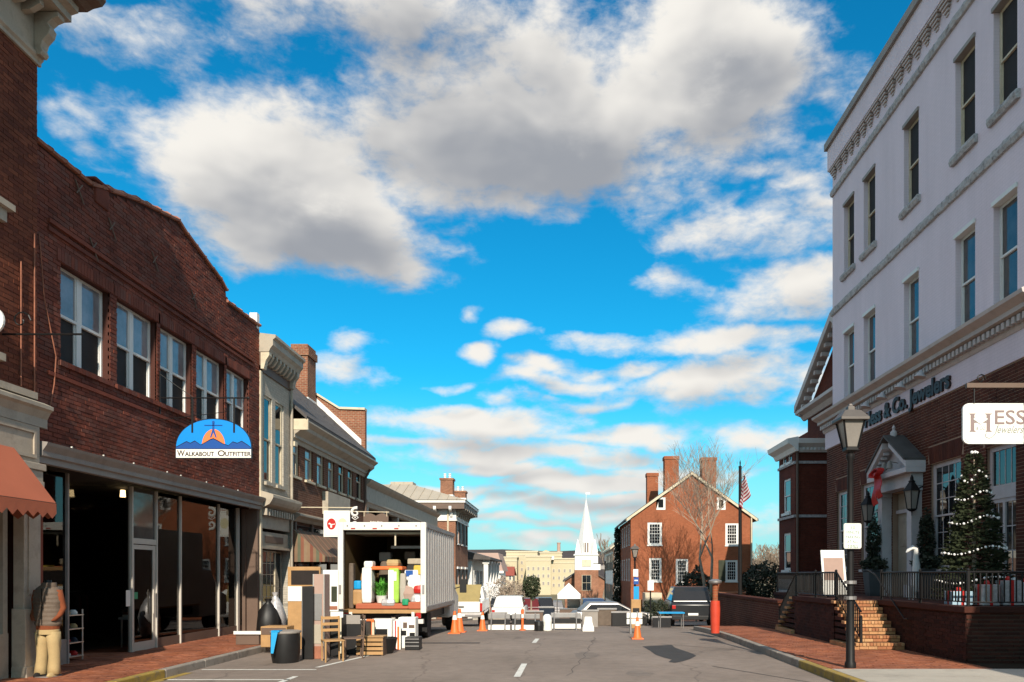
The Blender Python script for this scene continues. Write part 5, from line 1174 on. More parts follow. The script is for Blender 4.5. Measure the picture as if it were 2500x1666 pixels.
# red bow
bw = thing('red_bow', 'large red ribbon bow hanging at the pedimented door', 'bow', frb.p(ax + .1, .7, 4.3))
c = Vector((HX1 - .72, ax + .2, PZ(1160, ax)))
t = MB()
for s in (-1, 1):
    ring = []
    for k in range(9):
        a = math.pi * k / 8; w_ = .1 + .07 * math.sin(a); p = c + Vector((.05 * math.sin(a * 2), s * (.04 + .22 * math.sin(a)), .12 * math.cos(a) + .06)); ring.append([p + Vector((-w_ * .6, 0, 0)), p + Vector((w_ * .6, 0, .02)), p + Vector((w_ * .6, 0, .05)), p + Vector((-w_ * .6, 0, .03))])
    t.loft(ring)
t.build('loops', M['red'], bw, smooth=True)
t = MB()
for s, l in ((.05, .8), (-.12, .62)):
    rows = []
    for k in range(8):
        f = k / 7; p = c + Vector((.04 * math.sin(f * 7), s + s * f * .9 + .03 * math.sin(f * 9), -l * f)); w_ = .08 + .04 * f; rows.append([p + Vector((.02, -w_, 0)), p + Vector((-.02, w_, -.06 * f)), p + Vector((.01, w_, -.06 * f)), p + Vector((.04, -w_, 0))])
    t.loft(rows)
t.build('tails', M['red'], bw, smooth=True)
t = MB(); t.ball(c, .1, 10); t.build('knot', M['red'], bw, smooth=True)
# ---------------------------------------------------------------- projecting white sign on brown arm
sy = 15.95; frs = Fr('S', sy); hs = thing('jeweller_sign', 'white rounded hanging sign with diamond emblem on a brown arm', 'sign', (9.1, sy, PZ(1083, sy)))
x0, x1, z0, z1 = PX(2351, sy), PX(2351, sy) + 1.62, PZ(1084, sy), PZ(985, sy)
def rrect(x0, x1, z0, z1, r, n=6):
    o = []
    for cx, cz, a0 in ((x1 - r, z0 + r, -90), (x1 - r, z1 - r, 0), (x0 + r, z1 - r, 90), (x0 + r, z0 + r, 180)):
        for k in range(n + 1): a = math.radians(a0 + 90 * k / n); o.append((cx + r * math.cos(a), cz + r * math.sin(a)))
    return o
plate('board', rrect(x0, x1, z0, z1, .13), -.05, 0, M['sign_white'], hs, frs)
plate('border', rrect(x0 + .035, x1 - .035, z0 + .035, z1 - .035, .1), .0, .003, M['letter_line'], hs, frs); plate('panel', rrect(x0 + .042, x1 - .042, z0 + .042, z1 - .042, .095), .003, .005, M['sign_white'], hs, frs)
S = lambda zx, zy: (PX(2330 + zx / 11.2, sy), PZ(960 + zy / 11.2, sy))
def sp(name, pts, mat, d=.005, e=.009): plate(name, [S(*p) for p in pts][::-1], d, e, M[mat], hs, frs)
sp('letter_stem', [(390, 560), (590, 560), (545, 600), (540, 1020), (590, 1062), (400, 1062), (438, 1020), (438, 600)], 'letter_grey')
sp('letter_stem', [(820, 560), (1040, 560), (975, 600), (975, 1020), (1030, 1062), (840, 1062), (875, 1020), (875, 600)], 'letter_grey')
sp('letter_bar', [(540, 770), (875, 770), (875, 815), (540, 815)], 'letter_grey')
sp('diamond', [(500, 712), (600, 632), (820, 632), (922, 712), (706, 868)], 'letter_line', .009, .011); sp('diamond_face', [(514, 712), (604, 642), (816, 642), (908, 712), (706, 854)], 'sign_white', .011, .013)
text_mesh('lettering', 'ESS', .42, M['letter_grey'], hs, (S(1060, 850)[0], sy - .007, S(1060, 850)[1]), width=PX(2330 + 1900 / 11.2, sy) - PX(2330 + 1060 / 11.2, sy), bold=.003)
text_mesh('lettering', 'Jewelers', .23, M['letter_line'], hs, (S(1090, 1095)[0], sy - .007, S(1090, 1095)[1]), shear=.4, width=.64)
text_mesh('lettering', '& CO', .1, M['letter_line'], hs, (S(590, 1005)[0], sy - .006, S(590, 1005)[1]), width=.19)
t = MB(); q = [S(1210, 870), (S(1130, 1080)[0], S(1130, 1080)[1]), S(1050, 1190), S(950, 1240), S(860, 1210), S(840, 1140), S(880, 1085)]; t.path([(x, sy - .008, z) for x, z in q], .006, 5); t.build('flourish', M['letter_line'], hs)
t = MB(); za, zb = PZ(948, sy), PZ(939, sy); t.box(PX(2358, sy), XR + .1, sy - .05, sy + .03, za, zb + .02); t.build('arm', M['brown_trim'], hs)
t = MB()
for x in (PX(2378, sy), x1 - .2): t.tube((x, sy - .01, z1), (x, sy - .01, za), .014, n=6)
t.path([(PX(2395, sy) + .1 * math.cos(k * .7) * (1 - k * .06), sy, PZ(925, sy) + .1 * math.sin(k * .7) * (1 - k * .06)) for k in range(10)], .014, 6); t.build('hanger', M['black'], hs)
# ---------------------------------------------------------------- brick porch with double stair
PZf = 1.2; SX = 6.65; PXf = 7.7; PY0 = 14.45
po = thing('brick_porch', 'raised brown brick porch with brick steps in front of the jeweller', 'porch', (8.5, 20, .1))
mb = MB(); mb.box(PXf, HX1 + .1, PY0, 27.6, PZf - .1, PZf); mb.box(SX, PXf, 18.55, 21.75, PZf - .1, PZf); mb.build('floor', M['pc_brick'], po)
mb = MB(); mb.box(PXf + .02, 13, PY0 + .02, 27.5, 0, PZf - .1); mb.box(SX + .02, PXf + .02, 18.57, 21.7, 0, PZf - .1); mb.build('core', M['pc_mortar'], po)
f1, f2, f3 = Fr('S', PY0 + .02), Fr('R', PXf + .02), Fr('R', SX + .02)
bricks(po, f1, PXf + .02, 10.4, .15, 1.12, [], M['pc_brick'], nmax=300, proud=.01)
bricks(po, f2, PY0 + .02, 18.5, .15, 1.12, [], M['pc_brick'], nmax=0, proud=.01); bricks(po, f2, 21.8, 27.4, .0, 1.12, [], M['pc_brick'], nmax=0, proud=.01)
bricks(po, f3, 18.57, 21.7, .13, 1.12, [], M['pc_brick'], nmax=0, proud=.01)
mb = MB(); mb.box(PXf - .05, PXf + .25, PY0 - .05, 18.5, PZf - .09, PZf + .03); mb.box(PXf + .25, 12, PY0 - .05, PY0 + .25, PZf - .09, PZf + .03); mb.box(SX - .05, SX + .2, 18.57, 21.75, PZf - .09, PZf + .03); mb.build('coping', M['pc_brick'], po, bevel=.01)
st = []
for side in (0, 1):
    for k in range(7):
        y = 17.0 + k * .23 if side == 0 else 23.35 - k * .23; z = .15 + (k + 1) * .15
        if side == 0: ya, yb_ = y, 18.57
        else: ya, yb_ = 21.7, y
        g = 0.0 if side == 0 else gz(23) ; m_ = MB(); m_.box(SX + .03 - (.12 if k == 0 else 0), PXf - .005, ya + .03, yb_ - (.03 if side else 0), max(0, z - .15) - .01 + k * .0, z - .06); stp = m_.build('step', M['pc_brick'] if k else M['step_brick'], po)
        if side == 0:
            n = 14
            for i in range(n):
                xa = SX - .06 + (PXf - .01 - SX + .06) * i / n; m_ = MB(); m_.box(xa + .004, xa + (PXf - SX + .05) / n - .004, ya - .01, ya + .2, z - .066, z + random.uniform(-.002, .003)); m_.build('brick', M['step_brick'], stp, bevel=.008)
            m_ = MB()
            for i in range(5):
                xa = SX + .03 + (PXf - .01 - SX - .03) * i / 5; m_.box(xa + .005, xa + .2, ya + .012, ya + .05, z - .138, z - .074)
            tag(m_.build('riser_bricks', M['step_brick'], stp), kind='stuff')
        else:
            m_ = MB(); m_.box(SX - .06, PXf - .01, y - .2, y + .01, z - .066, z); m_.build('nosing', M['step_brick'], stp)
# railings
def railing(lab, pts, posts, group='black iron railings on the brick porch', h=.66):
    r = thing('iron_railing', lab, 'railing', pts[0], group); t = MB()
    for a, b in zip(pts, pts[1:]):
        a, b = Vector(a), Vector(b); t.tube(a + Vector((0, 0, h)), b + Vector((0, 0, h)), .022, n=6)
    t.build('top_rail', M['black'], r); t = MB()
    for a, b in zip(pts, pts[1:]):
        a, b = Vector(a), Vector(b); t.tube(a + Vector((0, 0, .08)), b + Vector((0, 0, .08)), .014, n=5)
    t.build('bottom_rail', M['black'], r)
    me = MB().box(-.011, .011, -.011, .011, .08, h); mesh = bpy.data.meshes.new('baluster'); mesh.from_pydata(me.v, [], me.f); mesh.materials.append(M['black']); mesh.update()
    for a, b in zip(pts, pts[1:]):
        a, b = Vector(a), Vector(b); n = int((b - a).length / .115)
        for k in range(1, n):
            o = bpy.data.objects.new('baluster', mesh); COL.objects.link(o); o.parent = r; o.location = a + (b - a) * k / n - WLOC[r.name]
    for p in posts:
        t = MB(); p = Vector(p); t.box(p.x - .025, p.x + .025, p.y - .025, p.y + .025, p.z, p.z + h + .02); t.ball(p + Vector((0, 0, h + .04)), .035, 8); t.build('post', M['black'], r)
zf = PZf + .03
railing('iron railing along the near porch edge below the decorated tree', [(PXf + .1, 18.5, zf), (PXf + .1, PY0 + .1, zf), (11.5, PY0 + .1, zf)], [(PXf + .1, 18.5, zf), (PXf + .1, PY0 + .1, zf), (PXf + .1, 16.5, zf)])
railing('iron railing around the stair landing behind the lamp post', [(SX + .08, 18.6, zf), (SX + .08, 21.7, zf)], [(SX + .08, 18.6, zf), (SX + .08, 21.7, zf), (SX + .08, 20.1, zf)])
railing('sloping iron stair railing beside the lit brick steps', [(SX + .08, 17.05, .3), (SX + .08, 18.58, PZf)], [(SX + .08, 17.05, .15)], h=.7)
railing('sloping iron railing on the far stair of the porch', [(SX + .08, 21.75, PZf), (SX + .08, 23.4, .1)], [(SX + .08, 23.4, .0)], h=.7)
railing('iron railing at the far end of the porch', [(PXf + .1, 21.9, zf), (PXf + .1, 27.4, zf)], [(PXf + .1, 27.4, zf)])
r = thing('hand_rail', 'thin wall hand rail descending beside the brick steps', 'hand rail', (PXf - .06, 17.2, .4)); t = MB(); t.path([(PXf - .06, 18.9, 1.95), (PXf - .06, 18.5, 1.85), (PXf - .06, 16.9, .85), (PXf - .06, 16.75, .86)], .018, 6); t.tube((PXf - .06, 17.6, 1.26), (PXf + .04, 17.6, 1.2), .012); t.build('rail', M['black'], r)
# ---------------------------------------------------------------- low wall of the next lot
lw = thing('lot_wall', 'low dark brick wall running along the pavement beyond the porch', 'wall', (6.9, 28, 0))
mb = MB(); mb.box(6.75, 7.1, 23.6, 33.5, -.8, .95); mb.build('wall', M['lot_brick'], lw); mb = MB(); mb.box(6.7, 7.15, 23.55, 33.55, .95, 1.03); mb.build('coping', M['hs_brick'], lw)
# ---------------------------------------------------------------- dark red court house with bay and pediment
cX = 10.6; cY0, cY1 = DL(1942, cX), DL(1902, cX); ctz = PZ(1094, cY0)
ch = thing('court_house', 'dark red brick building with white cornice and pediment in the shade', 'building', (14, 36, -.5))
f1, f2 = Fr('R', cX), Fr('S', cY0)
um = (cY0 + cY1) / 2
cw = [(um - .55, um + .55, PZ(1392, um), PZ(1302, um)), (um - .55, um + .55, PZ(1253, um), PZ(1170, um))]; cs = [(um - .75, um - .15, PZ(1132, um), PZ(1110, um)), (um + .15, um + .75, PZ(1132, um), PZ(1110, um))]
mb = MB(); holes_wall(mb, f1, cY0, cY1, -1.5, ctz, cw + cs, .15); holes_wall(mb, f2, cX, 24, -1.5, ctz, [], 0); mb.face((cX, cY1, -1.5), (24, cY1, -1.5), (24, cY1, ctz), (cX, cY1, ctz)); mb.face((cX, cY0, ctz), (24, cY0, ctz), (24, cY1, ctz), (cX, cY1, ctz)); mb.build('wall', M['court_brick'], ch)
for w in cw + cs: window(ch, f1, *w, back=.1, fmat=M['white'], fw=.1, sill=(.08, .12, .1), sash=w[3] - w[2] > 1)
for z in (PZ(1126, cY0), PZ(1257, cY0)):
    mb = MB(); fb(mb, f1, cY0 - .06, cY1, z - .12, z, .0, .08); fb(mb, f2, cX - .0, 24, z - .12, z, .0, .06); mb.build('string_course', M['stone'], ch)
mb = MB(); fprism(mb, f1, [(.0, ctz - .2), (.1, ctz - .2), (.2, ctz), (.45, ctz + .15), (.5, ctz + .35), (.0, ctz + .45)], cY0 - .45, cY1 + .3); fprism(mb, f2, [(.0, ctz - .2), (.1, ctz - .2), (.2, ctz), (.45, ctz + .15), (.5, ctz + .34), (.0, ctz + .44)], cX + .0, 13.2); mb.build('cornice', M['white'], ch)
mb = MB()
for k in range(14): x = cX + .1 + k * .17; fb(mb, f2, x, x + .09, ctz - .12, ctz + .0, .1, .24)
tag(mb.build('dentils', M['white'], ch), kind='stuff')
mb = MB(); mb.tube((cX + .06, cY0 - .1, -.5), (cX + .06, cY0 - .1, ctz), .06); mb.build('downpipe', M['brown_trim'], ch)
mb = MB(); mb.box(cX - .12, cX - .0, cY0 - .12, cY1, -1.5, PZ(1415, cY0)); mb.build('plinth', M['stone'], ch)
mX = 12.0; f3 = Fr('R', mX); ez = ZL(1975, 1008, mX); ye0, ye1 = 29.0, DL(1972, mX)
mb = MB(); mb.box(mX, 26, ye0, ye1, -1.5, ez); ym = (ye0 + ye1) / 2 - .6; za = ez + (ye1 - ym) * .62; mb.prism([(mX, ye0, ez), (mX, ye1, ez), (mX, ym, za)], (14, 0, 0)); mb.build('main_block', M['court_brick'], ch)
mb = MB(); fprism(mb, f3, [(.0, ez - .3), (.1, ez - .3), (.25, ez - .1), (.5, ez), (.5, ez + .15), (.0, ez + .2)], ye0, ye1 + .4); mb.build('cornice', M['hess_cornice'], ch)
mb = MB(); mb.prism([f3.p(ye1 + .4, .0, ez + .1), f3.p(ym, 0, za + .15), f3.p(ym, 0, za + .5), f3.p(ye1 + .4, 0, ez + .42)], f3.p(0, .55, 0) - f3.p(0, 0, 0)); mb.prism([f3.p(ye0 - .4, .0, ez + .1), f3.p(ym, 0, za + .15), f3.p(ym, 0, za + .5), f3.p(ye0 - .4, 0, ez + .42)], f3.p(0, .55, 0) - f3.p(0, 0, 0)); rk = mb.build('raking_cornice', M['hess_cornice'], ch)
for k in range(11):
    f = k / 10; u = ye1 + .1 + (ym - ye1) * f; z = ez + .05 + (za - ez) * f; t = MB(); fb(t, f3, u - .1, u + .1, z - .16, z + .02, .1, .42); t.build('modillion', M['hess_cornice'], rk)
mb = MB(); mb.box(14.6, 27, 38.5, 50, -2, 10.3); mb.build('shade_hall', M['court_brick'], ch)  # hidden block added to shade the foot of the brick house
# ---------------------------------------------------------------- gabled brick house
hY = 60.0; hx0, hx1 = PX(1540, hY), PX(1837, hY); ez = PZ(1264, hY); rX, rZ = PX(1689, hY), PZ(1158, hY)
bh = thing('gabled_brick_house', 'orange brick house with steep gable end, three tall chimneys and white windows', 'house', ((hx0 + hx1) / 2, hY + 6, gz(hY)))
f1, f2 = Fr('S', hY), Fr('R', hx0)
px_w = [(1602, 1625, 1214, 1245), (1750, 1772, 1215, 1246), (1581, 1616, 1276, 1331), (1771, 1803, 1278, 1332), (1585, 1615, 1363, 1420), (1650, 1680, 1365, 1425), (1771, 1801, 1368, 1420)]
W_ = [(PX(a, hY), PX(b, hY), PZ(d, hY), PZ(c, hY)) for a, b, c, d in px_w]
mb = MB(); holes_wall(mb, f1, hx0, hx1, -5, ez, W_[2:], .14)
gpoly_h = W_[:2]
# gable triangle with two attic openings: split into strips
zt_a, zb_a = W_[0][3], W_[0][2]
gx = lambda z: (hx0 + (rX - hx0) * (z - ez) / (rZ - ez), hx1 + (rX - hx1) * (z - ez) / (rZ - ez))
for za_, zb__ in ((ez, zb_a), (zb_a, zt_a), (zt_a, rZ)):
    l0, r0 = gx(za_); l1, r1 = gx(zb__)
    if (za_, zb__) == (zb_a, zt_a):
        cuts = [(l0, l1), (W_[0][0],) * 2, None, (W_[0][1],) * 2, (W_[1][0],) * 2, None, (W_[1][1],) * 2, (r0, r1)]
        for (p, q) in ((cuts[0], cuts[1]), (cuts[3], cuts[4]), (cuts[6], cuts[7])): mb.face((p[0], hY, za_), (q[0], hY, za_), (q[1], hY, zb__), (p[1], hY, zb__))
    else: mb.face((l0, hY, za_), (r0, hY, za_), (r1, hY, zb__), (l1, hY, zb__))
sw = []
for k in range(5): u = hY + 1.2 + k * 2.1; sw += [(u, u + 1.0, PZ(1331, hY), PZ(1276, hY)), (u, u + 1.0, PZ(1420, hY), PZ(1363, hY))]
holes_wall(mb, f2, hY, hY + 12, -5, ez - .1, sw, .14); mb.face((hx1, hY, -5), (hx1, hY + 12, -5), (hx1, hY + 12, ez), (hx1, hY, ez)); mb.face((hx0, hY + 12, -5), (hx1, hY + 12, -5), (hx1, hY + 12, ez), (rX, hY + 12, rZ), (hx0, hY + 12, ez)); mb.build('wall', M['house_brick'], bh)
for k, w in enumerate(W_):
    if k < 2: window(bh, f1, *w, back=.1, fmat=M['white'], sash=False, fw=.17, top=M['pane'])
    else: window(bh, f1, *w, back=.08, fmat=M['white'], mc=4, mr=3, fw=.15, top=M['pane'], bot=M['pane'], sill=(.05, .08, .06))
t = MB(); fb(t, f1, W_[6][0] - .55, W_[6][0] - .02, W_[6][2], W_[6][3], .01, .06); t.build('shutter', M['foliage_dark'], bh)
for w in sw: window(bh, f2, *w, back=.08, fmat=M['white'], mc=3, mr=2, fw=.12)
mb = MB(); dx = rX - hx0; ov = .45
for s, hx in ((-1, hx0), (1, hx1)):
    k = (rZ - ez) / abs(rX - hx); xe = hx + s * ov; zee = ez - ov * k
    mb.prism([(xe, hY - .12, zee + .05), (rX, hY - .12, rZ + .05), (rX, hY - .12, rZ + .22), (xe, hY - .12, zee + .22)], (0, 12.3, 0))
mb.build('roof', M['slate'], bh)
mb = MB()
for s, hx in ((-1, hx0), (1, hx1)):
    k = (rZ - ez) / abs(rX - hx); xe = hx + s * .35; zee = ez - .35 * k; mb.prism([(xe, hY - .2, zee - .06), (rX, hY - .2, rZ - .06), (rX, hY - .2, rZ + .16), (xe, hY - .2, zee + .16)], (0, .075, 0))
mb.build('bargeboard', M['cream'], bh)
for (a, b, tpy, yy, zb_) in ((1623, 1657, 1117, hY + .25, 6.5), (1714, 1749, 1120, hY + .25, 6.5), (1580, 1607, 1158, hY + 5, 6.0)):
    t = MB(); xa, xb = PX(a, yy), PX(b, yy); t.box(xa, xb, yy, yy + 1.0, zb_, PZ(tpy, yy)); t.box(xa - .05, xb + .05, yy - .05, yy + 1.05, PZ(tpy + 5, yy), PZ(tpy - 3, yy)); t.build('chimney', M['house_brick'], bh)
t = MB(); t.tube((hx1 - .1, hY - .1, -3), (hx1 - .1, hY - .1, ez), .06); t.build('downpipe', M['cream'], bh)
mb = MB(); mb.box(PX(1575, 57), PX(1616, 57), 57, 59, gz(57), PZ(1448, 57)); t = mb.build('plastered_annex', M['cream'], bh); t['label'] = 'low cream plastered annex'
mb = MB(); mb.box(PX(1757, 57), PX(1845, 57), 57, 59.9, gz(57), PZ(1447, 57)); mb.build('brick_annex', M['house_brick'], bh)
for k in range(2): window(bh, Fr('S', 57), PX(1762 + k * 24, 57), PX(1784 + k * 24, 57), PZ(1500, 57), PZ(1462, 57), back=-.04, sash=False, fw=.06)
# ---------------------------------------------------------------- white house and church down the hill
wy = 88.0; xw = PX(1500, wy); wh_ = thing('white_house', 'white clapboard house with pale roof between steeple and brick house', 'house', (xw + 4, wy + 8, gz(wy)))
f1, f2 = Fr('R', xw), Fr('S', wy); ez = PZ(1334, wy)
mb = MB(); holes_wall(mb, f1, wy, wy + 20, -6, ez, [], 0); holes_wall(mb, f2, xw, xw + 8, -6, ez, [], 0); mb.face((xw, wy, ez), (xw + 8, wy, ez), (xw + 4, wy, ez + 3.2)); mb.face((xw + 8, wy, -6), (xw + 8, wy + 20, -6), (xw + 8, wy + 20, ez), (xw + 8, wy, ez)); mb.face((xw, wy + 20, -6), (xw + 8, wy + 20, -6), (xw + 8, wy + 20, ez), (xw, wy + 20, ez)); mb.build('wall', M['white'], wh_)
mb = MB()
for s, x in ((-1, xw), (1, xw + 8)): mb.prism([(x + s * .5, wy - .5, ez - .4), (xw + 4, wy - .5, ez + 3.2), (xw + 4, wy - .5, ez + 3.4), (x + s * .5, wy - .5, ez - .2)], (0, 21, 0))
mb.build('roof', M['cream'], wh_)
for k in range(6):
    for z in (2.3, -1.4): window(wh_, f1, wy + 1 + k * 3, wy + 2.1 + k * 3, z, z + 2.0, back=-.05, fmat=M['greige_trim'])
window(wh_, f2, xw + .5, xw + 1.4, 2.0, 4.2, back=-.05)
mb = MB(); mb.tube((xw - .1, wy - .1, -3), (xw - .1, wy - .1, ez), .08); mb.build('downpipe', M['brown_trim'], wh_)
M['spire'] = paint('spire_white', (.62, .61, .6), .6, .06, .4, 4, 0)
cy = 150.0; chh = thing('church', 'church with slender white steeple on a brick tower', 'church', (PX(1431, cy), cy, gz(cy)))
xc = PX(1431, cy); hw = 28.5 / F * cy; zb1, zb2, ztip = PZ(1392, cy), PZ(1356, cy), PZ(1218, cy)
mb = MB(); mb.box(xc - hw, xc + hw, cy - hw, cy + hw, gz(cy) - 1, zb1); mb.build('tower', M['bank_brick'], chh)
mb = MB(); mb.box(xc - hw * .97, xc + hw * .97, cy - hw * .97, cy + hw * .97, zb1, zb2); mb.box(xc - hw * 1.08, xc + hw * 1.08, cy - hw * 1.08, cy + hw * 1.08, zb2 - .1, zb2 + .15); mb.build('belfry', M['sign_white'], chh)
mb = MB(); mb.lathe((xc, cy, zb2), [(hw * .93, .15), (hw * .62, 4.2), (.03, ztip - zb2)], 8, a0=math.pi / 8); mb.build('spire', M['spire'], chh)
for sx in (-1, 1):
    for sy_ in (-1, 1): t = MB(); t.M = Matrix.Translation((xc + sx * hw * .72, cy + sy_ * hw * .72, zb2 + .1)); t.lathe((0, 0, 0), [(hw * .36, 0), (hw * .3, .6), (.02, 3.0)], 4, a0=math.pi / 4); t.build('pinnacle', M['sign_white'], chh)
t = MB(); t.prism([(xc - .55, cy - hw * .98, zb2 + .15), (xc + .55, cy - hw * .98, zb2 + .15), (xc + .55, cy - hw * .98, zb2 + 2.6), (xc, cy - hw * .98, zb2 + 3.8), (xc - .55, cy - hw * .98, zb2 + 2.6)], (0, hw * .6, 0)); dm = t.build('louvre_dormer', M['white'], chh)
for s in (-.25, .25): t = MB(); t.box(xc + s - .13, xc + s + .13, cy - hw * .98 - .05, cy - hw * .98 - .01, zb2 + .5, zb2 + 2.4); t.build('louvre', M['brown_trim'], dm)
t = MB(); t.tube((xc, cy, ztip - .2), (xc, cy, PZ(1202, cy)), .04); t.box(xc - .1, xc + .75, cy - .02, cy + .02, PZ(1207, cy), PZ(1203, cy)); t.build('weather_vane', M['white'], chh)
t = MB(); t.box(xc - .9, xc + .9, cy - hw - .06, cy - hw * .97, zb1 + .7, zb1 + 2.0); t.build('clock_panel', M['cream'], chh)
window(chh, Fr('S', cy - hw), xc - .9, xc + .9, zb1 - 4, zb1 - 1, back=-.05, fmat=M['cream'], mc=2)
mb = MB(); mb.prism([(xc - 4.2, cy + hw, gz(cy)), (xc + 4.2, cy + hw, gz(cy)), (xc + 4.2, cy + hw, PZ(1418, cy)), (xc, cy + hw, PZ(1386, cy)), (xc - 4.2, cy + hw, PZ(1418, cy))], (0, 20, 0)); mb.build('nave', M['bank_brick'], chh)
mb = MB()
for s in (-1, 1): mb.prism([(xc + s * 4.6, cy + hw - .4, PZ(1420, cy) - .2), (xc, cy + hw - .4, PZ(1386, cy) + .05), (xc, cy + hw - .4, PZ(1386, cy) + .35), (xc + s * 4.6, cy + hw - .4, PZ(1420, cy) + .1)], (0, 21, 0))
mb.build('nave_roof', M['slate'], chh)
# ---------------------------------------------------------------- corner block across the alley, beside the camera (unseen; shaped so its shade falls on porch and pavement)
ab = thing('unseen_alley_block', 'unseen brick block across the alley from the jeweller', 'building', (15, -14, 0))
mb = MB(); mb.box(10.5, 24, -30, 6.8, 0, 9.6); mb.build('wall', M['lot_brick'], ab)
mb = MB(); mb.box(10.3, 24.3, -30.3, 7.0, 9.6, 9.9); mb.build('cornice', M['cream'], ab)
mb = MB(); mb.box(9.05, 10.5, -30, 6.85, 0, 5.5); mb.build('shade_wing', M['lot_brick'], ab)  # low wing added to shade the porch pier and leave the steps lit
mb = MB(); mb.box(8.9, 10.5, -30.3, 7.0, 5.5, 5.8); mb.build('shade_wing_cornice', M['cream'], ab)
for k in range(8): window(ab, Fr('R', 10.5), -28 + k * 4, -26.6 + k * 4, 5.6, 7.8, back=-.05)
# ================================================================ STREET FURNITURE
def lamp_post(lab, x, y, g, h, top=True, rz=0):
    r = thing('street_lamp', lab, 'street lamp', (x, y, g), 'black street lamps')
    t = MB(); k = h / 4.75
    t.lathe((x, y, g), [(.1, 0), (.1, .08), (.078, .13), (.074, .9 * k), (.064, 1.0 * k), (.056, 3.0 * k), (.05, 3.75 * k), (.075, 3.8 * k), (.075, 3.86 * k), (.045, 3.9 * k)], 14); t.build('pole', M['black'], r, smooth=True)
    zb, zt = g + 3.9 * k, g + 4.48 * k
    t = MB()
    t.lathe((x, y, zb), [(.08, 0), (.15, .04), (.15, .1)], 4, a0=math.pi / 4 + rz)
    for q in range(4):
        a = math.pi / 4 + q * math.pi / 2 + rz; t.tube((x + .14 * math.cos(a), y + .14 * math.sin(a), zb + .08), (x + .27 * math.cos(a), y + .27 * math.sin(a), zt), .018, n=5)
    t.build('lantern_frame', M['black'], r)
    t = MB(); t.lathe((x, y, zb), [(.13, .08), (.255, zt - zb)], 4, a0=math.pi / 4 + rz); t.build('lantern_glass', M['lamp_glass'], r)
    t = MB(); t.lathe((x, y, zt), [(.36, -.02), (.36, .03), (.2, .17), (.09, .19), (.09, .25), (.05, .27), (.04, .31)], 4, a0=math.pi / 4 + rz); t.build('lantern_hood', M['hood'], r, bevel=.01)
    return r
ly = 13.75; lx = PX(2076, ly)
lamp_post('tall black lamp post carrying the parking sign on the brick pavement', lx, ly, .15, 4.75)
ps = thing('parking_sign', 'white sign with green lettering about parking strapped to the lamp post', 'sign', (lx, ly - .12, PZ(1340, ly)))
sy = ly - .13; frs = Fr('S', sy); x0, x1, z0, z1 = PX(2060, sy), PX(2103, sy), PZ(1340, sy), PZ(1278, sy)
plate('panel', rrect(x0, x1, z0, z1, .035), -.006, 0, M['sign_white'], ps, frs)
plate('border', rrect(x0 + .01, x1 - .01, z0 + .01, z1 - .01, .03), 0, .0015, M['green_text'], ps, frs); plate('face', rrect(x0 + .015, x1 - .015, z0 + .015, z1 - .015, .027), .0015, .003, M['sign_white'], ps, frs)
for k, s in enumerate(('10', 'MINUTE', 'PARKING', 'AT ALL', 'TIMES')):
    text_mesh('lettering', s, .075, M['green_text'], ps, ((x0 + x1) / 2 - {0: .045, 1: .115, 2: .125, 3: .1, 4: .095}[k], sy - .0045, z1 - .105 - k * .084), depth=.0008, width={0: .07, 1: .23, 2: .25, 3: .2, 4: .19}[k])
t = MB()
t.box(lx - .01, lx + .01, sy, ly - .05, z0 + .1, z1 - .1); t.build('mount', M['galv'], ps)
for z in (PZ(1422, ly), PZ(1460, ly)): t = MB(); t.lathe((lx, ly, z), [(.11, -.03), (.11, .03)], 12); t.build('strap', M['galv'], ps)
l2 = lamp_post('far black street lamp with blue sign at the corner of the brick house', PX(1550, 46), 46, gz(46), 4.75)
s2 = thing('pole_signs', 'blank white and blue signs strapped on the far street lamp', 'sign', (PX(1550, 45.8), 45.8, 0)); frs = Fr('S', 45.8)
def rect(a, b, c, e, Y): return [(PX(a, Y), PZ(e, Y)), (PX(b, Y), PZ(e, Y)), (PX(b, Y), PZ(c, Y)), (PX(a, Y), PZ(c, Y))]
plate('white_plate', rect(1546, 1558, 1390, 1408, 45.8), 0, .02, M['sign_white'], s2, frs); plate('blue_plate', rect(1547, 1559, 1410, 1427, 45.8), 0, .02, M['sign_blue'], s2, frs); plate('blue_bar', rect(1549, 1557, 1416, 1419, 45.8), .02, .024, M['sign_white'], s2, frs)
plate('poster', rect(1547, 1560, 1432, 1464, 45.8), 0, .02, M['blue_plastic'], s2, frs)
y = 36.0; s3 = thing('post_sign', 'small white sign on a thin dark post before the cream annex', 'sign', (PX(1588, y), y, gz(y))); t = MB(); t.tube((PX(1588, y), y, gz(y)), (PX(1588, y), y, PZ(1420, y)), .035, n=6); t.build('post', M['black'], s3)
plate('plate', rect(1581, 1596, 1418, 1442, y - .05), 0, .02, M['sign_white'], s3, Fr('S', y - .05))
# distant hanging signs in front of the white house
y = 80.0; s4 = thing('arm_sign', 'pale rectangular hanging signs before the white house', 'sign', (PX(1460, y), y, PZ(1395, y))); t = MB(); t.tube((PX(1477, y), y, gz(y)), (PX(1477, y), y, PZ(1370, y)), .06, n=6); t.tube((PX(1448, y), y, PZ(1376, y)), (PX(1478, y), y, PZ(1376, y)), .04, n=5); t.build('post', M['black'], s4)
plate('plate', rect(1450, 1466, 1378, 1392, y), 0, .05, M['sign_white'], s4, Fr('S', y)); plate('plate', rect(1467, 1476, 1381, 1390, y), 0, .05, M['galv'], s4, Fr('S', y))
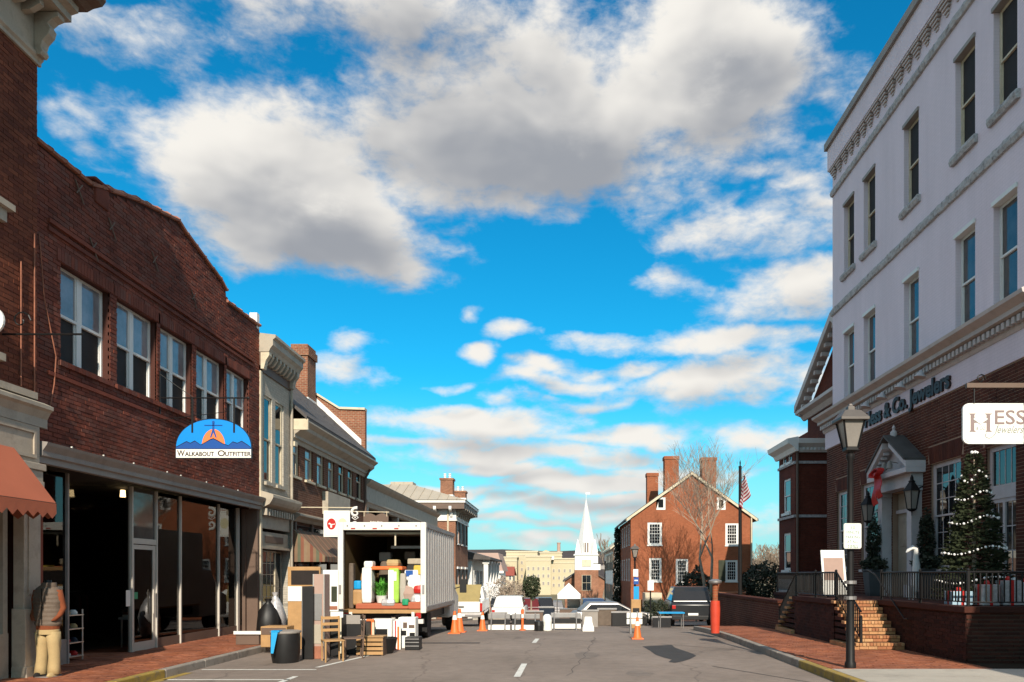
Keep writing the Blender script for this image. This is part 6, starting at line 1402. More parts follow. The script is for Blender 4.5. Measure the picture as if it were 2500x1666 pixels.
# flag on pole
fy = 30.0; fx = PX(1807, fy); fp = thing('flagpole', 'black flagpole standing behind the low brick wall', 'flagpole', (fx, fy, gz(fy)))
t = MB(); zt = PZ(1142, fy); t.tube((fx, fy, gz(fy)), (fx, fy, zt), .085, .06, 10); t.lathe((fx, fy, zt), [(.06, 0), (.07, .04), (.02, .08), (.03, .2), (.005, .3)], 8); t.build('pole', M['black'], fp)
fl = thing('flag', 'flag with red and white stripes drooping on the black flagpole', 'flag', (fx, fy, PZ(1250, fy)))
za, zb = PZ(1150, fy), PZ(1246, fy); hh = za - zb
mred, mwh, mbl = paint('flag_red', (.30, .03, .045), .8, .1, 8, 50, 0), paint('flag_white', (.62, .58, .58), .8, .06, 8, 50, 0), paint('flag_blue', (.025, .03, .09), .8, .1, 8, 50, 0)
t = MB(); NS, NT = 26, 39
def fpnt(s, tt):   # s hoist->fly, tt top->bottom of the cloth; the cloth hangs in folds beside the pole
    env = min(1.0, tt * .8 + .08); w_ = .38 * env * (1 - .3 * s) + .06
    fold = math.sin(s * 9.5 + tt * 1.5)
    return Vector((fx + .07 + w_ * abs(math.sin(s * 3.6 + .25)) * (1 if s < .9 else .8) - .17 * s * tt, fy - .1 + .1 * fold, za - hh * (.12 * s + .45 * tt + .43 * s * (.5 + .5 * tt)) ))
grid = [[t.add(fpnt(i / NS, j / NT)) for j in range(NT + 1)] for i in range(NS + 1)]
for i in range(NS):
    for j in range(NT):
        stripe = j * 13 // NT; t.m = 2 if (i < NS * .4 and stripe < 7) else (0 if stripe % 2 == 0 else 1)
        t.idx((grid[i][j], grid[i + 1][j], grid[i + 1][j + 1], grid[i][j + 1]))
t.build('cloth', [mred, mwh, mbl], fl, smooth=True, ang=3)
t = MB(); rnd = random.Random(3)
for i in range(1, 9):
    for j in range(1, 20, 2):
        if (i + j // 2) % 2: p = fpnt(i / NS * 1.1, j / NT); t.box(p.x - .012, p.x + .012, p.y - .03, p.y - .012, p.z - .012, p.z + .012)
tag(t.build('stars', mwh, fl), kind='stuff')
# ================================================================ VEGETATION
def bare_tree(lab, base, h, spread, seed, levels=5, trunk_r=.16, name='bare_tree', fork=.3, nb=3, up=.45, twig=.012, stems=1, cat='tree', group='bare winter trees'):
    rnd = random.Random(seed); T, C = MB(), MB(); b0 = Vector(base)
    def grow(p, d, l, r, lv):
        if lv == 0 or r < .002: return
        n = 3 if lv > 2 else 2; q = p
        for k in range(n):
            d2 = (d + Vector((rnd.uniform(-1, 1), rnd.uniform(-1, 1), rnd.uniform(-.3, .6))) * .14).normalized(); q2 = q + d2 * l / n; ra = r * (1 - .35 * k / n); rb = r * (1 - .35 * (k + 1) / n)
            (T if lv >= levels - 1 else C).tube(q, q2, max(ra, twig), max(rb, twig), 5 if lv >= levels - 2 else 3, caps=False); q, d = q2, d2
            if lv < levels and rnd.random() < .8: side(q, d, l, r, lv)
        for k in range(nb if lv > 1 else 0): side(q, d, l, r, lv)
    def side(q, d, l, r, lv):
        ax = Vector((rnd.uniform(-1, 1), rnd.uniform(-1, 1), rnd.uniform(-.2, .5))).normalized(); d3 = (d * (1 - spread) + ax * spread * 1.25 + Vector((0, 0, up * .5))).normalized()
        grow(q, d3, l * rnd.uniform(.58, .8), r * rnd.uniform(.42, .58), lv - 1)
    for s in range(stems): grow(b0 + Vector((rnd.uniform(-.2, .2), rnd.uniform(-.2, .2), 0)) * (stems > 1), Vector((rnd.uniform(-.1, .1), 0, 1)).normalized(), h * fork, trunk_r, levels)
    r = thing(name, lab, cat, base, group); T.build('trunk', M['bark'], r, smooth=True); 
    if C.f: tag(C.build('crown', M['twig'], r), kind='stuff')
    return r
bare_tree('tall bare tree with pale twin trunk before the gabled brick house', (PX(1726, 50), 50, gz(50)), 12.5, .40, 5, levels=6, trunk_r=.13, fork=.34, nb=2, twig=.008, stems=2)
bare_tree('slender bare tree behind the church steeple', (PX(1470, 135), 135, gz(135)), 17, .22, 9, levels=6, trunk_r=.3, fork=.3, nb=2, twig=.03, up=.8)
for k, (px, y, h, lab) in enumerate(((1866, 75, 9, 'bare tree between the brick house and the court house'), (1850, 95, 11, 'bushy bare tree far behind the flagpole'), (1884, 90, 10, 'bare tree right beside the court house wall'), (1218, 100, 5, 'small bare tree before the pink mansard roof'), (1260, 120, 7, 'bare tree before the beige campus windows'), (1160, 160, 13, 'bare treetop above the porch house'), (1222, 180, 14, 'bare treetop over the pink mansard'))):
    bare_tree(lab, (PX(px, y), y, gz(y)), h, .45, 20 + k, levels=5, trunk_r=.16, nb=3, twig=.022)
def leafy(mb, c, rx, ry, rz_, n, size, seed, flat=False):
    rnd = random.Random(seed); c = Vector(c)
    for _ in range(n):
        v = Vector((rnd.gauss(0, 1), rnd.gauss(0, 1), rnd.gauss(0, 1))).normalized() * rnd.uniform(.35, 1.0) ** .5
        lump = 1 + .18 * math.sin(v.x * 7 + seed) * math.cos(v.z * 6 + seed)
        p = c + Vector((v.x * rx, v.y * ry, v.z * rz_)) * lump
        a = Vector((rnd.uniform(-1, 1), rnd.uniform(-1, 1), rnd.uniform(-1, 1))).normalized(); b = a.orthogonal().normalized(); s = size * rnd.uniform(.6, 1.3)
        mb.face(p - a * s, p + b * s * .5, p + a * s, p - b * s * .5)
def shrub(lab, px, py, y, w, h, mat='foliage', seed=1, n=900, size=.09, name='shrub', group='shrubs along the street'):
    x = PX(px, y); zb = PZ(py, y); r = thing(name, lab, 'shrub', (x, y, zb), group); t = MB(); t.tube((x, y, min(zb, gz(y))), (x, y, zb + h * .5), .06, .03, 6); t.build('stem', M['bark'], r)
    t = MB(); leafy(t, (x, y, zb + h * .5), w / 2, w / 2, h / 2, n, size, seed); tag(t.build('foliage', M[mat], r), kind='stuff'); return r
shrub('dark round evergreen shrub in the street middle beyond the barriers', 1297, 1462, 42, 1.0, 1.3, seed=3, n=1100)
shrub('white flowering shrub before the porch house', 1196, 1460, 48, 1.2, 1.0, 'bead', 5, 500, .06)
shrub('dry brown shrub beside the white flowering one', 1228, 1470, 50, 1.5, 1.7, 'twig', 8, 1300, .06)
shrub('dry leafless bush near the parked white car', 1262, 1470, 55, 1.7, 1.6, 'twig', 9, 1300, .06)
shrub('big dark evergreen against the brick house wall', 1700, 1500, 52, 2.3, 3.2, 'foliage_dark', 4, 3200, .12)
shrub('dark clipped shrub beside the big evergreen', 1660, 1510, 50, 1.4, 2.3, 'foliage_dark', 14, 1800, .1)
shrub('low dark hedge below the court house', 1862, 1470, 38, 2.4, 2.0, 'foliage_dark', 6, 2600, .1)
iv = thing('ivy', 'dark ivy climbing the street side of the gabled brick house', 'ivy', (hx0 - .2, hY + 6, gz(hY))); t = MB()
for k in range(9): leafy(t, (hx0 - .25, hY + 10.8 + random.uniform(-.6, .6), gz(hY) + .6 + k * .85), .5 - k * .03, 1.2, .7, 420, .12, 40 + k)
tag(t.build('foliage', M['foliage_dark'], iv), kind='stuff')
# ---------------------------------------------------------------- decorated tree on the porch
tx, ty = PX(2378, 16.1), 16.1; tz0, tz1 = PZf + .02, PZ(1104, 16.1)
ct = thing('christmas_tree', 'decorated evergreen tree with white bead garlands on the porch', 'christmas tree', (tx, ty, tz0))
t = MB(); t.tube((tx, ty, tz0), (tx, ty, tz1 - .1), .06, .01, 8); t.build('trunk', M['bark'], ct)
HT = tz1 - tz0; rad = lambda z: (.78 * max(0, 1 - (z - tz0 - .12) / (HT + .05)) ** .9 + .03)
t = MB(); rnd = random.Random(77); z = tz0 + .22
while z < tz1 - .05:
    R_ = rad(z); nb_ = int(10 + R_ * 34)
    for k in range(nb_):
        a = rnd.uniform(0, 6.283); L_ = R_ * rnd.uniform(.78, 1.06); dz = rnd.uniform(-.1, .1) * R_; d = Vector((math.cos(a), math.sin(a), 0)); side_ = Vector((-d.y, d.x, 0))
        for q in range(int(7 + L_ * 22)):
            f = rnd.uniform(.3, 1.0) ** .6; p = Vector((tx, ty, z + dz - .14 * f * L_ + .1 * f * f * L_)) + d * L_ * f + side_ * rnd.uniform(-.17, .17) * L_ * (1.1 - f) * 1.6
            dirn = (d * rnd.uniform(.3, 1) + side_ * rnd.uniform(-1, 1) + Vector((0, 0, rnd.uniform(-.15, .45)))).normalized(); n_ = dirn.orthogonal().normalized(); n_ = (n_ + Vector((0, 0, 1)) * .4).cross(dirn).normalized(); s = rnd.uniform(.06, .11)
            t.face(p, p + dirn * s * .5 + n_ * s * .2, p + dirn * s, p + dirn * s * .5 - n_ * s * .2)
    z += .075
tag(t.build('branches', M['foliage'], ct), kind='stuff')
for gi, (zl, zr, a0) in enumerate(((.40, .55, 0), (.98, 1.22, 0), (1.62, 1.86, 0), (2.12, 2.4, 0), (2.62, 2.78, 0))):
    t = MB(); k = 0; a = math.radians(165)
    while a < math.radians(375):
        f = (a - math.radians(165)) / math.radians(210); z = tz0 + .1 + zl + (zr - zl) * f - .1 * math.sin(math.pi * f * 2) ** 2 * (1 if gi != 4 else 2)
        R_ = rad(z) * 1.0 + .02; s = .027 if k % 2 == 0 else .013; t.ball((tx + R_ * math.cos(a), ty + R_ * math.sin(a), z), s, 8); k += 1; a += .075 / max(R_, .12)
    t.build('bead_garland', M['bead'], ct, smooth=True)
t = MB()
for k in range(5): t.ball((tx + rnd.uniform(-.09, .09), ty - .06, tz1 - .05 + rnd.uniform(-.06, .05)), .035, 8)
t.build('topper', M['bead'], ct, smooth=True)
t = MB(); t.lathe((tx, ty, tz0), [(.5, 0), (.42, .04), (.1, .1)], 20); t.build('tree_skirt', M['red'], ct)
gifts = [(-.62, -.55, .42, .34, .28, 'pale_blue', 'pale blue patterned gift box under the decorated tree, nearest the steps'), (-.15, -.75, .34, .34, .42, 'foil', 'silver wrapped gift box with red ribbon under the decorated tree'), (.3, -.72, .36, .3, .5, 'foil', 'tall silver gift box in the middle under the decorated tree'), (.72, -.6, .4, .34, .46, 'foil', 'wide silver gift box under the decorated tree, farthest from the steps')]
for (dx, dy, a, b, c, m_, lab) in gifts:
    r = thing('gift_box', lab, 'gift box', (tx + dx, ty + dy, tz0)); t = MB(); t.box(tx + dx - a / 2, tx + dx + a / 2, ty + dy - b / 2, ty + dy + b / 2, tz0, tz0 + c); t.build('box', M[m_], r, bevel=.01)
    t = MB(); t.box(tx + dx - .03, tx + dx + .03, ty + dy - b / 2 - .005, ty + dy + b / 2 + .005, tz0, tz0 + c + .006); t.box(tx + dx - a / 2 - .004, tx + dx + a / 2 + .004, ty + dy - .03, ty + dy + .03, tz0 + .002, tz0 + c + .004); t.ball((tx + dx, ty + dy, tz0 + c + .03), .06, 8); t.build('ribbon', M['red'], r)
# planters, topiaries, white deer figure and easel sign on the porch
def planter(px, y, lab, hgt, tall):
    x = PX(px, y); r = thing('planter', lab, 'planter', (x, y, PZf), 'planters on the porch'); t = MB(); t.lathe((x, y, PZf), [(.24, 0), (.27, .1), (.34, .72), (.37, .74), (.37, .8), (.3, .8)], 4, a0=math.pi / 4); t.build('pot', M['planter'], r, bevel=.01)
    t = MB(); leafy(t, (x, y, PZf + .95), .38, .38, .24, 700, .06, int(px)); 
    if tall: leafy(t, (x, y, PZf + 1.6), .2, .2, .75, 1200, .055, int(px) + 1)
    tag(t.build('foliage', M['foliage_dark'], r), kind='stuff')
planter(2133, 22.6, 'grey planter with low dark shrub left of the pedimented door', .8, True)
planter(2262, 20.0, 'grey planter with tall dark topiary between door and decorated tree', .8, True)
y = 19.4; x = PX(2232, y); dr = thing('deer_figure', 'white decorative figure with bent neck behind the porch railing', 'figure', (x, y, PZf))
t = MB(); z = PZ(1374, y)
def ring(c, rx, rz_, n=10, tilt=0): return [Vector(c) + Vector((rx * math.cos(2 * math.pi * k / n) * math.cos(tilt), rx * math.sin(2 * math.pi * k / n), rz_ * 0 + rx * math.cos(2 * math.pi * k / n) * math.sin(tilt))) for k in range(n)]
t.loft([ring((x + .06, y, PZf + .2), .12, 0), ring((x + .06, y, PZf + .42), .13, 0), ring((x + .05, y, z - .02), .085, 0), ring((x + .04, y, z + .2), .06, 0), ring((x + .03, y, z + .34), .065, 0, tilt=.5), ring((x - .06, y, z + .38), .075, 0, tilt=1.2), ring((x - .17, y, z + .3), .045, 0, tilt=1.9), ring((x - .21, y, z + .26), .02, 0, tilt=1.9)]); t.build('body', M['white'], dr, smooth=True)
for s in (-.1, .1):
    for q in (-.08, .1): t = MB(); t.tube((x + q, y + s, PZf), (x + q, y + s, PZf + .35), .022, .03, 6); t.build('leg', M['white'], dr)
y = 20.6; x0, x1 = PX(2011, y), PX(2069, y); es = thing('easel_board', 'pale poster board standing on the landing behind the lamp post', 'board', ((x0 + x1) / 2, y, PZf)); t = MB(); t.prism([(x0, y, PZ(1452, y)), (x1, y, PZ(1452, y)), (x1, y + .25, PZ(1343, y)), (x0, y + .25, PZ(1343, y))], (0, .04, 0)); t.build('board', M['sign_white'], es)
t = MB(); k = .02; t.prism([(x0 + .06, y - .004 + .05, PZ(1440, y)), (x1 - .06, y - .004 + .05, PZ(1440, y)), (x1 - .06, y + .2 - .004, PZ(1362, y)), (x0 + .06, y + .2 - .004, PZ(1362, y))], (0, -.01, 0)); t.build('poster', M['pink_slate'], es)
t = MB()
for xx in (x0 + .05, x1 - .05): t.tube((xx, y + .05, PZf), (xx, y + .28, PZ(1350, y)), .015); 
t.tube(((x0 + x1) / 2, y + .6, PZf), ((x0 + x1) / 2, y + .28, PZ(1350, y)), .015); t.build('easel', M['black'], es)
# ---------------------------------------------------------------- clothed shop mannequin on the pavement
mx, my = -8.56, 12.62; mn = thing('mannequin', 'headless shop mannequin in quilted vest, rust sleeves and khaki trousers', 'mannequin', (mx, my, .15)); g = .15
def er(cx, cy, z, rx, ry, n=18, rip=0): return [Vector((mx + cx + (rx + rip * math.sin(k * 2.1)) * math.cos(2 * math.pi * k / n), my + cy + ry * math.sin(2 * math.pi * k / n), g + z)) for k in range(n)]
t = MB(); t.loft([er(0, 0, .82, .15, .11), er(0, 0, .95, .165, .12), er(0, 0, 1.1, .15, .11), er(0, 0, 1.28, .19, .125), er(0, 0, 1.42, .19, .12), er(0, 0, 1.5, .14, .09), er(0, 0, 1.54, .06, .06), er(0, 0, 1.6, .05, .05)]); t.build('body', M['black_plastic'], mn, smooth=True)
t = MB(); rings = []
for k in range(30):
    f = k / 29; z = .84 + .66 * f; w_ = .185 + .03 * math.sin(f * 3.2 + .3) + (.02 if f > .55 else 0) - max(0, f - .88) * .5; puff = .014 * abs(math.sin(f * 29 * math.pi / 3.2)); rings.append(er(0, 0, z, w_ + puff, .135 + puff - max(0, f - .88) * .25))
t.loft(rings, cap=False); v = t.build('vest', M['vest'], mn, smooth=True, ang=2)
t = MB(); t.loft([er(.02, -.01, 1.46, .13, .1), er(.03, -.02, 1.53, .12, .1), er(.035, -.02, 1.56, .11, .09)], cap=False); t.build('collar', M['vest'], v, smooth=True)
t = MB(); t.box(mx - .004, mx + .004, my - .158, my - .148, g + .86, g + 1.46); t.build('zip', M['black'], v)
for s in (-1, 1):
    t = MB(); P_ = [(s * .17, 0, 1.44, .06), (s * .205, .0, 1.3, .06), (s * .235, .03, 1.14, .05), (s * .22, -.04, 1.02, .046), (s * .16, -.1, .93, .04)]
    t.loft([[Vector((mx + x + r * math.cos(2 * math.pi * k / 10), my + y + r * math.sin(2 * math.pi * k / 10), g + z)) for k in range(10)] for x, y, z, r in P_]); t.build('sleeve', M['rust_cloth'], mn, smooth=True, ang=2)
t = MB(); t.loft([er(0, 0, .78, .18, .135), er(0, 0, .86, .19, .14)], cap=False); t.build('shirt_hem', M['rust_cloth'], mn)
t = MB(); rows = [(.84, .175, .13), (.74, .185, .135), (.7, .185, .135)]
t.loft([er(0, 0, z, a, b) for z, a, b in rows], cap=False)
for s in (-1, 1):
    L_ = [(s * .09, 0, .74, .105), (s * .095, 0, .55, .098), (s * .1, .01, .35, .085), (s * .105, .0, .15, .09), (s * .11, -.01, .04, .1)]
    t.loft([[Vector((mx + x + (r + .012 * math.sin(k * 2.4 + z * 22)) * math.cos(2 * math.pi * k / 12), my + y + (r * 1.05) * math.sin(2 * math.pi * k / 12), g + z)) for k in range(12)] for x, y, z, r in L_])
t.build('trousers', M['khaki'], mn, smooth=True, ang=2)
for s in (-1, 1): t = MB(); t.M = Matrix.Translation((mx + s * .11, my - .05, g)); t.lathe((0, 0, 0), [(.06, 0), (.065, .02), (.05, .06), (.02, .08)], 10, sy=2.0); t.build('shoe', M['khaki'] if s > 0 else M['black_plastic'], mn, smooth=True)
t = MB(); t.lathe((mx, my, g), [(.2, 0), (.2, .012)], 20); t.build('base_plate', M['galv'], mn)
# ================================================================ VEHICLES
def wheel(parent, x, y, z, r, w):
    t = MB(); t.M = Matrix.Translation((x, y, z)) @ Matrix.Rotation(math.radians(90), 4, 'Y'); t.lathe((0, 0, 0), [(r * .6, -w / 2), (r * .93, -w / 2), (r, -w / 2 + .03), (r, w / 2 - .03), (r * .93, w / 2), (r * .6, w / 2)], 20); o = t.build('wheel', M['rubber'], parent, smooth=True)
    t = MB(); t.M = Matrix.Translation((x, y, z)) @ Matrix.Rotation(math.radians(90), 4, 'Y'); t.lathe((0, 0, 0), [(r * .6, -w / 2 + .02), (r * .2, -w / 2 + .06), (r * .15, w / 2 - .05), (r * .6, w / 2 - .02)], 14); t.build('rim', M['galv'], o, smooth=True)
# ---------------------------------------------------------------- box truck with open rear
ry = 21.0; bx0, bx1 = PX(826, ry), PX(1038, ry); bz0, bz1 = .82, PZ(1277, ry); L_ = 5.6
tr = thing('box_truck', 'white box truck with its rear roller door open, loaded with goods', 'truck', ((bx0 + bx1) / 2, ry + 2.8, 0))
mb = MB(); T_ = .06
mb.box(bx0, bx0 + T_, ry + .12, ry + L_, bz0, bz1 - .06); mb.box(bx0 + T_, bx1 - T_, ry + L_ - .06, ry + L_, bz0, bz1 - .06); mb.box(bx0, bx1, ry + .12, ry + L_, bz1 - .06, bz1); mb.build('box_body', M['truck_white'], tr)
mb = MB(); mb.box(bx1 - T_, bx1, ry + .12, ry + L_, bz0, bz1 - .062); sdp = mb.build('side_wall', M['truck_white'], tr)
k = 0; y = ry + .5
while y < ry + L_ - .3:
    t = MB(); t.box(bx1, bx1 + .02, y, y + .05, bz0 + .14, bz1 - .14); t.build('rib', M['galv'], sdp); y += .42
for z in (bz0, bz1 - .12):
    t = MB(); t.box(bx1 + .001, bx1 + .03, ry + .1, ry + L_, z, z + .12); t.build('edge_rail', M['galv'], sdp)
mb = MB(); F_ = .13
mb.box(bx0 - .02, bx0 + F_, ry, ry + .12, bz0 - .05, bz1 + .02); mb.box(bx1 - F_, bx1 + .02, ry, ry + .12, bz0 - .05, bz1 + .02); mb.box(bx0 + F_, bx1 - F_, ry, ry + .12, bz1 - .2, bz1 + .02); rfm = mb.build('rear_frame', M['truck_white'], tr, bevel=.012)
for k in range(5):
    t = MB(); t.ball((bx0 + .25 + k * (bx1 - bx0 - .5) / 4, ry - .004, bz1 - .08), .022, 8); t.build('marker_lamp', M['galv'], rfm)
mb = MB(); mb.box(bx0 + T_, bx1 - T_, ry + .02, ry + L_ - .07, bz0 - .06, bz0 + .04); mb.build('load_floor', M['wood'], tr)
mb = MB(); mb.box(bx0 + T_ + .002, bx0 + T_ + .03, ry + .13, ry + L_ - .07, bz0 + .05, bz1 - .1); mb.box(bx1 - T_ - .03, bx1 - T_ - .002, ry + .13, ry + L_ - .07, bz0 + .05, bz1 - .1); mb.box(bx0 + T_ + .03, bx1 - T_ - .03, ry + L_ - .12, ry + L_ - .07, bz0 + .05, bz1 - .1); mb.box(bx0 + T_, bx1 - T_, ry + .14, ry + L_ - .08, bz1 - .1, bz1 - .065); mb.build('lining', M['truck_lining'], tr)
mb = MB()
for k in range(6): mb.box(bx0 + .14, bx1 - .14, ry + .3 + k * .36, ry + .64 + k * .36, bz1 - .26, bz1 - .22)
mb.build('roller_door', M['greige_trim'], tr)
t = MB(); t.box(bx0 + .14, bx1 - .14, ry + .24, ry + .3, bz1 - .3, bz1 - .25); t.box((bx0 + bx1) / 2 + .3, (bx0 + bx1) / 2 + .34, ry + .25, ry + .29, bz1 - .62, bz1 - .28); t.build('door_strap', M['cream'], tr)
t = MB(); t.box(bx0 + 1.1, bx1 - .15, ry + 1.6, ry + 1.66, PZ(1333, ry) - .02, PZ(1333, ry) + .06); t.build('load_bar', M['galv'], tr)
mb = MB(); mb.box(bx0 + .35, bx0 + .55, ry + .3, ry + L_, .45, .78); mb.box(bx1 - .55, bx1 - .35, ry + .3, ry + L_, .45, .78); mb.build('chassis', M['black'], tr)
t = MB(); t.box(bx0 + .05, bx1 - .05, ry - .05, ry + .1, .48, .6); t.box(bx0 + .3, bx0 + .38, ry, ry + .06, .6, .8); t.box(bx1 - .38, bx1 - .3, ry, ry + .06, .6, .8); t.build('bumper', M['truck_white'], tr)
for k in range(3): t = MB(); t.box(bx0 + .35 + k * .6, bx0 + .47 + k * .6, ry - .012, ry, bz1 - .17, bz1 - .14); t.build('reflector', M['taillight'], rfm)
for x in (bx0 + .02, bx1 - .08): t = MB(); t.box(x, x + .06, ry - .02, ry, 1.3, 1.55); t.build('latch', M['galv'], rfm)
for x in (bx0 + .12, bx1 - .26): t = MB(); t.box(x, x + .14, ry - .02, ry + .03, .63, .78); t.build('tail_light', M['taillight'], tr)
for x in (bx0 + .3, bx1 - .3):
    for y in (ry + 1.35, ry + L_ + 1.2): wheel(tr, x, y, .42 + gz(y), .42, .34 if y < ry + 3 else .26)
for x in (bx0 + .1, bx1 - .5): t = MB(); t.box(x, x + .42, ry + .75, ry + .77, .18, .75); t.build('mud_flap', M['rubber'], tr)
# cab beyond the box, with mirror
cz = gz(ry + L_ + 1); mb = MB(); cyy = ry + L_ + .08
mb.prism([(bx0 + .15, cyy, cz + .5), (bx0 + .15, cyy + 2.2, cz + .5), (bx0 + .15, cyy + 2.2, cz + 1.25), (bx0 + .15, cyy + 1.5, cz + 1.45), (bx0 + .15, cyy + .9, cz + 2.2), (bx0 + .15, cyy, cz + 2.25)], (bx1 - bx0 - .3, 0, 0)); mb.build('cab', M['truck_white'], tr, bevel=.06)
t = MB(); t.tube((bx1 - .15, cyy + 1.1, cz + 1.5), (bx1 + .2, cyy + 1.0, cz + 1.6), .02); t.box(bx1 + .06, bx1 + .3, cyy + .95, cyy + 1.05, cz + 1.35, cz + 1.85); t.build('mirror', M['black_plastic'], tr, bevel=.03)
M['yellow'] = paint('yellow_card', (.6, .42, .06), .6, .1, 4, 40, 0)
# ---------------------------------------------------------------- goods in the truck
def goods(name, lab, cat, x0, x1, y0, y1, z0, z1, mat, bulge=.0, bevel=.03, handles=False, group='goods in the truck', extra=None):
    r = thing(name, lab, cat, ((x0 + x1) / 2, (y0 + y1) / 2, z0), group); t = MB(); rings = []
    for f, s in ((0, .9), (.12, 1.0), (.5, 1 + bulge), (.85, 1.0), (1.0, .93)):
        cx, cy = (x0 + x1) / 2, (y0 + y1) / 2; a, b = (x1 - x0) / 2 * s, (y1 - y0) / 2 * s; z = z0 + (z1 - z0) * f; n = 5
        ring_ = [(cx - a, cy - b, z), (cx, cy - b * 1.06, z), (cx + a, cy - b, z), (cx + a, cy + b, z), (cx, cy + b, z), (cx - a, cy + b, z)]; rings.append(ring_)
    t.loft(rings); t.build('body', M[mat] if isinstance(mat, str) else mat, r, bevel=bevel)
    if handles:
        t = MB(); cx = (x0 + x1) / 2; w_ = (x1 - x0) * .22; t.path([(cx - w_, y0 + .02, z1 - .02), (cx - w_ * .8, y0 + .01, z1 + .1), (cx + w_ * .8, y0 + .01, z1 + .1), (cx + w_, y0 + .02, z1 - .02)], .012, 5); t.build('handle', M['sign_white'], r)
    if extra: extra(r)
    return r
def X(px): return PX(px, ry + .3)
def Z(py): return PZ(py, ry + .3)
fz = bz0 + .05
goods('red_crate', 'long orange red crate under the bags at the truck tail', 'crate', X(872), X(1000), ry + .15, ry + .85, fz, fz + .16, 'awning_red', 0, .01)
mleaf = paint('bag_print', (.12, .42, .05), .7, .5, 14, 60, 0)
def leaf_print(x0, x1, z0, z1, y):
    def f(r):
        t = MB(); rnd = random.Random(8)
        for _ in range(60):
            a = rnd.uniform(.2, 2.9); c = Vector(((x0 + x1) / 2 + rnd.uniform(-.1, .1) * (x1 - x0) * 3, y - rnd.uniform(.004, .012), z0 + .05)); l = rnd.uniform(.5, 1.0) * (z1 - z0); d = Vector((math.cos(a) * .6, 0, math.sin(a))); n_ = Vector((-d.z, 0, d.x)) * .025
            t.face(c, c + d * l * .5 + n_, c + d * l, c + d * l * .5 - n_)
        tag(t.build('leaf_print', mleaf, r), kind='stuff')
    return f
zb_ = fz + .17
goods('shopping_bag', 'plain white bag at the left end of the truck load', 'bag', X(884), X(908), ry + .25, ry + .65, zb_, Z(1386), 'sign_white', .06, handles=True)
xp, yp = X(929), ry + .42; pp = thing('potted_plant', 'bushy green potted plant among the bags in the truck', 'plant', (xp, yp, zb_), 'goods in the truck')
t = MB(); t.lathe((xp, yp, zb_), [(.12, 0), (.16, .18), (.17, .19), (.14, .2)], 14); t.build('pot', M['sign_white'], pp, smooth=True)
t = MB(); rnd = random.Random(8)
for _ in range(260):
    a = rnd.uniform(0, 6.283); tl = rnd.uniform(.15, .95); l = rnd.uniform(.22, .42); p0 = Vector((xp, yp, zb_ + .18)) + Vector((rnd.uniform(-.1, .1), rnd.uniform(-.1, .1), rnd.uniform(0, .22))); d1 = Vector((math.cos(a) * tl, math.sin(a) * tl, 1.0)).normalized(); s_ = Vector((-math.sin(a), math.cos(a), 0)) * .016
    p1 = p0 + d1 * l * .55; p2 = p1 + (d1 + Vector((0, 0, -.75))) .normalized() * l * .5; t.face(p0 - s_ * .4, p0 + s_ * .4, p1 + s_, p1 - s_); t.face(p1 - s_, p1 + s_, p2)
tag(t.build('leaves', mleaf, pp), kind='stuff')
def panel(r, x0, x1, z0, z1, y, mat):
    t = MB(); t.box(x0, x1, y - .008, y, z0, z1); return t.build('print', mat, r)
mlime = paint('bag_lime', (.33, .55, .07), .6, .15, 5, 40, 0)
goods('shopping_bag', 'lime green bag with a white front panel in the truck', 'bag', X(949), X(975), ry + .22, ry + .6, zb_, Z(1388), mlime, .04, extra=lambda r: (panel(r, X(950), X(963), zb_ + .02, Z(1392), ry + .2, M['sign_white']), panel(r, X(951), X(970), Z(1418), Z(1396), ry + .195, M['sign_white'])))
goods('carton', 'brown cardboard carton at the back left of the truck load', 'carton', X(862), X(900), ry + 1.1, ry + 1.6, fz, Z(1400), 'wood', 0, .01)
goods('carton', 'flat brown carton lying on the black storage case', 'carton', X(978), X(1022), ry + 1.25, ry + 1.8, Z(1378) + .005, Z(1362), 'greige_trim', 0, .01)
goods('rolled_rug', 'tall rolled rug leaning inside the truck left wall', 'rug', X(846), X(858), ry + .5, ry + .75, fz, Z(1375), 'vest', .02, .03)
goods('orange_tray', 'flat orange tray lying on the bags in the truck', 'tray', X(905), X(982), ry + .3, ry + .9, Z(1392), Z(1383), 'orange', 0, .01)
goods('cardboard_sack', 'pale sack standing beside the lime bag in the truck', 'sack', X(976), X(990), ry + .3, ry + .7, zb_, Z(1400), 'concrete', .08)
goods('white_box', 'white box with blue lid tilted on top of the load', 'box', X(985), X(1018), ry + .45, ry + .9, Z(1418), Z(1392), 'sign_white', 0, .01, extra=lambda r: panel(r, X(988), X(1006), Z(1408), Z(1392) - .01, ry + .44, M['sign_blue']))
for (a, b, c, e, m_, lab) in ((996, 1026, 1448, 1404, 'sign_white', 'round white cushion edged in pink on the load'), (985, 1010, 1470, 1430, 'pink_slate', 'pink and white parcel on the load near the truck side'), (1004, 1028, 1486, 1450, 'foil', 'crumpled silver parcel by the truck side')):
    goods('parcel', lab, 'parcel', X(a), X(b), ry + .2 + random.uniform(0, .2), ry + .7, Z(c), Z(e), m_, .15, .05)
goods('red_crate', 'small red crate tipped at the right of the truck tail', 'crate', X(1000), X(1030), ry + .1, ry + .5, fz, fz + .2, 'awning_red', 0, .01)
goods('dark_sack', 'dark bundled sack deep inside the truck', 'sack', X(905), X(960), ry + 1.3, ry + 2.0, fz, Z(1368), 'vest', .2, .08)
goods('storage_case', 'black storage case stacked inside the truck near the side wall', 'case', X(975), X(1030), ry + 1.2, ry + 2.2, fz, Z(1378), 'black_plastic', 0, .02)
